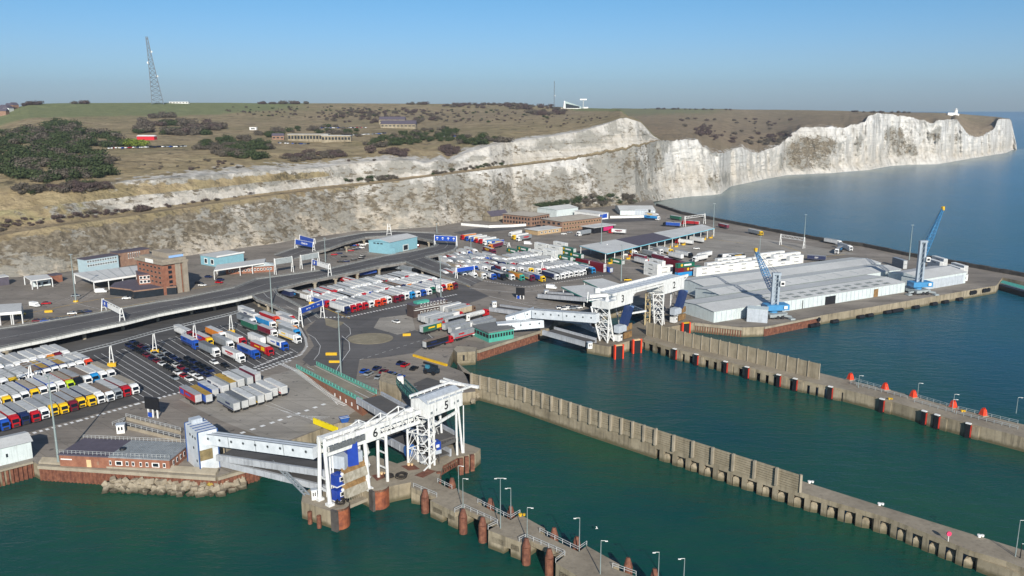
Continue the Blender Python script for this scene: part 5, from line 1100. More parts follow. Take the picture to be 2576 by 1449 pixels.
e3, N3, F3 = strip('v', 'raised loop road curving round the pale blue building',
    [(1100, 615), (1099, 611), (1081, 605), (1044, 598), (981, 594), (919, 598), (869, 611), (830, 625), (790, 636), (740, 652)],
    [(1152, 618), (1150, 608), (1139, 594), (1094, 587), (994, 583), (919, 586), (856, 597), (800, 608), (740, 625), (690, 642)], [Z1, Z1, Z1, Z1, Z1, Z1, 9.0, 8.0, 6.5, 4.7])
for u, v in [(952, 609), (916, 617), (877, 622), (872, 634), (1078, 611), (1079, 622)]: column(u, v, Z1-1.3, e=e3, w=1.4)
e4, N4, F4 = strip('v', 'raised slip road falling toward the blue sign right of the central lorry park',
    [(1021, 660), (1060, 675), (1094, 687), (1140, 703), (1182, 720)], [(1069, 647), (1106, 662), (1150, 677), (1194, 695), (1215, 706)], [Z1, 9.0, 7.8, 6.2, 4.6])
column(1063, 692, 8.2, e=e4); 
e5, N5, F5 = strip('v', 'right outer arc of the raised loop road beside the blue lane sign',
    [(1021, 660), (1069, 647), (1119, 637), (1144, 629), (1152, 618)], [(1035, 633), (1055, 629), (1069, 626), (1094, 619), (1100, 615)], [Z1]*5, gap=True)
for u, v in [(1104, 652), (1107, 659), (1136, 648)]: column(u, v, Z1-1.3, e=e5)
e6, N6, F6 = strip('v', 'slip road descending between the two left lorry parks to the blue roadside sign',
    [(634, 743), (644, 752), (694, 771), (751, 803), (762, 822)], [(690, 729), (700, 742), (754, 771), (790, 790), (804, 800)], [Z1, Z1-.3, 8.0, 5.3, 4.6])
for u, v in [(652, 771), (675, 782), (602, 764)]: column(u, v, 8.0, e=e6, w=1.4)
# dark walls added under the raised decks to keep the space beneath in shade
# ---------------------------------------------------------------- sign gantries
M_SIGN = paint('1d49a8', .4, .06); M_SIGNB = paint('9ba3a4', .5, .15)
def sign_gantry(u0, v0, u1, v1, vtop, z, label, kind='blue', text=None, hh=2.2, face=True, zr=None, legw=.35):
    a, b = P(u0, v0, z), P(u1, v1, z); zt = top_z(a, vtop); d = (b-a); L = d.length; d /= L; n = Vector((d.y, -d.x, 0)); n = n if n.y < 0 else -n; U = Vector((0, 0, 1))
    e = empty('sign_gantry', (0, 0, 0), 0, label, 'sign gantry')
    for q in (a, b):
        mb = MB()
        for s in (-1.1, 1.1): mb.beam(q+n*s, V3(q+n*s*.25, zt+.4), legw)
        mb.beam(V3(q+n*.8, z+(zt-z)*.35), V3(q-n*.8, z+(zt-z)*.35), legw*.8); mb.beam(V3(q+n*.55, z+(zt-z)*.65), V3(q-n*.55, z+(zt-z)*.65), legw*.8); mb.build('leg_frame', M_GW, e)
    mb = MB()
    for zz in (zt, zt-hh): mb.beam(V3(a, zz), V3(b, zz), .3)
    k = int(L/1.8)
    for i in range(k): mb.beam(V3(a.lerp(b, i/k), zt if i % 2 else zt-hh), V3(a.lerp(b, (i+1)/k), zt-hh if i % 2 else zt), .14)
    mb.build('cross_truss', M_GW, e)
    if kind == 'blue' or kind == 'half':
        f0, f1 = (.02, .98) if kind == 'blue' else (.02, .28); p, q = a.lerp(b, f0)+n*.4, a.lerp(b, f1)+n*.4; mb = MB(); mb.beam(V3(p, zt-hh/2), V3(q, zt-hh/2), .15, hh); s_ = mb.build('sign_board', M_SIGN, e)
        if kind == 'half':
            p, q = a.lerp(b, .3)+n*.4, a.lerp(b, .97)+n*.4; mb = MB(); mb.beam(V3(p, zt-hh/2-.2), V3(q, zt-hh/2-.2), .15, hh*.85); mb.build('white_board', M_WHITE, e)
            mb = MB(); c = V3(a.lerp(b, .15)+n*.5, zt-hh/2); mb.tube(c, c+n*.05, hh*.28, n=14); mb.build('symbol', M_WHITE, s_)
        if text:
            tsz, items = text
            for f, t in items: lettering(t, tsz, V3(a.lerp(b, f)+n*.48, zt-hh/2), d, U, M_WHITE, s_, 'lettering', off=.03)
    elif kind == 'back':
        mb = MB(); mb.beam(V3(a+n*.3, zt-hh/2), V3(b+n*.3, zt-hh/2), .15, hh)
        for i in range(9): mb.beam(V3(a.lerp(b, i/8)+n*.45, zt), V3(a.lerp(b, i/8)+n*.45, zt-hh), .15)
        mb.build('sign_back', M_SIGNB, e)
    elif kind == 'symbols':
        mb = MB(); mb.beam(V3(a+n*.4, zt-hh/2), V3(b+n*.4, zt-hh/2), .15, hh); s_ = mb.build('sign_board', M_SIGN, e)
        for i in range(4):
            c = V3(a.lerp(b, .13+i*.25)+n*.5, zt-hh*.42); mb = MB(); mb.box(c, (1.5, .06, .45), math.atan2(d.y, d.x)); mb.box(c+Vector((0, 0, .3)), (.9, .06, .35), math.atan2(d.y, d.x)); mb.tube(c+Vector((0, 0, -.9))+n*0, c+Vector((0, 0, -.9))+n*.05, .3, n=8); mb.build('lane_symbol', M_WHITE, s_)
    return e
sign_gantry(757, 823, 812, 800, 776, D, 'blue directional sign gantry over the slip road at the centre left', text=(.75, [(.33, 'Exit  Town'), (.55, '4'), (.78, 'Docks')]), hh=2.4)
sign_gantry(1148, 700, 1192, 693, 675, D+2, 'blue directional sign gantry right of the central lorry park', hh=2.2)
sign_gantry(1094, 618, 1149, 621, 592, Z1, 'wide blue gantry sign with four white lane symbols on the loop road', 'symbols', hh=3.4)
sign_gantry(262, 783, 308, 808, 753, Z1, 'gantry with a small blue board and a long white board on the left raised road', 'half', hh=2.6)
sign_gantry(788, 682, 830, 695, 653, Z1, 'gantry with a blue corner board and white board on the middle raised road', 'half', hh=2.6)
sign_gantry(745, 628, 790, 637, 602, D+1, 'blue gantry sign reading Check-in near the cliff foot', 'blue', text=(2.0, [(.52, 'Check-in')]), hh=3.2)
sign_gantry(756, 612, 792, 622, 592, D+1, 'second blue gantry sign standing just behind the Check-in sign', 'blue', hh=3.0)
sign_gantry(693, 691, 736, 684, 652, D, 'grey backed lane sign gantry left of the check-in lanes', 'back', hh=3.2)
sign_gantry(758, 676, 802, 668, 643, D, 'grey backed lane sign gantry beyond the white board gantry', 'back', hh=3.0)
sign_gantry(1722, 570, 1772, 563, 545, D, 'white lattice portal frame near the breakwater at the top right yard', 'none', hh=1.6)
sign_gantry(1963, 616, 2022, 625, 590, D, 'large white lattice portal frame beside the curved yellow line', 'none', hh=2.0)
sign_gantry(1230, 606, 1280, 622, 596, D, 'white lattice portal frame beside the upper lorry queue', 'none', hh=2.0)
# lattice mast frame on the loop
p = P(979, 592, Z1); e = empty('steel_trestle', p, 0, 'white A-shaped steel trestle on the back of the loop road', 'trestle'); mb = MB()
for s in (-1, 1): mb.beam((s*1.7, 0, 0), (s*.7, 0, 8.5), .4)
for z in (1.5, 4, 6.5): mb.beam((-1.6+z*.11, 0, z), (1.6-z*.11, 0, z), .3)
mb.build('frame', M_GW, e)
# cable / pipe bridge over the left park on A-frame trestles
e = empty('pipe_bridge', (0, 0, 0), 0, 'long thin grey lattice pipe bridge on yellow footed trestles over the left car park', 'pipe bridge')
pts = [(-60, 948, 13), (60, 926, 11.5), (283, 921, 11), (391, 888, 11), (490, 862, 11), (590, 838, 11)]
TR = [(283, 921), (391, 888), (492, 860), (583, 838), (81, 975)]
prev = None
ends = [P(-80, 1032), P(81, 975), P(283, 921), P(391, 888), P(583, 838), P(608, 830)]
mb = MB()
for a, b in zip(ends, ends[1:]):
    A_, B_ = V3(a, D+8.2), V3(b, D+8.2)
    for o in ((-.5, 0), (.5, 0), (0, .9)): mb.beam(A_+Vector((0, o[0], o[1])), B_+Vector((0, o[0], o[1])), .16)
    k = int((B_-A_).length/1.6)
    for i in range(k): q, r = A_.lerp(B_, i/k), A_.lerp(B_, (i+1)/k); mb.beam(q+Vector((0, -.5, 0)), r+Vector((0, .5, 0)), .1); mb.beam(q+Vector((0, 0, .9)), r+Vector((0, -.5, 0)), .1)
mb.build('lattice', paint('9c9f9f', .5, .1), e)
def trestle(u, v, parent, zt=8.2, foot=True):
    p = P(u, v); mb = MB()
    for s in (-1, 1): mb.beam(p+Vector((s*.9, -.3, 0)), V3(p, D+zt)+Vector((s*.2, 0, 0)), .3)
    mb.beam(p+Vector((-.6, 0, 2.4)), p+Vector((.6, 0, 2.4)), .2); t = mb.build('trestle', M_GW, parent)
    if foot: mb = MB(); mb.box(p+Vector((0, -.2, .7)), (3.0, 1.6, 1.4), .2); mb.build('yellow_foot', M_YEL, t)
for u, v in TR: trestle(u, v, e)
def ascaffold(u, v, label, zt=7):
    p = P(u, v); e = empty('lamp_trestle', (0, 0, 0), 0, label, 'trestle', 'white A-frame trestles'); mb = MB()
    for s in (-1, 1): mb.beam(p+Vector((s*.9, 0, 0)), V3(p, D+zt)+Vector((s*.15, 0, 0)), .32)
    mb.beam(p+Vector((-.6, 0, 2.6)), p+Vector((.6, 0, 2.6)), .22); mb.build('frame', M_GW, e); mb = MB(); mb.box(p+Vector((0, -.2, .6)), (3.0, 1.6, 1.2), .1); mb.build('yellow_foot', M_YEL, e)
for u, v, l in [(832, 783, None), (786, 765, 'white A-frame trestle on a yellow foot at the left corner of the central lorry park'), (1364, 689, 'white A-frame trestle left of the white container stack'), (1388, 674, 'white A-frame trestle in front of the green and red containers'), (1527, 640, 'white A-frame trestle right of the container stack'), (1303, 622, None), (1230, 735, None), (1187, 700, None)]:
    if l: ascaffold(u, v, l)
# ---------------------------------------------------------------- tall floodlight masts
def mast(u, v, label, h=None, vt=None, z=D, base=False):
    p = P(u, v, z); h = h or (top_z(p, vt)-z); e = empty('floodlight_mast', p, 0, label, 'floodlight mast', 'tall floodlight masts')
    mb = MB(); mb.tube((0, 0, 0), (0, 0, h), .36, .15, 10); mb.build('pole', M_POLE, e)
    mb = MB(); mb.tube((0, 0, h), (0, 0, h+.2), .5, .5, 12)
    for k in range(8): t = k*math.pi/4; mb.box((.75*math.cos(t), .75*math.sin(t), h-.05), (.35, .25, .3), t)
    mb.build('lamp_ring', M_SIGNB, e)
    if base: mb = MB(); mb.tube((0, 0, 0), (0, 0, .7), 1.3, 1.1, 12); mb.build('yellow_base', M_YEL, e)
    return e
for a in [(148, 1167, 'tall floodlight mast beside the brick quay building', 25.5), (858, 947, 'tall floodlight mast beside the green railed ramp', 24.5), (191, 759, 'tall floodlight mast in the left check area', None, 640, True), (685, 787, 'tall floodlight mast beside the descending slip road', None, 676),
          (819, 659, 'tall floodlight mast behind the white board gantry', None, 599), (1109.5, 766.6, 'tall floodlight mast before the central lorry park', None, 644), (1185, 664, 'tall floodlight mast beside the loop road', None, 599), (1562.5, 707, 'tall floodlight mast behind the green edged canopies', None, 617),
          (1512, 637, 'tall floodlight mast at the near end of the long canopy', None, 540, True), (1794, 583.5, 'tall floodlight mast at the far end of the long canopy', None, 512), (2022.5, 607, 'tall floodlight mast behind the large portal frame', None, 540), (2287, 653.6, 'tall floodlight mast behind the big warehouse', None, 566), (1908, 676, 'tall floodlight mast beside the white containers', None, 595), (1099, 586, 'tall floodlight mast behind the lane symbol sign', None, 562)]:
    u, v, l, h = a[:4]; mast(u, v, l, h, a[4] if len(a) > 4 else None, base=len(a) > 5)
# ================================================================== BUILDINGS
M_ROOFW = concrete('white_sheet_roof', (.52, .525, .51), (.70, .71, .69), .08, .15); M_ROOFG = concrete('grey_sheet_roof', (.50, .51, .50), (.64, .65, .635), .05, .15); M_ROOFP = paint('57515c', .8, .15); M_BRICK = concrete('brick', (.22, .085, .05), (.36, .16, .095), .6, .15)
M_BRICKB = concrete('brown_brick', (.22, .125, .085), (.36, .225, .15), .6, .15); M_BEIGE = paint('b59a73', .7, .12); M_LBLUE = paint('84b3bf', .5, .08); M_PANEL = paint('c9d3d2', .5, .08, .5, streak=.2); M_GLASS = paint('252c33', .15, .2); M_CONCT = concrete('tower_concrete', (.27, .23, .175), (.38, .33, .26), .3, .2)
class Bld:
    """rectangular building: front edge A-B, side corner C on the ground"""
    def __init__(s, name, label, A, B, C, zt=None, vt=None, z=D, cat='building', group=None, dep=None):
        s.a, s.x, s.y, s.W, s.dp = frame(A, B, C, z); s.z = z; s.dp = dep or s.dp
        if s.y.y < 0: pass
        s.zt = zt if zt is not None else top_z(s.a, vt); s.e = empty(name, (0, 0, 0), 0, label, cat, group); s.ang = math.atan2(s.x.y, s.x.x)
    def at(s, a, b, z): return V3(s.a+s.x*a+s.y*b, z)
    def walls(s, m, name='walls', z0=None, z1=None, s0=0, s1=None, t0=0, t1=None):
        s1 = s.W if s1 is None else s1; t1 = s.dp if t1 is None else t1; mb = MB(); mb.prism([s.at(s0, t0, 0).xy, s.at(s1, t0, 0).xy, s.at(s1, t1, 0).xy, s.at(s0, t1, 0).xy], s.z if z0 is None else z0, s.zt if z1 is None else z1, m, bottom=True); return mb.build(name, None, s.e)
    def flatroof(s, m, over=.4, th=.4, name='roof', z=None, s0=0, s1=None, t0=0, t1=None):
        z = s.zt if z is None else z; return s.walls(m, name, z+.005, z+th, s0-over, (s.W if s1 is None else s1)+over, t0-over, (s.dp if t1 is None else t1)+over)
    def gable(s, m, rise, along='x', over=.5, name='roof', wm=None):
        z = s.zt; o = over
        if along == 'x': pts = [s.at(-o, -o, z), s.at(s.W+o, -o, z), s.at(s.W+o, s.dp/2, z+rise), s.at(-o, s.dp/2, z+rise), s.at(s.W+o, s.dp+o, z), s.at(-o, s.dp+o, z)]; g = [(0, 3, 5), (1, 4, 2)]
        else: pts = [s.at(-o, -o, z), s.at(-o, s.dp+o, z), s.at(s.W/2, s.dp+o, z+rise), s.at(s.W/2, -o, z+rise), s.at(s.W+o, s.dp+o, z), s.at(s.W+o, -o, z)]; g = [(0, 5, 3), (1, 2, 4)]
        mb = MB(); mb.add([p+Vector((0, 0, .01)) for p in pts], [(0, 1, 2, 3), (3, 2, 4, 5)], m); mb.add(pts, g, wm or m); return mb.build(name, None, s.e)
    def hip(s, m, rise, over=.8, name='roof'):
        z = s.zt+.01; o = over; k = min(s.W, s.dp)/2; pts = [s.at(-o, -o, z), s.at(s.W+o, -o, z), s.at(s.W+o, s.dp+o, z), s.at(-o, s.dp+o, z)]
        r = [s.at(k, s.dp/2, z+rise), s.at(s.W-k, s.dp/2, z+rise)] if s.W >= s.dp else [s.at(s.W/2, k, z+rise), s.at(s.W/2, s.dp-k, z+rise)]
        mb = MB(); mb.add(pts+r, [(0, 1, 5, 4), (1, 2, 5), (2, 3, 4, 5), (3, 0, 4)] if s.W >= s.dp else [(0, 1, 4), (1, 2, 5, 4), (2, 3, 5), (3, 0, 4, 5)], m); return mb.build(name, None, s.e)
    def win(s, side, u0, u1, z0, z1, n=1, m=None, fr=None, gap=.35, name='window'):
        """row of n windows, each a frame with its pane; side 'f' front, 'l' left (x=0), 'r' right"""
        for i in range(n):
            w = (u1-u0)/n; c = u0+w*(i+.5); ww = w*(1-gap)
            def q(off): return {'f': s.at(c, -off, (z0+z1)/2), 'l': s.at(-off, c, (z0+z1)/2), 'r': s.at(s.W+off, c, (z0+z1)/2)}[side]
            dim = lambda a, h: (a, .08, h) if side == 'f' else (.08, a, h)
            if fr: mb = MB(); mb.box(q(.02), dim(ww, z1-z0), s.ang); f = mb.build(name, fr, s.e); mb = MB(); mb.box(q(.05), dim(ww*.72, (z1-z0)*.72), s.ang); mb.build('pane', m or M_GLASS, f)
            else: mb = MB(); mb.box(q(.02), dim(ww, z1-z0), s.ang); mb.build(name, m or M_GLASS, s.e)
# brick tower with concrete stair towers
b = Bld('brick_tower', 'red brick office tower with a projecting concrete top and stair shafts', (414, 743), (474, 732), (378, 722), vt=663)
b.walls(M_BRICK, s1=b.W*.8)
for k in range(5):
    z = D+3.2+k*(b.zt-D-4)/5; b.win('l', 1, b.dp-1, z, z+1.2, 6, fr=M_BRICKB); b.win('f', b.W*.2, b.W*.42, z, z+1.6, 1)
t = MB(); t.prism([b.at(b.W*.52, -.4, 0).xy, b.at(b.W*.74, -.4, 0).xy, b.at(b.W*.74, 4, 0).xy, b.at(b.W*.52, 4, 0).xy], D, b.zt-.8, M_CONCT); t.build('stair_shaft', None, b.e)
t = MB(); t.prism([b.at(b.W*.82, -1.0, 0).xy, b.at(b.W*1.01, -1.0, 0).xy, b.at(b.W*1.01, 7, 0).xy, b.at(b.W*.82, 7, 0).xy], D, b.zt-.8, M_CONCT); t.build('stair_shaft', None, b.e)
t = MB(); t.prism([b.at(-.8, -1.2, 0).xy, b.at(b.W*1.05, -1.2, 0).xy, b.at(b.W*1.05, b.dp+1, 0).xy, b.at(-.8, b.dp+1, 0).xy], b.zt-.79, b.zt+.5, M_CONCT, bottom=True); t.prism([b.at(.2, -.4, 0).xy, b.at(b.W*1.0, -.4, 0).xy, b.at(b.W*1.0, b.dp*.9, 0).xy, b.at(.2, b.dp*.9, 0).xy], b.zt+.51, b.zt+1.9, M_CONCT); t.build('roof', None, b.e)
t = MB(); t.prism([b.at(b.W*.35, 2, 0).xy, b.at(b.W*.95, 2, 0).xy, b.at(b.W*.95, b.dp*.7, 0).xy, b.at(b.W*.35, b.dp*.7, 0).xy], b.zt+1.91, b.zt+4.4, M_CONCT); t.build('plant_room', None, b.e)
t = MB(); t.box(b.at(b.W*.66, 1.4, b.zt+2.6), (b.W*.6, .2, 1.2), b.ang); t.build('blue_screen', paint('8fb4e0', .5, .05), b.e)
t = MB()
for i in range(5): t.box(b.at(-.9, b.dp*.3+i*1.6, b.zt+.4), (.3, 1.2, 2.0), b.ang)
t.build('white_dishes', M_WHITE, b.e)
# low podium round the tower
pts = [(277, 742), (330, 748), (338, 752), (372, 748), (418, 742), (445, 740), (445, 728), (400, 722), (330, 722), (290, 730)]
e = empty('podium_building', (0, 0, 0), 0, 'low dark podium with a brown flat roof wrapped round the brick tower', 'building'); t = MB(); t.prism([p.xy for p in PP(pts)], D, D+3.6, M_GLASS); t.build('walls', None, e)
t = MB(); t.prism([p.xy for p in PP([(u, v) for u, v in pts])], D+3.61, D+4.3, M_ROOFP, M_BRICKB); t.build('roof', None, e)
b = Bld('annexe', 'small two storey brick annexe with white window panels left of the tower', (352, 737), (383, 734), (333, 727), zt=D+9.5); b.walls(M_BRICK); b.flatroof(M_ROOFP, .2)
b.win('f', .3, b.W-.3, D+5, D+6.8, 3, fr=M_WHITE, gap=.1); b.win('f', .3, b.W-.3, D+7.3, D+9.0, 3, fr=M_WHITE, gap=.1)
# large white canopy
def canopy(label, corners, z, th, m, fascia, posts, name='canopy', group=None, ridge=0, cat='canopy', post_m=None):
    e = empty(name, (0, 0, 0), 0, label, cat, group); pp = [P(u, v, z) for u, v in corners]; mb = MB(); mb.prism([p.xy for p in pp], z-th, z, m, fascia, bottom=True); mb.build('roof', None, e)
    n = len(pp)
    for i, (s, t) in enumerate(posts):
        a = pp[0].lerp(pp[1], s).lerp(pp[3].lerp(pp[2], s), t); mb = MB(); mb.beam(V3(a, D), V3(a, z-th), .4); mb.build('post', post_m or M_GW, e)
    return e, pp
PG = [(s/4, t) for s in range(5) for t in (.03, .97)]
cv, pp = canopy('wide flat white canopy left of the brick tower', [(237, 707), (377, 686), (377, 664), (185, 687)], D+6, 1.0, M_ROOFW, M_WHITE, PG)
mb = MB()
for i in range(1, 7): mb.beam(pp[0].lerp(pp[1], i/7)+Vector((0, 0, .06)), pp[3].lerp(pp[2], i/7)+Vector((0, 0, .06)), .35, .1)
mb.build('roof_seam', M_SIGNB, cv)
canopy('white booth canopy with a boarded kiosk at the foot of the cliff', [(80, 706), (131, 699), (118, 690), (60, 694)], D+5, .5, M_ROOFW, M_WHITE, PG[:4]+PG[-2:])
b = Bld('booth', 'grey boarded booth beneath the small white canopy', (84, 722), (128, 717), (80, 718), zt=D+4.2, dep=5); b.walls(M_PANEL); b.win('f', .6, b.W-.6, D+.9, D+2.2, 2)
canopy('white canopy over check booths cut by the left edge', [(-40, 790), (54, 783), (54, 762), (-40, 768)], D+6, 1.2, M_ROOFG, M_WHITE, PG[-4:]+[(.7, .05), (.4, .05)])
b = Bld('office_block', 'long two storey office with pale blue panels behind the white canopy', (217, 688), (300, 674), (205, 682), zt=D+8, dep=8); b.walls(paint('a9bfc6', .5, .08)); b.flatroof(M_ROOFP, .3); b.win('f', 1, b.W-1, D+3.6, D+5.0, 12, fr=M_WHITE, gap=.2); b.win('f', 1, b.W-1, D+6.1, D+7.4, 12, fr=M_WHITE, gap=.2)
b = Bld('office_block', 'brown brick office with tall white window strips behind the white canopy', (300, 672), (378, 659), (297, 668), zt=D+8.5, dep=8); b.walls(M_BRICKB); b.flatroof(M_ROOFP, .3); b.win('f', 6, b.W-6, D+4.2, D+7.8, 6, fr=M_WHITE, gap=.62)
b = Bld('shed', 'small dark brick shed between booth canopy and office', (134, 712), (158, 708), (130, 706), zt=D+4, dep=6); b.walls(M_BRICK); b.flatroof(M_ROOFP, .2)
b = Bld('shed', 'dark shed at the far left below the cliff', (-20, 722), (24, 716), (-22, 715), zt=D+4.5, dep=7); b.walls(M_ROOFP); b.flatroof(M_ROOFG, .2)
b = Bld('workshop', 'pale blue workshop with a white edged flat roof near the cliff foot', (548, 672), (614, 660), (517, 663), vt=648); b.walls(M_LBLUE); b.flatroof(M_ROOFG, .5, .2); b.walls(M_WHITE, 'fascia', b.zt+.21, b.zt+1.0, -.5, b.W+.5, -.5, -.2); b.win('l', 2, b.dp-2, D+1, D+4.5, 2, fr=M_WHITE, gap=.5)
canopy('white edged grey canopy in front of the pale blue workshop', [(538, 680), (665, 661), (668, 650), (545, 666)], D+5.5, .7, M_ROOFG, M_WHITE, PG[:2]+PG[4:])
b = Bld('low_office', 'low red brick office with white windows and pale roof below the workshop', (569, 691), (690, 683), (572, 680), zt=D+3.6, dep=9); b.walls(M_BRICK); b.hip(M_PANEL, 1.6, .3); b.win('f', 1, b.W-1, D+1.2, D+2.6, 14, fr=M_WHITE, gap=.4)
# loop building
b = Bld('blue_shed', 'bright pale blue shed with a shallow grey roof inside the loop road', (981, 640), (1050, 624), (942, 631), vt=610); b.walls(M_LBLUE); b.gable(M_ROOFG, 1.6, 'x', wm=M_LBLUE)
b.walls(M_LBLUE, 'lean_to', D, D+4.5, -.5, b.W*.02, -4.5, 0) 
b.win('l', b.dp*.3, b.dp*.8, D+6.2, D+7, 3); b.win('f', b.W*.45, b.W*.68, D+.1, D+4.5, 1, fr=M_PANEL, gap=.1, name='door')
# brick offices near the cliff
b = Bld('office', 'left of two brown brick offices with pale hipped roofs at the cliff foot', (1336, 570), (1382, 562), (1289, 558), vt=545); b.walls(M_BRICKB); b.hip(concrete('pale_tile', (.38, .34, .28), (.48, .44, .37), .2, 0), 1.8)
for k in (0, 1): b.win('f', 1, b.W-1, D+1.4+k*3.4, D+3.2+k*3.4, 7, gap=.45); b.win('l', 1, b.dp-1, D+1.4+k*3.4, D+3.2+k*3.4, 9, gap=.45)
b = Bld('office', 'right and longer of two brown brick offices with pale hipped roofs', (1414, 583), (1514, 570), (1395, 570), vt=558); b.walls(M_BRICKB); b.hip(concrete('pale_tile', (.38, .34, .28), (.48, .44, .37), .2, 0), 1.8)
for k in (0, 1): b.win('f', 1, b.W-1, D+1.4+k*3.4, D+3.2+k*3.4, 14, fr=M_BEIGE, gap=.3); b.win('l', 1, b.dp-1, D+1.4+k*3.4, D+3.2+k*3.4, 4, gap=.5)
b = Bld('gatehouse', 'small single storey gatehouse with a pale roof in front of the brick offices', (1353, 592), (1411, 584), (1341, 586), zt=D+3.4, dep=14); b.walls(M_BEIGE); b.flatroof(M_ROOFW, .6); b.win('f', 2, b.W-2, D+1, D+2.4, 5, fr=M_WHITE, gap=.5)
b = Bld('warehouse', 'white warehouse with ribbed roof closest to the cliff and open sea', (1560, 541), (1648, 541), (1558, 534), vt=529, dep=38); b.walls(M_PANEL); b.gable(M_ROOFW, 2.2, 'x', wm=M_PANEL); b.win('f', b.W*.42, b.W*.95, D+.1, D+5, 7, gap=.2, m=M_GREY, name='door'); b.win('f', b.W*.80, b.W*.87, D+.1, D+5, 1, m=M_INK, gap=.1, name='open_door')
b = Bld('warehouse', 'smaller white shed between the brick offices and the cliff', (1400, 548), (1454, 541), (1392, 540), zt=D+7, dep=24); b.walls(M_PANEL); b.gable(M_ROOFW, 2, 'x', wm=M_PANEL)
b = Bld('shop', 'low white building with a dark blue sign board beyond the offices', (1506, 553), (1530, 550), (1450, 545), zt=D+5, dep=30); b.walls(M_WHITE); b.flatroof(M_ROOFW, .3); b.win('f', 1, b.W-1, D+1, D+4.6, 1, m=M_SIGN, gap=.1, name='sign_board')
b = Bld('kiosk_office', 'small kiosk with a pink sign beside the long canopy road', (1494, 588), (1545, 580), (1490, 580), zt=D+4.5, dep=12); b.walls(M_BLACK); b.flatroof(M_ROOFW, 1.0); b.win('f', b.W*.45, b.W*.95, D+1, D+4, 1, m=paint('c42a6a', .5, .1), gap=.05, name='sign_board')
b = Bld('cottage', 'dark roofed stone cottage at the foot of the cliff', (1236, 558), (1280, 553), (1232, 551), zt=D+4.5, dep=12); b.walls(M_QUAY); b.gable(M_ROOFP, 4, 'x', wm=M_QUAY)
# white boundary walls at the cliff foot
for i, (pts, l) in enumerate([([(1160, 567), (1230, 573), (1290, 571), (1330, 568)], 'low white wall below the stone cottage'), ([(1535, 549), (1590, 548), (1630, 547)], 'low white wall in front of the white warehouse'), ([(1335, 566), (1400, 560)], 'low white wall between the two brick offices'), ([(640, 613), (660, 610)], 'short white wall segment beside the check-in road')]):
    for_ = PP(pts); mb = MB()
    for p, q in zip(for_, for_[1:]): mb.beam(p+Vector((0, 0, 1.0)), q+Vector((0, 0, 1.0)), .3, 2.0)
    tag(mb.build('boundary_wall', M_WHITE), l, 'wall')
# long inspection canopy
lc = [(1527, 638), (1798, 574), (1766, 564), (1458, 618)]
e, pp = canopy('very long white topped inspection canopy stretching toward the breakwater', lc, D+6.5, .5, M_ROOFW, paint('7cc3d6', .5, .05), [(s/14, t) for s in range(15) for t in (.05, .95)], cat='canopy')
a, b_, c, d = pp; mb = MB(); mb.add([a.lerp(b_, .26)+Vector((0, 0, .03)), a.lerp(b_, .56)+Vector((0, 0, .03)), d.lerp(c, .56)+Vector((0, 0, .03)), d.lerp(c, .26)+Vector((0, 0, .03))], [(0, 1, 2, 3)]); mb.build('dark_roof_panel', M_ROOFP, e)
for i in range(14): 
    q = V3(a.lerp(b_, (i+.3)/14), D); mb = MB(); mb.box(q+Vector((0, -2.2, .5)), (2.6, 1.4, 1.0), .4); mb.box(q+Vector((1.4, -1.0, 1.1)), (.4, .4, 2.2), .4); tag(mb.build('crash_barrier', M_YEL), 'yellow crash barrier at the edge of the long canopy, %s from the near end' % ORD[i], 'barrier', 'yellow crash barriers of the long canopy')
# green edged canopies
for i, (cs, l) in enumerate([([(1501, 763), (1560, 742), (1478, 716), (1412, 721)], 'nearer translucent canopy with green edge behind gantry 3'), ([(1545, 741), (1600, 727), (1515, 700), (1466, 705)], 'farther translucent canopy with green edge behind gantry 3')]):
    canopy(l, cs, D+5, .7, M_ROOFW, M_TEAL, [(s, t) for s in (.02, .98) for t in (0.05, .35, .65, .95)]+[(.5, .95), (.5, .05)], group='green edged canopies')
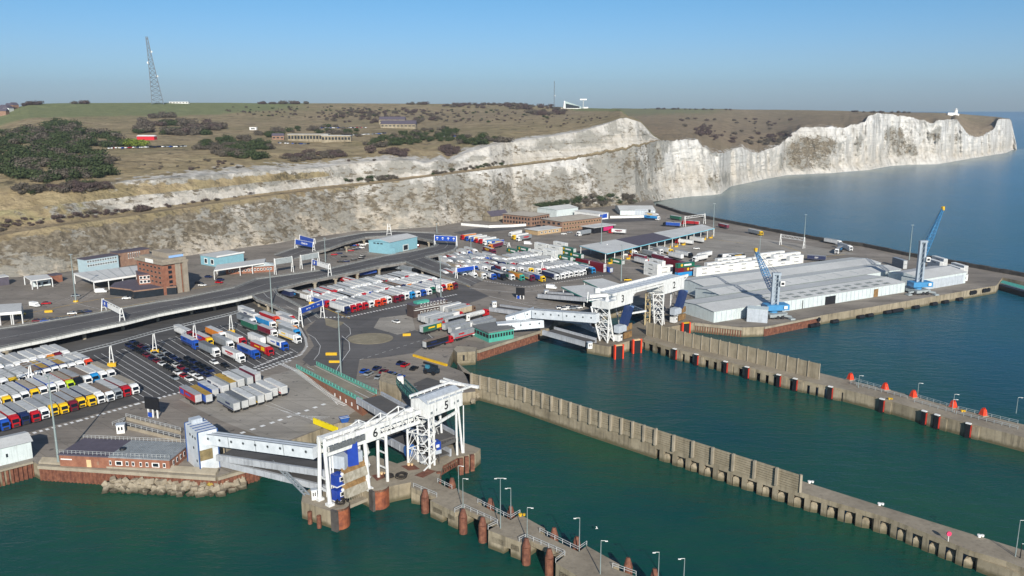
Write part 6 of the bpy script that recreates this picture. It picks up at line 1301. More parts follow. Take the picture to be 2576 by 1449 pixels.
# big warehouse
def big_wh():
    e = empty('warehouse', (0, 0, 0), 0, 'huge grey roofed warehouse in four parallel bays along the right hand quay', 'warehouse'); z = 10.5
    a, x, y, W, dp = frame((1795, 812), (2275, 735), (1722, 781), D)
    n1 = P(1795, 812); L = W
    def at(s, t, z): return V3(a+x*s+y*t, z)
    # bays listed from the quay inland: t0, t1, s0, s1, eave, ridge
    def st(u, v, z=10.8): q = P(u, v, z)-a; return q.dot(x), q.dot(y)
    t1 = st(1804, 744, 9.8)[1]; t2 = st(1965, 693)[1]; t3 = st(1915, 675)[1]; dpn = t1
    bays = [(0, t1, 0, L, 9.8, 10.7), (t1+.2, t2, st(1752, 722)[0], st(2277, 676)[0], 10.2, 11.1), (t2+.2, t3, st(1722, 705)[0], st(2137, 645)[0], 10.5, 11.6)]
    for i, (t0, t1, s0, s1, ze, zr) in enumerate(bays):
        tm = (t0+t1)/2; mb = MB(); mb.add([at(s0, t0, D), at(s0, t1, D), at(s0, t1, ze), at(s0, tm, zr), at(s0, t0, ze), at(s1, t0, D), at(s1, t1, D), at(s1, t1, ze), at(s1, tm, zr), at(s1, t0, ze)], [(0, 4, 3, 2, 1), (5, 6, 7, 8, 9), (0, 5, 9, 4), (1, 2, 7, 6)], M_PANEL)
        if i == 0:
            for k in range(44): s = 1.5+k*(L-2)/44; mb.box(at(s, -.06, (D+9.4)/2), (.22, .14, 4.9), math.atan2(x.y, x.x), M_GREY)
        w_ = mb.build('bay_walls', None, e)
        mb = MB(); u_ = .08; mb.add([at(s0-.4, t0-.4, ze-.05), at(s1+.4, t0-.4, ze-.05), at(s1+.4, tm, zr+u_), at(s0-.4, tm, zr+u_), at(s1+.4, t1+.1, ze-.05), at(s0-.4, t1+.1, ze-.05)], [(0, 1, 2, 3), (3, 2, 4, 5)]); r_ = mb.build('roof', M_ROOFG, e)
        mb = MB(); mb.beam(at(s0, tm, zr+.12), at(s1, tm, zr+.12), .5, .12)
        if i == 0:
            for g in range(11):
                for row in range(2):
                    for q in range(3):
                        s = L*(.28+g*.062)+q*1.6; tt = [dpn*.12, dpn*.3][row]; zz = ze+(zr-ze)*tt/(tm)+.10; mb.box(at(s, tt, zz), (.9, 2.4, .08), math.atan2(x.y, x.x))
        if i == 1:
            for g in range(12): s = 12+g*13; p0, p1 = at(s, t0+2, ze+(zr-ze)*.2+.1), at(s-1, tm-1, zr-.05); mb.beam(p0, p1, .5, .1)
        mb.beam(at(s0, t1, ze+.05), at(s1, t1, ze+.05), .8, .1)
        mb.build('roof_light', M_SIGNB if i else paint('7d8580', .5, .1), r_)
    for s0, s1, m, nm in [(L*.545, L*.60, M_INK, 'open_door'), (L*.815, L*.84, M_RUSTY, 'open_door'), (L*.275, L*.295, M_RUSTY, 'wooden_door'), (L*.205, L*.212, M_INK, 'open_door'), (L*.425, L*.428, M_INK, 'open_door')]:
        mb = MB(); mb.box(at((s0+s1)/2, -.12, (D+8.6)/2), (s1-s0, .12, 4.2), math.atan2(x.y, x.x)); mb.build(nm, m, e)
    mb = MB(); o_ = bays[1][2]-.1; mb.add([at(o_, t1+4, D), at(o_, t1+14, D), at(o_, t1+14, D+5), at(o_, t1+9, D+5.5)], [(0, 1, 2, 3), (3, 2, 1, 0)]); mb.build('open_door', M_INK, e)
    return at, L, dpn, x, y
wat, wL, wd, wx, wy = big_wh()
b = Bld('warehouse', 'separate pale warehouse at the far end of the right hand quay', (2318, 731), (2428, 712), (2268, 708), zt=D+6.3); b.walls(M_PANEL); b.gable(M_ROOFG, 1.8, 'x', wm=M_PANEL); b.win('f', 2, b.W-2, D+.1, D+5, 16, m=M_GREY, gap=.1, name='door')
b = Bld('container_shed', 'plain grey container shed standing by the near corner of the big warehouse', (1878, 809), (1930, 813), (1868, 797), zt=D+6, dep=6.5); b.walls(M_GREY); b.flatroof(M_PANEL, .1, .2)
b = Bld('site_cabin', 'low white site cabin on the quay near the tall blue crane', (2358, 722), (2400, 714), (2352, 718), zt=D+3.2, dep=5); b.walls(M_WHITE); b.flatroof(M_ROOFG, .15, .2); b.win('f', 1, b.W-1, D+1, D+2, 3)
b = Bld('site_cabin', 'white framed cabin at the right end of the quay', (2404, 712), (2434, 706), (2400, 708), zt=D+3.4, dep=5); b.walls(M_WHITE); b.flatroof(M_ROOFG, .15, .2); b.win('f', 1, b.W-1, D+1, D+2.4, 2)
# brown two storey cabin with white windows, near the centre
b = Bld('cabin_block', 'dark brown two storey cabin block with white windows beside the trailers', (1041, 800), (1126, 783), (1032, 793), vt=770); b.walls(paint('4a3d38', .7, .2)); b.flatroof(M_ROOFP, .2, .3); b.dp = max(b.dp, 8)
b.win('f', 3.5, b.W-1, D+1, D+2.5, 8, fr=M_WHITE, gap=.45); b.win('f', 3.5, b.W-1, D+4.6, D+6.2, 8, fr=M_WHITE, gap=.5); mb = MB(); mb.beam(b.at(0, -.5, D+3.6), b.at(b.W+2, -.5, D+3.6), .9, .15); mb.beam(b.at(0, -1, D+4.6), b.at(b.W+2, -1, D+4.6), .1); mb.build('balcony', M_WHITE, b.e)
mb = MB(); mb.box(b.at(b.W*.3, 2, b.zt+.9), (7, 3, 1.1), b.ang); mb.build('roof_unit', M_TEAL, b.e)
# low brick quay building
def quay_brick():
    b = Bld('brick_building', 'low red brick quay building with a flat grey roof and roof railings', (152, 1172), (428, 1186), (188, 1130), zt=D+3.2); b.walls(M_BRICK)
    b.flatroof(M_ROOFP, .25, .3, s1=b.W*.45); b.flatroof(concrete('ribbed_roof', (.20, .22, .24), (.32, .34, .36), .3, .3), .25, .34, s0=b.W*.45+.3, name='roof')
    mb = MB()
    for i in range(26): s = b.W*.47+i*(b.W*.52)/26; mb.beam(b.at(s, .2, b.zt+.40), b.at(s, b.dp-.2, b.zt+.40), .12, .1)
    mb.build('roof_ribs', M_SIGNB, b.e)
    for t in (.2, b.dp-.2):
        mb = MB(); z = b.zt+.4
        for zz in (.5, 1.0): mb.beam(b.at(0, t, z+zz), b.at(b.W, t, z+zz), .06)
        for i in range(27): mb.beam(b.at(b.W*i/26, t, z), b.at(b.W*i/26, t, z+1), .07)
        mb.build('roof_rail', M_GREYP, b.e)
    for s0, s1 in [(.455, .475), (.51, .575), (.605, .63), (.66, .685), (.73, .752), (.785, .81), (.84, .91), (.94, .965)]:
        b.win('f', b.W*s0, b.W*s1, D+1.0, D+2.3, 1, fr=M_WHITE, gap=.02)
    b.win('f', b.W*.245, b.W*.29, D+.1, D+2.2, 1, m=M_CREAM, gap=.05, name='door'); b.win('f', b.W*.34, b.W*.362, D+.8, D+1.8, 1, m=M_BRICKB, gap=.05); b.win('f', b.W*.01, b.W*.115, D+1.9, D+2.2, 1, m=M_WHITE, gap=.02, name='name_strip')
    b.win('r', b.dp*.1, b.dp*.8, D+1.0, D+2.4, 4, fr=M_WHITE, gap=.6)
    mb = MB(); q = b.at(b.W*.5, b.dp*.4, b.zt+.5); mb.tube(q, q+Vector((0, 0, .5)), .9, .8, 14); mb.build('roof_vent', M_INK, b.e)
quay_brick()
b = Bld('quay_shed', 'white clad quayside shed with a shallow pitched roof at the bottom left corner', (-80, 1192), (83, 1152), (-90, 1160), zt=D+5.0, dep=9); b.walls(M_PANEL); b.gable(M_ROOFG, 1.2, 'x', wm=M_PANEL); b.win('f', b.W*.58, b.W*.63, D+2, D+3, 1)
# ---------------------------------------------------------------- harbour cranes
M_CBL = paint('4388b8', .45, .1)
def crane(u, v, label, zcab, boom_tip, lean=None, ht=None):
    p = P(u, v); e = empty('harbour_crane', p, 0, label, 'crane')
    mb = MB(); mb.box((0, 0, 1.6), (9, 9, 1.4), .3)
    for sx in (-1, 1):
        for sy in (-1, 1):
            mb.beam((sx*4, sy*4, 1.6), (sx*7, sy*5.5, 1.4), .8, .8); mb.box((sx*7, sy*5.5, .4), (2.4, 2.4, .7), .3)
    mb.build('chassis', M_SIGNB, e)
    for i in range(4):
        mb = MB(); x = -3.4+i*2.2; mb.tube((x, -4.9, .8), (x, -4.2, .8), .8, n=12); mb.build('wheel', M_BLACK, e)
    mb = MB(); mb.tube((0, 0, 2.3), (0, 0, 3.6), 2.0, n=12); mb.box((1, 0, 5.0), (11, 6, 2.6), .15); mb.build('slewing_house', M_CBL, e)
    mb = MB(); mb.box((4.8, -3.1, 5.2), (1.6, .1, 1.4), .15); mb.build('white_panel', M_WHITE, e)
    h = ht; mb = MB(); mb.box((-1.2, -1.0, 3.6+h/2), (.9, 1.0, h)); mb.box((1.5, -1.0, 3.6+h/2), (.9, 1.0, h)); mb.box((.2, .6, 3.6+h/2), (3.2, .5, h))
    for k in range(9): z = 4+k*h/9; mb.beam((-1, -1.2, z), (1.5, -1.2, z+h/9), .25)
    mb.box((.2, -.6, 3.7+h), (4.0, 2.0, 1.0)); mb.build('tower', paint('98a4ae', .5, .12), e)
    mb = MB(); mb.box((2.6, -2.2, zcab), (2.0, 2.0, 2.2)); c_ = mb.build('cab', M_WHITE, e); mb = MB(); mb.box((2.6, -3.24, zcab), (1.4, .08, 1.2)); mb.build('window', M_INK, c_)
    a = Vector((.3, 2.0, 3.6+h*.45)); t = Vector(boom_tip)-p; mb = MB(); n = 16; d = (t-a); side = Vector((1, 0, 0)); up = d.normalized().cross(side).normalized()
    def rad(f): return 1.25*min(1, f*6+.35)*(1-max(0, f-.5)*1.3)
    for k in range(n):
        f0, f1 = k/n, (k+1)/n; q0 = [a.lerp(t, f0)+side*(sx*rad(f0))+up*(sy*rad(f0)) for sx, sy in ((-1, -1), (1, -1), (1, 1), (-1, 1))]; q1 = [a.lerp(t, f1)+side*(sx*rad(f1))+up*(sy*rad(f1)) for sx, sy in ((-1, -1), (1, -1), (1, 1), (-1, 1))]
        for i in range(4): mb.beam(q0[i], q1[i], .22); mb.beam(q0[i], q1[(i+1) % 4], .12); mb.beam(q0[i], q0[(i+1) % 4], .14)
    mb.build('boom', M_CBL, e)
    mb = MB(); mb.box(t+Vector((0, 0, .5)), (1.3, 1.2, 1.4), .3); mb.tube(t+Vector((-.5, -.6, -.3)), t+Vector((.5, -.6, -.3)), .6, n=10); mb.build('boom_head', M_YEL, e)
    mb = MB(); tp = Vector((.2, -.4, 4.2+h))
    for s in (-.8, .8): mb.beam(tp+side*s, a.lerp(t, .97)+side*s, .08)
    mb.build('cables', M_INK, e)
tip1 = PD(2372, 525, math.hypot(*P(2307, 735).xy)+14); tip2 = PD(1901, 630, math.hypot(*P(1945, 797).xy)+16)
crane(2307, 737, 'tall blue harbour crane with raised boom near the quay end', D+14, tip1, ht=24)
crane(1944, 797, 'smaller blue harbour crane with a boom leaning left by the warehouse corner', D+12, tip2, ht=17)
# moored barge beyond the quay end
e = empty('work_barge', (0, 0, 0), 0, 'dark hulled barge with green deck gear moored past the quay end', 'barge'); mb = MB(); mb.prism([p.xy for p in PP([(2512, 716), (2520, 706), (2640, 738), (2640, 752)], 3)], -.5, 3.0, M_INK); mb.build('hull', None, e); mb = MB(); mb.prism([p.xy for p in PP([(2516, 713), (2522, 707), (2638, 738), (2638, 748)], 3)], 3.0, 3.5, M_TEAL, M_WHITE); mb.build('deck', None, e)
# big tyre fenders along the warehouse quay
qa = [P(1930, 820), P(2062, 794), P(2282, 757), P(2507, 718)]
for i, (u, v) in enumerate([(2038, 803), (2048, 801), (2057, 799), (2094, 804), (2158, 792), (2180, 789), (2226, 782), (2244, 778), (2258, 776), (2299, 768), (2342, 757), (2370, 752), (2406, 746), (2438, 735), (2443, 734), (2448, 733), (2471, 729), (2477, 728), (2484, 727)]):
    lo = v > interp([(2062, 796), (2507, 722)], u)+4; k = 0 if u < 2062 else 1 if u < 2282 else 2; a, b_ = qa[k], qa[k+1]; d = (b_-a).normalized()
    t = (u-proj(a)[0])/(proj(b_)[0]-proj(a)[0]); q = a.lerp(b_, t); n = Vector((d.y, -d.x, 0)); n = n if n.y < 0 else -n; z = .7 if lo else 3.0; mb = MB(); r = 1.1
    if lo: mb.tube(q+n*1.2-d*2.0+Vector((0, 0, z-D)), q+n*1.2+d*2.0+Vector((0, 0, z-D)), r, n=12)
    else: mb.tube(q+n*.2+Vector((0, 0, z-D)), q+n*1.0+Vector((0, 0, z-D)), r, n=12)
    tag(mb.build('tyre_fender', M_BLACK), ('floating dark fender' if lo else 'black tyre hung')+' on the warehouse quay, %s from the left' % ORD[i], 'fender', 'fenders along the warehouse quay')
# big display boards, check kiosks, barriers
def display(u, v, vt, label, wdt=5.4):
    p = P(u, v); e = empty('display_board', p, -.35, label, 'display board'); zt = top_z(p, vt)-D
    for s in (-1.8, 0, 1.8): mb = MB(); mb.box((s, 0, (zt-3.4)/2), (.35, .4, zt-3.4)); mb.build('post', M_WHITE, e)
    mb = MB(); mb.box((0, -.1, zt-1.9), (wdt, .5, 3.9)); mb.build('board', M_BLACK, e); mb = MB(); mb.box((-1.0, -.3, .9), (1.5, .15, 1.4)); mb.build('blue_box', M_SIGN, e)
display(386, 1050, 1000, 'black display board on three white legs in the front left apron'); display(1309, 752, 724, 'black display board on three white legs before the ramps of berth 3', 4.6)
hut(305, 1088, 2.2, 1.8, 2.6, 'small white kiosk beside the front left ramp wall') ; hut(1243, 772, 2.0, 1.8, 2.6, 'white check kiosk at the head of the lower far ramp'); hut(1374, 743, 2.0, 1.8, 2.6, 'white check kiosk at the head of the upper far ramp'); hut(1483, 876, 1.8, 1.6, 2.4, 'small white kiosk at the left corner of berth 3', z=D)
# lower roadway and retaining walls at front left
for i, (pts, l) in enumerate([([(318, 1056), (455, 1092)], 'upper'), ([(316, 1078), (455, 1112)], 'lower')]):
    pp = PP(pts); mb = MB(); mb.beam(pp[0]+Vector((0, 0, .5)), pp[1]+Vector((0, 0, .5)), .4, 1.0); tag(mb.build('retaining_wall', M_LEDGE), l+' of the two low concrete walls by the sunken road before the lift tower', 'wall', 'walls of the front sunken road'); railing('railing', [p+Vector((0, 0, 1.0)) for p in pp], 'grey railing on the %s low wall of the front sunken road' % l, m=M_GREYP, group='railings of the front sunken road')
flat('sunken_road', [(312, 1060), (452, 1096), (455, 1110), (316, 1074)], M_DARK, .040)
railing('railing', PP([(283, 1070), (316, 1058), (300, 1072)]), 'short bent railing beside the white kiosk', m=M_GREYP)
for i, (a, b_, l) in enumerate([((828, 912), (858, 912), 'yellow road block beside the ramp mast'), ((1040, 896), (1124, 921), 'long yellow kerb barrier by the bastion'), ((1510, 895), (1540, 895), 'x')][:2]):
    p, q = P(*a), P(*b_); mb = MB(); mb.beam(p+Vector((0, 0, .4)), q+Vector((0, 0, .4)), .8, .8); tag(mb.build('road_barrier', M_YEL), l, 'barrier')
for (u0, v0, u1, v1, l) in [(820, 893, 848, 893, 'yellow traffic barrier below the slip road'), (1013, 845, 1033, 844, 'yellow traffic barrier left of the green lorry'), (113, 786, 133, 785, 'yellow grit bin box among the check lanes')]:
    p, q = P(u0, v0), P(u1, v1); mb = MB(); mb.beam(p+Vector((0, 0, .5)), q+Vector((0, 0, .5)), 1.2, 1.0); tag(mb.build('road_barrier', M_YEL), l, 'barrier')
for i in range(22):
    q = P(1490+i*12, 621+i*3.0); mb2 = MB(); mb2.box(q+Vector((0, 0, .5)), (2.6, 1.0, 1.0), -.5); tag(mb2.build('water_barrier', M_WHITE if i % 2 else M_REDP), ('white' if i % 2 else 'red')+' block in the red and white barrier row, %s from the containers' % ORD[i], 'barrier', 'red and white barrier row')
# telehandler by the jetty root
p = P(1086, 940); e = empty('reach_stacker', p, 2.6, 'dark blue mobile plant machine parked at the root of the middle jetty', 'plant machine'); mb = MB(); mb.box((0, 0, 1.5), (5.5, 2.6, 1.2)); mb.box((-1.2, 0, 2.6), (2.0, 2.2, 1.4)); mb.build('body', paint('1d2a36', .5, .2), e); mb = MB(); mb.box((1.4, .4, 2.6), (1.5, 1.4, 1.6)); mb.build('cab', paint('3c7f96', .4, .2), e); mb = MB(); mb.beam((-2.4, 0, 3.2), (3.6, 0, 3.8), .7); mb.build('jib', M_INK, e)
for sx in (-1.8, 1.8):
    for sy in (-1.3, 1.3): mb = MB(); mb.tube((sx, sy-.3, .8), (sx, sy+.3, .8), .8, n=10); mb.build('wheel', M_BLACK, e)
# ================================================================== LORRIES, TRAILERS, CARS, CONTAINERS
VC = dict(w=('white', 'e6e7e5'), r=('red', 'b0141f'), d=('dark red', '6e1424'), y=('yellow', 'e8bd1a'), b=('blue', '1d4da6'), n=('navy', '1a2750'), g=('green', '17624a'), o=('orange', 'dd8426'), c=('bright blue', '2487c4'), k=('black', '17191c'), s=('silver grey', '878e93'), l=('lime', 'b9d32a'), p=('orange red', 'd2401f'), t=('turquoise', '35a08c'), m=('maroon', '6b1a35'), e=('beige', 'b5a78e'), h=('brown', '6d5645'))
def vp(k): return paint(VC[k][1], .35, .06, .4)
def curtain(k):
    """tarpaulin side: faint vertical creases, their shade darkened into the colour, and road dirt low down"""
    if ('cur', k) in _mats: return _mats['cur', k]
    n = NT('curtain'); tc_ = n.n('ShaderNodeTexCoord'); base = lin(VC[k][1]); cr = n.noise(1.0, 2, .5, n.mapping((2.2, .3, .12), tc_.outputs['Object'])); oi = n.n('ShaderNodeObjectInfo')
    c = n.mix(n.ramp(cr, [(.38, .40), (.55, 0.0)]), base, tuple(x*.6 for x in base)); sz = n.n('ShaderNodeSeparateXYZ'); n.l(tc_.outputs['Object'], sz.inputs[0])  # crease hollows darkened in the colour as painted shade
    c = n.mix(n.ramp(n.math('ADD', n.math('DIVIDE', sz.outputs[2], 5.0), n.math('MULTIPLY', n.noise(1.2, 3), .12)), [(.30, .5), (.44, 0.0)]), c, (.13, .115, .095)); c = n.mix(n.math('MULTIPLY', oi.outputs['Random'], .28), c, tuple(x*.55+.03 for x in base))
    n.base(c); n.rough(.5); n.bump(cr, .4, .1); _mats['cur', k] = n.m; return n.m
def roofm(c):
    n = NT('trailer_roof'); tc_ = n.n('ShaderNodeTexCoord'); base = lin(c); oi = n.n('ShaderNodeObjectInfo'); g = n.noise(1.0, 4, .6, n.mapping((.5, 1.6, 1), n.pos())); rb = n.noise(1.0, 1, .5, n.mapping((3.0, .1, 1), tc_.outputs['Object']))
    cc = n.ramp(g, [(.32, tuple(x*.55 for x in base)), (.6, base)]); cc = n.mix(n.ramp(rb, [(.4, .3), (.55, 0.0)]), cc, tuple(x*.6 for x in base)); cc = n.mix(n.math('MULTIPLY', oi.outputs['Random'], .45), cc, tuple(x*.5+.02 for x in base)); n.base(cc); n.rough(.6); return n.m
M_TYRE = paint('111214', .8, .2); M_CHAS = paint('2a2b2d', .7, .3); M_SCR = paint('0d1115', .08, .1); M_DOOR = paint('b9bbba', .5, .15)
RM = {'w': roofm('d3d5d3'), 's': roofm('aeb1b2'), 'e': roofm('b0a591'), 'y': roofm('c09a35'), 'h': roofm('8d7b68'), 'd': roofm('6f7274')}
def me_of(mb, name, m=None):
    o = mb.build(name, m); me = o.data; bpy.data.objects.remove(o); return me
_me = {}
def cab_me(k):
    if ('cab', k) not in _me:
        mb = MB(); pr = [(0, .45), (.02, 1.75), (-.32, 3.05), (-.75, 3.55), (-1.9, 3.8), (-2.25, 3.8), (-2.3, .6)]; n = len(pr)
        vs = [(x, -1.24, z) for x, z in pr]+[(x, 1.24, z) for x, z in pr]; mb.add(vs, [tuple(range(n)), tuple(range(2*n-1, n-1, -1))]+[(i, n+i, n+(i+1) % n, (i+1) % n) for i in range(n)])
        for s in (-1, 1): mb.box((-.25, s*1.42, 2.4), (.12, .2, .7)); mb.box((-3.4, s*.9, .9), (2.2, .5, .5))
        _me['cab', k] = me_of(mb, 'cab', vp(k))
    return _me['cab', k]
def common():
    if 'scr' in _me: return
    mb = MB(); q = lambda a, b, c, d: mb.add([a, b, c, d], [(0, 1, 2, 3)])
    mb.add([(.035, -1.08, 1.86), (.035, 1.08, 1.86), (-.30, 1.05, 3.0), (-.30, -1.05, 3.0)], [(0, 1, 2, 3)])
    for s in (-1, 1): mb.box((-.95, s*1.25, 2.35), (.9, .03, .75))
    _me['scr'] = me_of(mb, 'windscreen', M_SCR)
    mb = MB(); mb.box((.03, 0, 1.05), (.06, 1.7, .75)); mb.box((.05, 0, .45), (.1, 2.3, .25)); _me['gri'] = me_of(mb, 'grille', M_CHAS)
    mb = MB(); mb.box((-9.3, 0, .95), (14.0, .9, .35)); mb.box((-9.5, 1.0, .8), (4.5, .12, .6)); mb.box((-9.5, -1.0, .8), (4.5, .12, .6)); mb.box((-16.3, 0, .6), (.15, 2.3, .2)); _me['cha'] = me_of(mb, 'chassis', M_CHAS)
    mb = MB(); mb.tube((0, -.16, 0), (0, .16, 0), .5, n=10); _me['whl'] = me_of(mb, 'wheel', M_TYRE)
    mb = MB(); mb.tube((0, -1.22, 0), (0, -.85, 0), .5, n=8); mb.tube((0, 1.22, 0), (0, .85, 0), .5, n=8); mb.box((0, 0, 0), (.15, 1.8, .15)); _me['axl'] = me_of(mb, 'axle', M_TYRE)
common()
def trl_me(k):
    if ('trl', k) not in _me:
        mb = MB(); mb.box((-9.75, 0, 2.58), (13.55, 2.5, 2.72)); 
        for i in range(13): mb.box((-3.6-i*1.02, 1.255, 1.3), (.10, .03, .25)); mb.box((-3.6-i*1.02, -1.255, 1.3), (.10, .03, .25))
        _me['trl', k] = me_of(mb, 'trailer_box', curtain(k))
    return _me['trl', k]
def roof_me(k):
    if ('rf', k) not in _me:
        mb = MB(); mb.box((-9.75, 0, 3.98), (13.6, 2.56, .12)); _me['rf', k] = me_of(mb, 'trailer_roof', RM[k])
        mb = MB(); mb.box((-16.545, 0, 2.55), (.05, 2.4, 2.55)); mb.box((-16.58, 0, 2.55), (.04, .06, 2.5)); _me['door'] = me_of(mb, 'rear_doors', M_DOOR)
    return _me['rf', k]
def tank_me():
    if 'tank' not in _me: mb = MB(); mb.tube((-3.2, 0, 2.4), (-15.8, 0, 2.4), 1.2, n=16); mb.box((-9.5, 0, 3.62), (11, .8, .15)); _me['tank'] = me_of(mb, 'tank', RM['w'])
    return _me['tank']
def ob(name, me, par, loc=None, sc_=None):
    o = bpy.data.objects.new(name, me); col.objects.link(o); o.parent = par
    if loc: o.location = loc
    return o
NV = [0]
def lorry(front, head, cab, side, roof='w', label='', group=None, detail=1, tank=False, z=0.0, text=None):
    """cab None = parked trailer on its own; front is the nose on the ground, head the way it faces"""
    h = Vector((head[0], head[1], 0)).normalized(); ang = math.atan2(h.y, h.x); p = Vector((front[0], front[1], D+.045+z)); common(); roof_me(roof)
    e = empty('lorry' if cab else 'parked_trailer', p, ang, label, 'lorry' if cab else 'trailer', group); e.scale = (.92*rnd.choice((1, 1, 1, .97, .9)), .92, .95*rnd.uniform(.93, 1.03))
    if cab:
        c = ob('cab', cab_me(cab), e); ob('windscreen', _me['scr'], c); ob('grille', _me['gri'], c)
    dx = 0 if cab else 2.9
    if tank: t = ob('tank', tank_me(), e)
    else: t = ob('trailer_box', trl_me(side), e, (dx, 0, 0)); ob('roof', roof_me(roof), t); ob('rear_doors', _me['door'], t)
    if text and not tank:
        for s in (-1, 1): lettering(text, 1.5, (-9.75, s*1.26, 2.6), (-s, 0, 0) if False else ((1, 0, 0) if s < 0 else (-1, 0, 0)), (0, 0, 1), M_WHITE, t, 'lettering')
    if not tank and rnd.random() < .42 and not text:
        kk = rnd.choice('rbnwgycd'.replace(side, '')); vv = rnd.randrange(3)
        if ('liv', kk, vv) not in _me:
            mb = MB()
            for s in (-1, 1):
                if vv == 0: mb.box((-9.75, s*1.27, 2.9), (7.0, .02, .8)); mb.box((-9.75, s*1.27, 2.1), (4.2, .02, .35))
                elif vv == 1: mb.box((-5.2, s*1.27, 2.6), (3.2, .02, 1.7)); mb.box((-10.5, s*1.27, 2.7), (4.5, .02, .6))
                else: mb.box((-9.75, s*1.27, 1.65), (13.0, .02, .5)); mb.box((-12, s*1.27, 3.0), (3.6, .02, .7))
            _me['liv', kk, vv] = me_of(mb, 'livery_panel', vp(kk))
        ob('livery_panel', _me['liv', kk, vv], t)
    ob('chassis', _me['cha'], e, (dx, 0, 0))
    xs = ([-1.4, -5.0] if cab else [])+[-12.0+dx, -13.3+dx, -14.6+dx]
    for x in xs:
        if detail: 
            for s in (-1.05, 1.05): ob('wheel', _me['whl'], e, (x, s, .5))
        else: ob('axle', _me['axl'], e, (x, 0, .5))
    return e
LANE = (P(342, 991)-P(287, 955)).normalized()
def vname(cab, side): return ('%s cab with %s trailer' % (VC[cab][0], VC[side][0])) if cab else '%s trailer without a cab' % VC[side][0]
def block(F0, F1, n, rowpx, table, where, group, cond, head=None, detail=1, default='wwwwrbwsw', skip=.09, jit=.9, start=0):
    a, b = P(*F0), P(*F1); step = (b-a)/(n-1); offs = [P(*r)-P(*rowpx[0]) for r in rowpx]; hd = head or (offs[0]-offs[-1]).normalized()
    for j, of in enumerate(offs):
        row = table[j] if j < len(table) else ''; cells = row.split()
        for i in range(start, n+6):
            p = a+step*i+of+hd*rnd.uniform(-jit, jit); u, v = proj(p)
            if not cond(u, v, i, j): continue
            if i < len(cells): c = cells[i]
            else:
                if rnd.random() < skip: continue
                c = rnd.choice(default)+rnd.choice('wwwwsswnwre')+rnd.choice('wwwwwsse')
            if c == '-': continue
            rowname = ['front', 'second', 'third', 'fourth', 'fifth', 'sixth'][j]
            lorry(p, hd, None if c[0] == '0' else c[0], c[1], c[2] if len(c) > 2 else 'w', '%s, %s from right, %s row, %s' % (vname(None if c[0] == '0' else c[0], c[1]).replace('silver grey', 'grey').replace('bright blue', 'azure'), ORD[i] if i < 24 else 'last', rowname, where), group, detail)
# front left park
T1 = ['wse rdw ssw whh www yns yhs dhs yss yss wws rww nns rrw bww bcw', 'wee www cww wsh khs lre www wbw whw ybe wsw wsw yww www wsw', 'pww www www wby wbw wby whh www wsw ysw www www www', 'www dww oww wws www wws www wss www', 'wws www wws www']
block((342, 993), (15, 1084), 15, [(342, 991), (287, 955), (227, 927), (172, 906), (128, 890)], T1, 'front left park', 'lorries of the front left park', lambda u, v, i, j: u > -62 and v > (908 if u > 60 else 912) and not (j == 3 and i == 0 and False))
# central park
T4 = ['dww oww rww www gww wws bsw wsw cww www dww dhw www pww pww wsw rws rww rws nww gss sww wbw', 'www rww www nww www oww nhw wkh www rww www wsw bww rww www wks www www rww rbw', 'www www rsw wkw www www rkw www wsw www www www wsw', 'rww www ybw wsw www www']
L4 = [(874, 791), (828, 776), (785, 762), (746, 749.5), (710, 738)]
block((1146, 728), (876, 791), 20, L4, T4, 'central park', 'lorries of the central park', lambda u, v, i, j: v > interp([(727, 752), (780, 742), (900, 713), (1031, 690), (1080, 690), (1130, 708)], u)+6 and u > 745 and i < 20, detail=0, skip=.1)
H4 = (P(874, 791)-P(826, 775.5)).normalized()
for i, (f, hd, c, l) in enumerate([((900, 700), None, 'ooe', 'orange lorry cab with beige trailer beneath the middle raised road'), ((870, 706), None, 'rcs', 'red lorry with bright blue trailer at the back left of the central park'), ((1005, 682), None, '0sw', 'silver grey trailer standing alone at the back of the central park'), ((1045, 690), None, 'kss', 'black lorry with silver trailer at the back of the central park'), ((800, 722), None, 'kkw', 'black lorry with pale roof in the shade of the middle raised road'), ((735, 752), None, '0nw', 'left of two dark trailers in the shade of the raised road'), ((757, 754), None, '0kw', 'right of two dark trailers in the shade of the raised road')]):
    lorry(P(*f), H4, None if c[0] == '0' else c[0], c[1], c[2], l, 'lorries of the central park', 0)
lorry(P(945, 690), (P(945, 690)-P(890, 700)), None, 'b', 'w', 'long blue trailer parked crosswise under the middle raised road', None, 0)
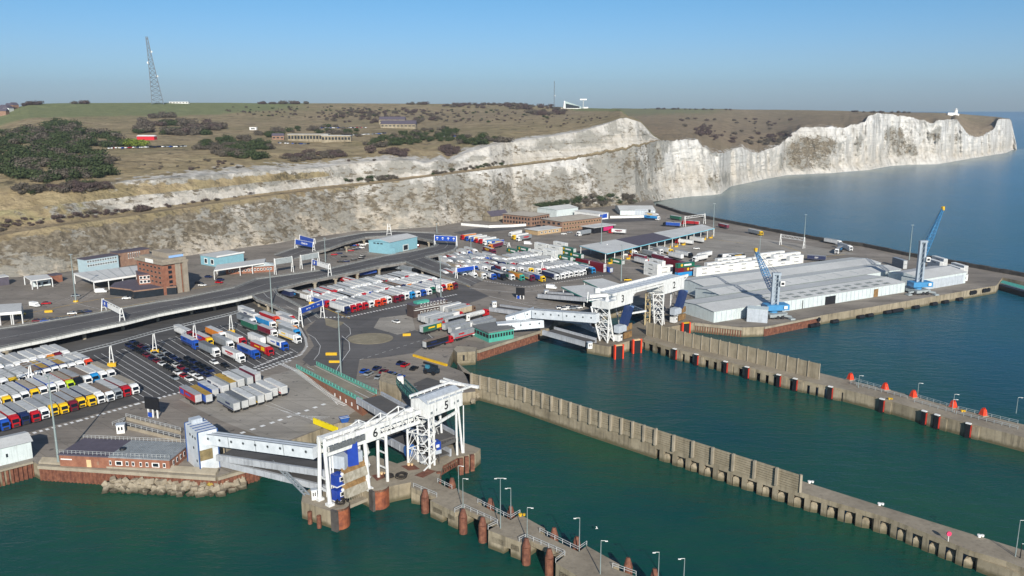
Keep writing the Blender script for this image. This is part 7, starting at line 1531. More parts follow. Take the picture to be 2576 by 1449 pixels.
# left middle park
B3 = [((482, 855), 'dww', 'dark red cab and white trailer touching the pipe bridge'), ((531, 872), 'yrw', 'yellow cab pulling a red trailer'), ((498, 881), 'bbw', 'blue lorry with a blue trailer, lowest of the left group'), ((563, 858), 'wow', 'white cab pulling an amber trailer'), ((583, 882), 'wss', 'white cab pulling a grey trailer behind the amber one'), ((614, 872), 'rws', 'red cab with a white trailer in the left middle park'), ((548, 900), 'wsd', 'white cab with a dark grey trailer before the long white lorry'), ((611, 915), 'www', 'long all white lorry at the lower edge of the left middle park'), ((648, 905), 'bbw', 'blue lorry with a white lettered blue trailer'), ((683, 897), 'rrw', 'red lorry with red trailer at the row end'), ((663, 872), '0ww', 'plain white trailer beside the long red lorry'), ((720, 884), 'bww', 'white trailer with a royal blue cab beside the zebra kerb'), ((753, 866), 'www', 'white lorry at the right edge of the left middle park'), ((751, 851), 'csw', 'bright blue cab just behind the right edge white lorry'), ((744, 842), 'oew', 'orange cab behind the bright blue cab'), ((693, 851), 'wmw', 'white cab with a dark maroon trailer'), ((746, 826), 'wws', 'white lorry below the slip road wall'), ((738, 816), 'rww', 'red cab with white trailer below the slip road wall'), ((646, 836), '0gs', 'dark green trailer in the back of the left middle park'), ((690, 830), 'wcw', 'white cab with blue trailer in the back of the left middle park'), ((700, 818), 'prw', 'orange red cab in the back of the left middle park'), ((652, 812), 'wws', 'white lorry nearest the slip road column'), ((636, 800), '0ww', 'white trailer highest in the left middle park'), ((640, 822), 'wsd', 'grey trailer with white cab in the back of the left middle park')]
for f, c, l in B3: lorry(P(*f), LANE, None if c[0] == '0' else c[0], c[1], c[2], l, 'lorries of the left middle park')
# parked trailers in the front yard: rear doors toward the water
for i, (f, c) in enumerate([((504, 1022), 'rs'), ((531, 1021), 'bo'), ((551, 1009), 'bw'), ((573, 999), 'ww'), ((592, 990), 'sy'), ((612, 982), 'ww'), ((634, 977), 'sw'), ((655, 969), 'mw')]):
    r = P(*f); lorry(r-LANE*13.6, -LANE, None, c[0], {'s': 's', 'o': 'y', 'w': 'w', 'y': 'y'}[c[1]], '%s trailer, %s from the left in the back row of the yard trailers' % (VC[c[0]][0], ORD[i]), 'parked trailers in the front yard')
for i, (f, c) in enumerate([((602, 1043), 'ss'), ((622, 1036), 'sd'), ((640, 1029), 'ww'), ((663, 1024), 'sw'), ((682, 1016), 'ws'), ((701, 1009), 'ww'), ((722, 1001), 'ww')]):
    r = P(*f); lorry(r-LANE*13.6, -LANE, None, c[0], c[1], '%s trailer, %s from the left in the front row of the yard trailers' % (VC[c[0]][0], ORD[i]), 'parked trailers in the front yard')
# trailers right of the centre, pointing up to the right
HB5 = (P(1110, 829)-P(1046, 846)).normalized()
B5 = [((1062, 882), 'rkh', 'dark sided trailer with an orange rear and red cab, lowest right of the roundabout'), ((1133, 861), 'wss', 'silver grey trailer with white cab behind the orange ended one'), ((1120, 848), 'wss', 'silver trailer alongside the quay crossing'), ((1112, 837), '0ss', 'grey trailer above the silver one at the quay crossing'), ((1048, 846), 'rgw', 'green trailer with a red cab right of the roundabout'), ((1112, 826), 'wkw', 'black trailer with a white cab right of the roundabout'), ((1046, 815), '0hs', 'brownish grey trailer at the left of the central trailer row'), ((1057, 818), '0ww', 'pale trailer, second in the central trailer row'), ((1069, 821), '0sw', 'grey trailer, third in the central trailer row'), ((1082, 823), '0sw', 'grey sided trailer, fourth in the central trailer row'), ((1096, 817), 'rww', 'white trailer with red cab behind the black one'), ((1105, 791), '0ww', 'white trailer beside the dark brown cabin block'), ((1117, 795), 'rsw', 'grey trailer with a red cab beside the cabin block'), ((1130, 801), 'hew', 'beige trailer just left of the tanker'), ((1200, 846), '0ww', 'white trailer beside the green control building'), ((1190, 836), '0ss', 'grey trailer behind the green control building'), ((1182, 829), '0ss', 'second grey trailer behind the green control building')]
for f, c, l in B5:
    r = P(*f); L_ = 16.5 if c[0] != '0' else 13.6; lorry(r+HB5*L_, HB5, None if c[0] == '0' else c[0], c[1], c[2], l, 'trailers right of the centre')
r = P(1166, 809); lorry(r+HB5*16, HB5, 'r', 'w', 'w', 'white tanker lorry with a red cab above the quay trailers', 'trailers right of the centre', tank=True)
# right middle park
HD6 = (P(1365, 709)-P(1320, 695)).normalized()
block((1366, 710), (1244, 705), 6, [(1366, 710), (1338, 690), (1292, 676), (1250, 663)], ['ybw mss toy wsd kkw', 'yws wws www wdw nws', 'rww nns wwe dws wws', 'wws bww www nws wws'], 'right middle park, left part', 'lorries of the right middle park', lambda u, v, i, j: u > 1120 and (v > interp([(1120, 655), (1185, 672), (1230, 690)], u) or j > 0), head=HD6, detail=0)
block((1496, 690), (1403, 706), 9, [(1496, 690), (1450, 677), (1405, 664), (1362, 653)], ['ccw kww wsw www wsw www wws wks wnw', 'www wws www www wws wws www rww wws', 'wws www www wws www www wws www wws', 'www wws www wws www www wws'], 'right middle park, right part', 'lorries of the right middle park', lambda u, v, i, j: u < 1500 and i < 9, head=HD6, detail=0)
block((1245, 655), (1165, 672), 6, [(1245, 655), (1200, 643), (1160, 633)], ['wws kww wws dww www'], 'right middle park, upper corner', 'lorries of the right middle park', lambda u, v, i, j: i < 6 and u > 1115 and v > interp([(1115, 650), (1190, 640)], u)-8, head=HD6, detail=0)
# upper queue
HL = (P(1161, 606)-P(1205, 600)).normalized()
for i, (f, c) in enumerate([((1160, 604), 'ro'), ((1171, 607), 'bw'), ((1183, 609), 'bw'), ((1195, 612), 'rw'), ((1206, 614), 'rw'), ((1217, 618), 'wc'), ((1229, 620), 'wb')]):
    lorry(P(*f), HL, c[0], c[1], 'w', '%s, %s from left, upper queue beside the loop' % (vname(c[0], c[1]), ORD[i]), 'lorries of the upper queue', 0)
SING = [((1232, 628), (1275, 617), 'omw', 'orange cab pulling a maroon trailer near the lattice portal'), ((1244, 641), (1205, 628), 'mmw', 'maroon trailer lorry below the upper queue'), ((1290, 604), (1330, 598), 'yww', 'yellow cabbed lorry left of the small gatehouse'), ((1301, 608), (1345, 600), 'wss', 'white cab and grey trailer left of the small gatehouse'), ((1283, 596), (1310, 590), 'www', 'white lorry farthest left by the white boundary wall'),
        ((1453, 595), (1493, 588), 'wss', 'white cab and grey trailer driving left above the containers'), ((1532, 587), (1575, 590), 'rww', 'red cab with white trailer by the pink sign'), ((1660, 555), (1618, 551), 'wcc'[0]+'cw', 'bright blue trailer lorry near the white warehouse'), ((1655, 548), (1640, 546), 'www', 'white lorry behind the bright blue trailer'), ((1716, 564), (1752, 567), 'rrw', 'red lorry under the far lattice portal'), ((1831, 577), (1796, 569), '0mw', 'maroon trailer alone near the breakwater'), ((1712, 556), (1682, 551), '0gw', 'green trailer near the white warehouse'), ((1668, 569), (1710, 572), 'kbw', 'low blue flat lorry beyond the long canopy'), ((1917, 594), (1888, 588), 'ysw', 'grey trailer lorry with a yellow cab on the outer road'), ((2141, 633), (2090, 618), 'wws', 'long white lorry driving on the outer road by the breakwater'), ((2104, 640), (2122, 628), 'wks', 'white cab turning round the yellow curve'), ((2115, 618), (2072, 610), 'wws', 'white lorry farthest along the breakwater road')]
for f, b_, c, l in SING: lorry(P(*f), P(*f)-P(*b_), None if c[0] == '0' else c[0], c[1], c[2], l, None, 0)
for i, (f, b_, c) in enumerate([((1665, 602), (1712, 611), 'bs'), ((1700, 612), (1752, 618), 'rw'), ((1730, 606), (1765, 612), 'kw'), ((1655, 597), (1695, 600), 'kw')]): lorry(P(*f), P(*f)-P(*b_), c[0], c[1], 'w', vname(c[0], c[1])+', %s of the few beside the long canopy' % ORD[i], 'lorries beside the long canopy', 0)
HD7 = (P(1622, 657)-P(1575, 645)).normalized()
for i, (f, c) in enumerate([((1556, 640), '0n'), ((1600, 645), 'ww'), ((1640, 634), 'ws'), ((1665, 641), 'ws'), ((1690, 641), 'yw'), ((1624, 658), '0m'), ((1626, 668), '0w'), ((1679, 660), 'wm'), ((1716, 655), '0w'), ((1740, 650), 'kw'), ((1600, 634), 'ds'), ((1575, 640), 'ww'), ((1650, 650), 'ws')]):
    lorry(P(*f), HD7, None if c[0] == '0' else c[0], c[1], 's' if i % 3 == 0 else 'w', ('navy trailer lettered DSV under the near end of the long canopy' if i == 0 else vname(None if c[0] == '0' else c[0], c[1])+', %s in the group below the long canopy' % ORD[i]), 'lorries below the long canopy', 0, text='DSV' if i == 0 else None)
for i, (f, b_, c) in enumerate([((1745, 660), (1793, 650), 'ww'), ((1755, 652), (1800, 642), 'ww'), ((1806, 655), (1850, 652), 'kw'), ((1830, 656), (1880, 650), 'wk')]): lorry(P(*f), P(*f)-P(*b_), c[0], c[1], 'w', vname(c[0], c[1])+', %s of four facing left before the white containers' % ORD[i], 'lorries before the white containers', 0)
lorry(P(2030, 655), P(2030, 655)-P(2075, 658), None, 'n', 's', 'navy trailer lettered DSV behind the big warehouse', None, 0, text='DSV')

# ---------------------------------------------------------------- containers
def cont_me(k):
    if ('con', k) not in _me:
        mb = MB(); L_ = 12.2; mb.box((0, 0, 1.3), (L_, 2.44, 2.56))
        for i in range(22):
            x = -5.8+i*.55
            for s in (-1, 1): mb.box((x, s*1.235, 1.3), (.25, .05, 2.3))
        for sx in (-1, 1):
            for sy in (-1, 1): mb.box((sx*6.05, sy*1.2, 1.3), (.18, .18, 2.62))
        _me['con', k] = me_of(mb, 'container_body', vp(k) if k not in 'wM' else paint('dfe0dc', .5, .10, .4, streak=.15) if k == 'w' else vp('d'))
    return _me['con', k]
mb = MB()
for i in range(9): mb.box((-1.6+i*.42, -1.275, 1.45+(.1 if i % 3 == 0 else 0)), (.26, .03, .42+(.2 if i % 3 == 0 else 0))); mb.box((1.6-i*.42, 1.275, 1.45+(.1 if i % 3 == 0 else 0)), (.26, .03, .42+(.2 if i % 3 == 0 else 0)))
_me['clt'] = me_of(mb, 'worn_lettering', paint('3a4048', .5, .1)); mb = MB(); mb.box((1.0, -1.275, 1.45), (5.4, .03, .95)); mb.box((-1.0, 1.275, 1.45), (5.4, .03, .95)); _me['cws'] = me_of(mb, 'white_name_strip', M_WHITE)
mb = MB(); mb.tube((-3.4, -1.30, 1.5), (-3.4, -1.26, 1.5), .85, n=10); mb.tube((3.4, 1.30, 1.5), (3.4, 1.26, 1.5), .85, n=10); _me['csn'] = me_of(mb, 'yellow_emblem', M_YEL)
mb = MB(); mb.box((6.13, 0, 1.3), (.05, 2.2, 2.3)); mb.box((6.17, .5, 1.3), (.04, .06, 2.2)); mb.box((6.17, -.5, 1.3), (.04, .06, 2.2)); _me['cdo'] = me_of(mb, 'doors', M_DOOR)
NCO = [0]
def stack(u, v, cols, hd, where, group, short=False):
    p = P(u, v); ang = math.atan2(hd.y, hd.x); lev = ['bottom', 'middle' if len(cols) > 2 else 'top', 'top', 'top']
    for i, k in enumerate(cols):
        e = empty('shipping_container', (p.x, p.y, D+.03+i*2.62), ang, '%s container, %s of %s' % (VC[k][0] if k != 'd' else 'rust red', lev[i] if len(cols) > 1 else 'single one', where), 'container', group)
        if short: e.scale = (.5, 1, 1)
        b_ = ob('container_body', cont_me(k), e); ob('doors', _me['cdo'], e)
        if k == 'w': ob('worn_lettering', _me['clt'], b_)
        if k == 'g': ob('white_name_strip', _me['cws'], b_); ob('yellow_emblem', _me['csn'], b_)
HC = (P(1375, 648)-P(1340, 640)).normalized(); G1 = 'containers in the left hand stacks'
for i, (u, v, c) in enumerate([(1292, 636, 'g'), (1318, 641, 'dg'), (1327, 646, 'd'), (1352, 650, 'ww'), (1385, 658, 'www'), (1362, 641, 'www'), (1396, 648, 'www'), (1410, 638, 'www'), (1422, 664, 'dg'), (1430, 652, 'dgg'), (1449, 657, 'gg'), (1463, 672, 'g'), (1468, 662, 'd'), (1504, 681, 'dd'), (1551, 662, 'g')]):
    stack(u, v, c, HC, 'the %s stack from the left beside the lorry park' % ORD[i], G1)
stack(1529, 683, 'b', HC, 'the short blue one right of the rust red stack', G1, True)
HW = wx; G2 = 'containers behind the big warehouse'
k = 0
for i, (u, v, c) in enumerate([(1640, 694, 'www'), (1652, 686, 'www'), (1668, 690, 'ww'), (1690, 684, 'gdd'), (1705, 688, 'ddd'), (1722, 694, 'cdg'), (1738, 692, 'cg')]):
    stack(u, v, c, Vector((-wx.y, wx.x, 0)) if i in (0, 1, 3, 4) else HW, 'the %s stack from the left behind gantry 2' % ORD[i], G2)
for r_, (dv, n) in enumerate([(0, 8), (-9, 7), (-17, 5)]):
    for i in range(n):
        u = 1768+i*33+r_*26; v = interp([(1768, 693), (2024, 660)], u)+dv
        stack(u, v, 'w' if (i*5+r_*3) % 7 == 2 else 'ww', HW, '%s stack in the %s row of white containers' % (ORD[i], ['near', 'middle', 'far'][r_]), G2)
HR = (P(2430, 683)-P(2340, 656)).normalized()
for i, (u, v, c) in enumerate([(2262, 672, 'ss'), (2352, 676, 'ww'), (2402, 692, 'ww'), (2412, 686, 'ww'), (2362, 668, 'ww')]): stack(u, v, c, HR, 'the %s stack from the left near the tall crane' % ORD[i], 'containers near the tall crane')

# ---------------------------------------------------------------- cars
def car_me(k):
    if ('car', k) not in _me:
        mb = MB(); pr = [(0, .35), (-.02, .75), (-1.0, .95), (-3.7, .98), (-4.2, .9), (-4.25, .35)]; n = len(pr); w_ = .88
        vs = [(x, -w_, z) for x, z in pr]+[(x, w_, z) for x, z in pr]; mb.add(vs, [tuple(range(n)), tuple(range(2*n-1, n-1, -1))]+[(i, n+i, n+(i+1) % n, (i+1) % n) for i in range(n)])
        mb.add([(-1.85, -.68, 1.46), (-3.4, -.68, 1.44), (-3.4, .68, 1.44), (-1.85, .68, 1.46)], [(3, 2, 1, 0), (0, 1, 2, 3)]); _me['car', k] = me_of(mb, 'body', vp(k))
    return _me['car', k]
def van_me(k):
    if ('van', k) not in _me:
        mb = MB(); pr = [(0, .4), (-.02, 1.0), (-.9, 1.3), (-1.5, 2.3), (-5.6, 2.4), (-5.7, .4)]; n = len(pr); w_ = 1.0
        vs = [(x, -w_, z) for x, z in pr]+[(x, w_, z) for x, z in pr]; mb.add(vs, [tuple(range(n)), tuple(range(2*n-1, n-1, -1))]+[(i, n+i, n+(i+1) % n, (i+1) % n) for i in range(n)]); _me['van', k] = me_of(mb, 'body', vp(k))
    return _me['van', k]
mb = MB(); lo = [(-1.05, -.82, .97), (-3.95, -.82, .99), (-3.95, .82, .99), (-1.05, .82, .97)]; hi = [(-1.85, -.68, 1.45), (-3.4, -.68, 1.43), (-3.4, .68, 1.43), (-1.85, .68, 1.45)]
mb.add(lo+hi, [(0, 4, 5, 1), (1, 5, 6, 2), (2, 6, 7, 3), (3, 7, 4, 0), (0, 1, 5, 4), (1, 2, 6, 5), (2, 3, 7, 6), (3, 0, 4, 7)][:4]); _me['cgl'] = me_of(mb, 'windows', M_SCR)
mb = MB(); mb.add([(-.93, -.9, 1.36), (-.93, .9, 1.36), (-1.46, .85, 2.2), (-1.46, -.85, 2.2)], [(0, 1, 2, 3)]); _me['vgl'] = me_of(mb, 'windscreen', M_SCR)
mb = MB(); mb.tube((0, -.1, 0), (0, .1, 0), .32, n=8); _me['cwh'] = me_of(mb, 'wheel', M_TYRE)
def car(p, hd, k, label, group=None, van=False, z=None, tiny=False):
    h = Vector((hd[0], hd[1], 0)).normalized(); e = empty('van' if van else 'car', (p[0], p[1], (D+.05) if z is None else z), math.atan2(h.y, h.x), label, 'van' if van else 'car', group)
    b_ = ob('body', van_me(k) if van else car_me(k), e); ob('windscreen' if van else 'windows', _me['vgl'] if van else _me['cgl'], e)
    if not tiny:
        for x in ((-1.1, -4.6) if van else (-.85, -3.4)):
            for s in (-.8, .8): ob('wheel', _me['cwh'], e, (x, s*(1.1 if van else 1), .32))
    return e
# the dense field of cars
poly = [(300, 872), (345, 858), (385, 875), (440, 893), (500, 915), (548, 932), (530, 945), (500, 960), (440, 958), (430, 935), (395, 915), (345, 893)]
def inside(u, v, pg):
    c = False; n = len(pg)
    for i in range(n):
        (x1, y1), (x2, y2) = pg[i], pg[(i+1) % n]
        if (y1 > v) != (y2 > v) and u < (x2-x1)*(v-y1)/(y2-y1)+x1: c = not c
    return c
o_ = P(430, 915); pr_ = Vector((-LANE.y, LANE.x, 0)); nc = 0; cnt_l = {}
for a_ in range(-9, 10):
    for b_ in range(-9, 12):
        p = o_+pr_*(a_*3.3)+LANE*(b_*5.0+rnd.uniform(-.5, .5)); u, v = proj(p)
        if not inside(u, v, poly): continue
        k = rnd.choice('wwsrwnn') if v > 935 else rnd.choice('nkkndskswnk'); nc += 1
        car(p+LANE*2, LANE, k, '%s car, %s from the back in the %s lane of the dense car field' % (VC[k][0], ORD[11-b_], ORD[a_+9]), 'cars waiting in the left lanes')
CARS = [((545, 918), 'w', LANE, 'white car alone right of the waiting cars'), ((572, 926), 'k', LANE, 'black car beside the lone white one'), ((989, 810), 'w', -LANE, 'white car near the roundabout'), ((195, 790), 'w', (1, .3), 'white car leading the dark cars by the left gantry sign'), ((215, 788), 'k', (1, .3), 'dark car, left of two behind the white one at the gantry sign'), ((231, 786), 'n', (1, .3), 'dark car nearest the left gantry sign'), ((107, 809), 'd', (1, .3), 'dark red car at the left end of the check lane row'), ((127, 809), 'b', (1, .3), 'blue car second in the check lane row'), ((144, 807), 'n', (1, .3), 'navy car third in the check lane row'), ((161, 805), 'n', (1, .3), 'navy car fourth in the check lane row'), ((180, 803), 's', (1, .3), 'silver car fifth in the check lane row'), ((199, 800), 'r', (1, .3), 'red car at the right end of the check lane row'), ((233, 796), 's', (1, .3), 'grey car alone before the left gantry sign'), ((129, 765), 'r', (1, .3), 'red car on the upper check lane'), ((66, 792), 'y', (1, .5), 'yellow vehicle beside the left edge canopy'), ((202, 746), 's', (1, .2), 'grey car near the left floodlight mast'), ((330, 752), 'w', (1, .3), 'white car in front of the dark podium'), ((518, 720), 'w', (1, -.2), 'white car right of the brick tower'), ((509, 715), 'k', (1, -.2), 'black car right of the brick tower'), ((533, 699), 'n', (1, -.2), 'navy car under the grey canopy'), ((563, 706), 'n', (1, -.2), 'navy car before the low brick office'), ((560, 713), 'r', (1, -.2), 'red car before the low brick office')]
for (uv, k, hd, l) in CARS: car(P(*uv), hd, k, l)
car(P(97, 773), (1, -.5), 'w', 'white van crossing the upper check lanes', van=True); car(P(270, 736), (1, .2), 'w', 'white van beside the dark podium', van=True); car(P(1400, 728), (1, -.4), 'w', 'white van before the green edged canopies', van=True); car(P(1338, 616), (1, -.3), 'w', 'white van near the containers', van=True); car(P(1760, 627), (1, -.2), 'w', 'white pickup on the open outer yard', van=False)
PK = [((925, 933), 'b'), ((936, 939), 's'), ((956, 926), 'n'), ((973, 934), 'd'), ((991, 940), 'b'), ((1001, 944), 's'), ((962, 948), 's'), ((1015, 948), 'b'), ((991, 954), 'r'), ((1015, 913), 'n'), ((1027, 918), 'r'), ((1049, 926), 'k'), ((849, 939), 'n')]
HP = (P(960, 925)-P(935, 938)).normalized()
for i, (uv, k) in enumerate(PK): car(P(*uv), HP, k, '%s car in the small staff car park, listed %s from its left' % (VC[k][0], ORD[i]), 'cars in the staff car park')
IS = [((844, 626), 'w'), ((858, 626), 'n'), ((838, 632), 'd'), ((855, 631), 'k'), ((849, 642), 'r'), ((862, 639), 'n'), ((870, 630), 'k'), ((891, 632), 'r'), ((900, 629), 'k'), ((908, 627), 'n'), ((917, 625), 'w'), ((897, 619), 'b'), ((903, 618), 'r'), ((915, 617), 's'), ((921, 618), 'w'), ((928, 615), 'w'), ((874, 647), 'k'), ((865, 660), 'k'), ((880, 659), 'n'), ((899, 655), 'k'), ((917, 651), 'k'), ((920, 646), 'k'), ((1056, 620), 'r'), ((822, 634), 'b')]
for i, (uv, k) in enumerate(IS): car(P(*uv), (1, .15), k, '%s car on the island inside the loop road, %s counted from the left' % (VC[k][0], ORD[i]), 'cars inside the loop road')
for i, (uv, k) in enumerate([((1420, 776), 'w'), ((1431, 779), 'w'), ((1442, 774), 'w'), ((1453, 777), 's'), ((1464, 776), 'w')]): car(P(*uv), (1, .3), k, '%s car behind the covered walkway to berth 3, %s from the left' % (VC[k][0], ORD[i]), 'cars behind the covered walkway', van=False)
for i, (uv, k) in enumerate([((1470, 585), 'k'), ((1482, 583), 's'), ((1440, 586), 's'), ((1425, 590), 'w'), ((1700, 562), 'n'), ((1510, 712), 'k'), ((1588, 706), 'y')]): car(P(*uv), (1, .1), k, '%s car in the upper yard, %s of the scattered ones' % (VC[k][0], ORD[i]), 'scattered cars of the upper yard')
# ================================================================== ON THE HILL
from mathutils.bvhtree import BVHTree
def bvh(X):
    nr, nu, _ = X.shape; idx = np.arange(nr*nu).reshape(nr, nu); f = np.stack([idx[:-1, :-1], idx[:-1, 1:], idx[1:, 1:], idx[1:, :-1]], -1).reshape(-1, 4)
    return BVHTree.FromPolygons(X.reshape(-1, 3).tolist(), f.tolist())
TR_ = [bvh(XU), bvh(XL), bvh(XF)]
def hit(u, v):
    a = (u-1288)/FPX; b = (724.5-v)/FPX; d = Vector((a, _c+b*_s, -_s+b*_c)).normalized(); best = None
    for t in TR_:
        h = t.ray_cast(Vector((0, 0, ZC)), d, 8000)
        if h[0] is not None and (best is None or h[3] < best[1]): best = (h[0], h[3])
    return best[0] if best else None
def folmat(name, c1, c2, c3):
    m = NT(name); f = m.noise(.5, 4, .6); oi = m.n('ShaderNodeObjectInfo'); c = m.ramp(f, [(.32, c1), (.52, c2), (.7, c3)])
    c = m.mix(m.math('MULTIPLY', m.noise(.04, 2), .5), c, tuple(x*.7 for x in c2)); m.base(c); m.rough(.95, .05); return m.m
FOL = [folmat('bare_twigs', (.060, .052, .040), (.115, .10, .080), (.19, .168, .135)), folmat('evergreen_leaves', (.026, .040, .018), (.055, .074, .034), (.10, .12, .056)), folmat('purple_twigs', (.06, .044, .042), (.105, .078, .072), (.16, .125, .11)), folmat('bright_leaves', (.08, .12, .016), (.17, .22, .04), (.26, .31, .065))]
M_TRUNK = paint('3b3229', .9, .2)
def bush_arrays(seed, n, flat=.7):
    r = np.random.RandomState(seed); L = 5; lobes = [(r.uniform(-.55, .55), r.uniform(-.55, .55), r.uniform(.25, .62), r.uniform(.36, .55)) for _ in range(L)]+[(0, 0, .45, .6)]
    V = []; Fs = []
    while len(Fs) < n:
        lx_, ly_, lz_, lr = lobes[r.randint(len(lobes))]; d = r.normal(size=3); d /= np.linalg.norm(d); rad = lr*(r.uniform(.55, 1.08)); c = np.array([lx_, ly_, lz_])+d*rad*np.array([1, 1, .85])
        if c[2] < .02: continue
        s = r.uniform(.045, .095); nrm = d+r.normal(size=3)*.28; nrm /= np.linalg.norm(nrm); a = np.cross(nrm, r.normal(size=3)); a /= np.linalg.norm(a); b = np.cross(nrm, a)
        k = len(V); V += [c+a*s, c+b*s*.8, c-a*s, c-b*s*.8]; Fs.append((k, k+1, k+2, k+3))
    return np.array(V), Fs
VAR = [bush_arrays(s, 520) for s in range(4)]
CR = {}
for vi, (V, Fs) in enumerate(VAR):
    for mi, m in enumerate(FOL):
        me = bpy.data.meshes.new('foliage'); me.from_pydata(V.tolist(), [], Fs); me.materials.append(m); CR[vi, mi] = me
mb = MB(); mb.tube((0, 0, -.3), (0, 0, .5), .07, .04, 6); mb.tube((0, 0, .25), (.3, .1, .6), .035, .02, 5); mb.tube((0, 0, .25), (-.25, -.15, .6), .035, .02, 5); _me['trk'] = me_of(mb, 'trunk', M_TRUNK)
plants = []     # (pixel size, place, size, kind, label, cat, name)
def scatter(pg, n, smin, smax, kinds, label, name='shrub'):
    us_ = [p[0] for p in pg]; vs__ = [p[1] for p in pg]; k = tries = 0
    while k < n and tries < n*30:
        tries += 1; u, v = rnd.uniform(min(us_), max(us_)), rnd.uniform(min(vs__), max(vs__))
        if not inside(u, v, pg): continue
        h = hit(u, v)
        if h is None or (smax > 8 and nz(h.x, h.y, 9, .022, 2) > .09): continue
        s = rnd.uniform(smin, smax); k += 1; plants.append((s/(h-Vector((0, 0, ZC))).length, h, s, kinds[int((nz(h.x, h.y, 0, .02, 2)+1)*len(kinds)*1.5+rnd.uniform(-.35, .35)) % len(kinds)], label, name))
scatter([(0, 330), (60, 326), (100, 328), (130, 312), (200, 315), (240, 338), (300, 338), (300, 352), (302, 380), (275, 392), (305, 425), (255, 446), (180, 450), (90, 462), (40, 452), (20, 440), (0, 436), (-10, 380)], 300, 5, 11, [1, 0, 1, 1, 0, 1], 'crown in the dark wood at the left end of the hillside', 'tree')
scatter([(345, 336), (350, 306), (395, 291), (450, 295), (480, 308), (560, 318), (600, 335), (520, 340), (440, 342)], 90, 6, 12, [0, 2, 0, 1], 'bare crown in the purple brown grove below the tall mast', 'tree')
scatter([(485, 372), (520, 352), (600, 347), (680, 357), (700, 370), (660, 390), (740, 408), (690, 405), (560, 398), (500, 386)], 100, 4.5, 8.5, [0, 1, 1, 0], 'crown in the dark thicket left of the white terrace building', 'tree')
scatter([(700, 395), (760, 385), (890, 380), (885, 392), (800, 404), (735, 408)], 46, 3.5, 6, [2, 2, 0], 'purple brown shrub in the belt below the terrace building')
scatter([(905, 362), (960, 350), (1000, 338), (1060, 328), (1130, 322), (1150, 332), (1175, 345), (1270, 349), (1285, 358), (1200, 366), (1100, 356), (960, 372)], 120, 4, 8, [1, 1, 0], 'evergreen crown in the thicket right of the terrace building', 'tree')
scatter([(640, 340), (700, 330), (760, 322), (860, 318), (905, 330), (905, 345), (820, 335), (740, 335), (700, 348)], 44, 3.5, 8, [1, 0], 'tree among the parked cars on the hill terrace', 'tree')
scatter([(800, 300), (830, 282), (870, 275), (960, 272), (1050, 275), (1120, 285), (1110, 305), (1030, 318), (960, 312), (850, 308)], 100, 3.5, 8, [0, 2], 'brown shrub in the scrub below the skyline')
scatter([(1110, 262), (1180, 257), (1300, 260), (1420, 270), (1425, 288), (1350, 290), (1280, 276), (1200, 272), (1120, 270)], 90, 5, 10, [2, 0], 'dark crown in the wood left of the hilltop station', 'tree')
scatter([(900, 375), (940, 378), (1020, 385), (1010, 396), (935, 385)], 12, 4, 8, [2], 'purple shrub on the turf above the quarry')
scatter([(985, 378), (1035, 380), (1030, 395), (1000, 395)], 12, 3.5, 6, [2], 'shrub in the purple clump above the middle chalk band'); scatter([(1112, 372), (1150, 366), (1152, 395), (1116, 400)], 16, 4, 6, [2], 'shrub in the larger clump above the chalk band')
scatter([(30, 478), (100, 470), (180, 462), (305, 462), (300, 474), (240, 482), (60, 488)], 50, 3, 6, [0, 2, 1], 'dark shrub fringe above the left chalk slope')
scatter([(1040, 442), (1100, 434), (1290, 404), (1290, 410), (1170, 428), (1060, 444)], 40, 2, 3.6, [0, 0, 1], 'scrub growing along the inner edge of the old cliff road'); scatter([(330, 534), (350, 524), (378, 522), (376, 532)], 8, 3, 5, [2], 'dark clump beside the old cliff road'); scatter([(860, 455), (905, 450), (1000, 444), (1010, 449), (880, 462)], 22, 2.5, 5, [1, 0], 'scrub clump in the middle of the old cliff road')
scatter([(0, 560), (225, 535), (380, 520), (640, 488), (640, 493), (380, 529), (225, 549), (0, 582)], 60, 1.5, 3.4, [0, 2, 0], 'low scrub beside the left part of the old cliff road')
scatter([(1340, 520), (1400, 508), (1500, 495), (1560, 492), (1600, 500), (1600, 512), (1480, 520), (1400, 528)], 70, 3, 6.5, [1, 0, 1], 'green scrub at the foot of the chalk cliff behind the brick offices')
scatter([(540, 270), (800, 268), (1300, 280), (1420, 296), (1200, 310), (900, 300), (700, 296), (600, 290)], 230, 1.4, 4.5, [0, 2, 1], 'small lone shrub dotted on the open downland')
scatter([(480, 400), (700, 415), (1100, 398), (900, 402), (600, 425), (450, 430), (330, 420)], 26, 1.2, 3, [0, 2], 'tiny shrub on the turf above the chalk'); scatter([(1290, 300), (1500, 285), (1570, 290), (1440, 318), (1320, 330)], 40, 1.2, 3, [0, 2], 'small shrub on the slope above the quarry')
scatter([(1670, 300), (2000, 300), (1960, 345), (1880, 372), (1780, 350), (1700, 320)], 55, 2.5, 7, [2, 0], 'dark shrub on the brown downland valley of the headland'); scatter([(1745, 325), (1785, 318), (1790, 340), (1760, 342)], 16, 5, 8, [2], 'dark clump in the valley of the headland'); scatter([(1925, 345), (1985, 330), (1990, 350), (1950, 368), (1925, 372)], 30, 4, 7, [2, 0], 'scrub beside the path down the headland cliff')
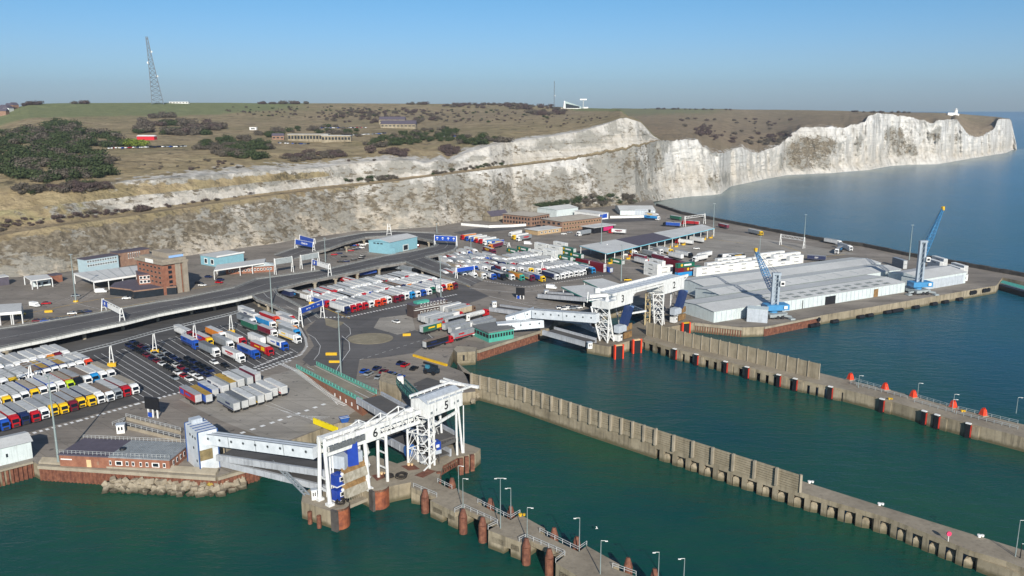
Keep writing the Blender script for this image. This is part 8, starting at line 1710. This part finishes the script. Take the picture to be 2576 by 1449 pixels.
for a_, b_, n_, l in [(-5, 36, 16, 'skyline tree at the far left beside the houses'), (62, 102, 10, 'tree of the round skyline clump left of the tall mast'), (184, 222, 8, 'tree of the small skyline pair left of the tall mast'), (644, 770, 26, 'skyline tree in the long hedge at the centre left'), (1024, 1072, 10, 'tree of the dark skyline clump at the centre'), (1200, 1320, 16, 'slender tree in the skyline row at the centre right'), (1620, 1840, 26, 'far hedge tree on the headland skyline'), (2140, 2200, 8, 'distant shrub on the skyline behind the highest white cliff'), (2210, 2290, 8, 'distant shrub on the skyline right of the highest cliff')]:
    for i in range(n_):
        u = rnd.uniform(a_, b_); v = (interp(VS, u) if u < 1560 else interp(VFS, u))+2.2; h = hit(u, v) or hit(u, v+2)
        if h is None: continue
        s = rnd.uniform(5, 9) if u < 1600 else rnd.uniform(4, 7); plants.append((s/(h-Vector((0, 0, ZC))).length, h, s, rnd.choice([0, 2]), l, 'tree'))
h = hit(333, 366); 
for i in range(9): h = hit(310+i*5.5+rnd.uniform(-2, 2), 367+rnd.uniform(-1, 1)); plants.append((1, h, rnd.uniform(6, 8.5), 3, 'bright green bush left of the red and white building', 'shrub'))
plants.sort(key=lambda q: -q[0]); rest = {0: ([], []), 1: ([], []), 2: ([], []), 3: ([], [])}
NI = 300
cnt_name = {'tree': 0, 'shrub': 0}
for i, (px, p, s, k, lab, nm) in enumerate(plants):
    vi = rnd.randrange(4); rz = rnd.uniform(0, 6.28); hh = s*rnd.uniform(.75, 1.0)
    if cnt_name[nm] < 285:
        cnt_name[nm] += 1
        e = empty(nm, (p.x, p.y, p.z-.2*s*.3), rz, lab, nm, 'plants: '+lab[:60]); e.scale = (s*rnd.uniform(.8, 1.25), s*rnd.uniform(.8, 1.25), hh); ob('crown' if nm == 'tree' else 'foliage', CR[vi, k], e)
        if nm == 'tree': ob('trunk', _me['trk'], e)
    else:
        V = VAR[vi][0]; c, sn = math.cos(rz), math.sin(rz); W = np.stack([(V[:, 0]*c-V[:, 1]*sn)*s+p.x, (V[:, 0]*sn+V[:, 1]*c)*s+p.y, V[:, 2]*hh+p.z-.06*s], 1); rest[k][0].append(W)
allV = []; allF = []; mi_ = []; base = 0
for k in rest:
    for W in rest[k][0]:
        q = len(W); f = np.arange(q).reshape(-1, 4)+base; allV.append(W); allF.append(f); mi_ += [k]*len(f); base += q
if allV:
    me = bpy.data.meshes.new('distant_scrub'); me.from_pydata(np.concatenate(allV).tolist(), [], np.concatenate(allF).tolist())
    for m in FOL: me.materials.append(m)
    me.polygons.foreach_set('material_index', mi_); o = bpy.data.objects.new('distant_scrub', me); col.objects.link(o); tag(o, 'remaining low scrub scattered over the chalk downland', 'scrub', kind='stuff')
# ---------------------------------------------------------------- masts, buildings and cars on the hill
def hp(u, v):
    for k in range(0, 30, 2):
        h = hit(u, v+k)
        if h is not None: return h
    return Vector((0, 3000, 80))
p = hp(397, 262); h = 118.0; zt = top_z(p, 93); h = zt-p.z; e = empty('lattice_mast', p, .4, 'very tall tapering grey lattice mast on the skyline at the left', 'mast'); w0_, w1_ = h*.072, h*.012
mb = MB(); n = 15; lean = Vector((-h*.075, 0, 0))
for i in range(n):
    f0, f1 = (i/n), ((i+1)/n); a0, a1 = w0_*(1-f0)**1.25+w1_, w0_*(1-f1)**1.25+w1_; q0 = [Vector((sx*a0, sy*a0, h*f0))+lean*f0 for sx, sy in ((-1, -1), (1, -1), (1, 1), (-1, 1))]; q1 = [Vector((sx*a1, sy*a1, h*f1))+lean*f1 for sx, sy in ((-1, -1), (1, -1), (1, 1), (-1, 1))]
    for j in range(4): mb.beam(q0[j], q1[j], 1.4); mb.beam(q0[j], q1[(j+1) % 4], .6); mb.beam(q0[(j+1) % 4], q1[j], .6); mb.beam(q1[j], q1[(j+1) % 4], .5)
mb.build('lattice', paint('55626c', .6, .1), e); mb = MB()
for f, s in ((.62, -1), (.78, 1), (.42, 1)): c = Vector((s*(w0_*(1-f)**1.25+w1_+.8), -1, h*f))+lean*f; mb.tube(c, c+Vector((0, -1.2, 0)), 2.0, n=10)
mb.build('dish', M_WHITE, e)
p = hp(1394, 271); zt = top_z(p, 204); h = zt-p.z; e = empty('lattice_mast', p, 0, 'slim lattice mast left of the white hilltop station', 'mast'); mb = MB()
for sx, sy in ((-1, -1), (1, -1), (0, 1)): mb.beam((sx, sy, 0), (sx*.6, sy*.6, h), .45)
for i in range(16): z = h*i/16; mb.beam((-1+.4*i/16, -1, z), (1-.4*i/16, -1, z+h/16), .3)
mb.build('lattice', paint('55626c', .6, .1), e); mb = MB(); mb.box((1.5, -1, h*.45), (1.5, 1, 1.5)); mb.build('aerial', M_WHITE, e)
def hillbox(u, v, w, d, hgt, label, name, m, roof=None, rz=0.0, parts=None, cat='building', rise=0, sink=1.5):
    p = hp(u, v); e = empty(name, (p.x, p.y, p.z), rz, label, cat); mb = MB(); mb.box((0, 0, (hgt-sink)/2), (w, d, hgt+sink)); mb.build('walls', m, e)
    mb = MB(); o = .4
    if rise: mb.add([(-w/2-o, -d/2-o, hgt), (w/2+o, -d/2-o, hgt), (w/2, 0, hgt+rise), (-w/2, 0, hgt+rise), (w/2+o, d/2+o, hgt), (-w/2-o, d/2+o, hgt)], [(0, 1, 2, 3), (3, 2, 4, 5), (0, 3, 5), (1, 4, 2)])
    else: mb.box((0, 0, hgt+.2), (w+.8, d+.8, .4))
    mb.build('roof', roof or M_ROOFP, e); return e, w, d, hgt
def hwin(t, n, z, h_=1.3, m=None):
    e, w, d, hg = t
    for i in range(n): mb = MB(); mb.box((-w/2+w*(i+.5)/n, -d/2-.05, z), (w/n*.6, .1, h_)); mb.build('window', m or M_GLASS, e)
hwin(hillbox(1004, 322, 44, 14, 5, 'visitor building with dark purple pitched roofs among the trees', 'visitor_building', M_QUAY, M_ROOFP, -.05, rise=4.5), 9, 2.8)
hwin(hillbox(988, 312, 36, 10, 6, 'rear wing of the purple roofed building, higher up the slope', 'visitor_building', M_QUAY, M_ROOFP, -.05, rise=4), 6, 4)
hwin(hillbox(778, 355, 42, 9, 7, 'long grey terrace building with a row of dark openings on the hillside', 'terrace_building', M_QUAY, M_ROOFG, -.03), 13, 4, 3.2)
hwin(hillbox(848, 356, 30, 8, 6, 'shorter ruined terrace block right of the long one', 'terrace_building', M_QUAY, M_ROOFG, -.03), 9, 3.2, 2.6)
hillbox(370, 352, 17, 7, 3.6, 'bright red low building with a white roof among the trees', 'red_building', paint('c01828', .5, .05), M_WHITE, .02, rise=1.2)
hwin(hillbox(452, 258, 36, 9, 2.6, 'long white hilltop building right of the tall mast', 'hilltop_building', M_WHITE, M_WHITE, 0), 6, 1.2)
for i, (u, v, w_) in enumerate([(8, 290, 14), (14, 278, 12), (3, 272, 12), (26, 270, 10), (36, 266, 10), (22, 282, 12)]): hillbox(u, v, w_, 9, 6, 'pale house among trees at the far left edge, %s of the small group' % ORD[i], 'house', M_WHITE if i % 2 else M_BRICKB, M_ROOFP, .3*i, rise=4, cat='house')
hwin(hillbox(638, 327, 8, 5, 3, 'small white hut on the hillside path', 'hut', M_WHITE, M_WHITE), 1, 1.5); hwin(hillbox(700, 351, 12, 6, 4, 'small brown house left of the long terrace building', 'house', M_BRICKB, M_ROOFP, .2, rise=2.5, cat='house'), 3, 2); hillbox(968, 308, 6, 4, 2.6, 'tiny white cabin left of the purple roofed building', 'cabin', M_WHITE, M_WHITE)
# hilltop station: white wedge with a dark glass front
p = hp(1440, 273); e = empty('hilltop_station', p, 0, 'white wedge shaped hilltop station with a dark glazed front', 'building'); e.scale = (.72, .72, .78)
mb = MB(); pr = [(-26, 0), (-26, 14), (-24, 22), (24, 7), (26, 0)]; n = len(pr); mb.add([(x, -9, z-2) for x, z in pr]+[(x, 9, z-2) for x, z in pr], [tuple(range(n)), tuple(range(2*n-1, n-1, -1))]+[((i+1) % n, i, n+i, n+(i+1) % n) for i in range(n)]); mb.build('shell', paint('9fb0ae', .5, .08), e)
mb = MB(); mb.add([(-20, -9.3, 1), (20, -9.3, 1), (20, -9.3, 5.5), (-20, -9.3, 13)], [(0, 1, 2, 3)]); mb.build('glazing', M_GLASS, e); mb = MB(); mb.add([(-27, -9.5, -2), (-21, -9.5, -2), (-23, -9.5, 20), (-25, -9.5, 20)], [(0, 1, 2, 3)]); mb.box((0, -9.8, -.3), (50, 1, 2.4)); mb.box((-40, -4, 0), (22, 6, 3)); mb.box((34, -4, 1), (22, 7, 6)); mb.build('white_front', M_WHITE, e)
p = hp(1467, 273); e = empty('radar_scanner', p, 0, 'white radar scanner on a post right of the hilltop station', 'radar'); h = top_z(p, 251)-p.z; mb = MB(); mb.beam((0, 0, 0), (0, 0, h), 2.0); mb.build('tower', M_SIGNB, e); mb = MB(); mb.box((0, 0, h+.6), (14, 2, 2.6)); mb.build('scanner', M_WHITE, e)
# lighthouse
p = hp(2404, 289); e = empty('lighthouse', p, 0, 'white lighthouse with low wings on the headland skyline at the far right', 'lighthouse'); h = top_z(p, 272)-p.z; h = max(h, 12); mb = MB(); mb.tube((0, 0, -4), (0, 0, h*.72), 4.0, 3.4, 10); mb.tube((0, 0, h*.72), (0, 0, h*.76), 4.4, 4.4, 10); mb.build('tower', M_WHITE, e)
mb = MB(); mb.tube((0, 0, h*.76), (0, 0, h*.9), 2.2, 2.2, 8); mb.build('lantern', M_GREYP, e); mb = MB(); mb.tube((0, 0, h*.9), (0, 0, h), 2.5, .4, 8); mb.build('dome', M_WHITE, e); mb = MB(); mb.box((-12, 0, 1), (16, 8, 8)); mb.box((4, 0, 0), (5, 6, 5)); mb.build('wing', M_WHITE, e)
# rows of parked cars on the hill
def hillcars(u0, v0, u1, v1, n, where, group, jit=.5):
    for i in range(n):
        t = (i+rnd.uniform(-.3, .3))/n; h = hit(u0+(u1-u0)*t, v0+(v1-v0)*t+rnd.uniform(-jit, jit))
        if h is None: continue
        k = rnd.choice('wwskknbrws'); car((h.x, h.y), (rnd.uniform(-.3, .3), 1), k, '%s car, %s from the left %s' % (VC[k][0], ORD[i], where), group, z=h.z+.1, tiny=True)
hillcars(278, 374, 475, 369, 34, 'in the hillside row below the bright green bush', 'cars in the lower hillside car park'); hillcars(760, 349, 975, 336, 44, 'in the row behind the long terrace building', 'cars in the upper hillside car park'); hillcars(790, 323, 925, 322, 26, 'in the upper row of the hillside car park', 'cars in the upper hillside car park'); hillcars(700, 361, 790, 364, 10, 'in the short row left of the terrace building', 'cars by the terrace building'); hillcars(1115, 344, 1180, 345, 9, 'in the little row right of the thicket', 'cars at the end of the thicket')
# ================================================================== HAZE: the air itself
M_ = bpy.data.materials.new('haze_air'); M_.use_nodes = True; t_ = M_.node_tree; t_.nodes.clear(); o1 = t_.nodes.new('ShaderNodeOutputMaterial'); pv = t_.nodes.new('ShaderNodeVolumePrincipled'); pv.inputs['Density'].default_value = .00007; pv.inputs['Color'].default_value = (.72, .84, 1.0, 1); pv.inputs['Anisotropy'].default_value = .2
t_.links.new(pv.outputs[0], o1.inputs['Volume'])
hb = MB(); hb.prism([(-5200, -700), (7000, -700), (7000, 8000), (-5200, 8000)], -2, 330, bottom=True); o = hb.build('haze', M_); tag(o, kind='stuff')
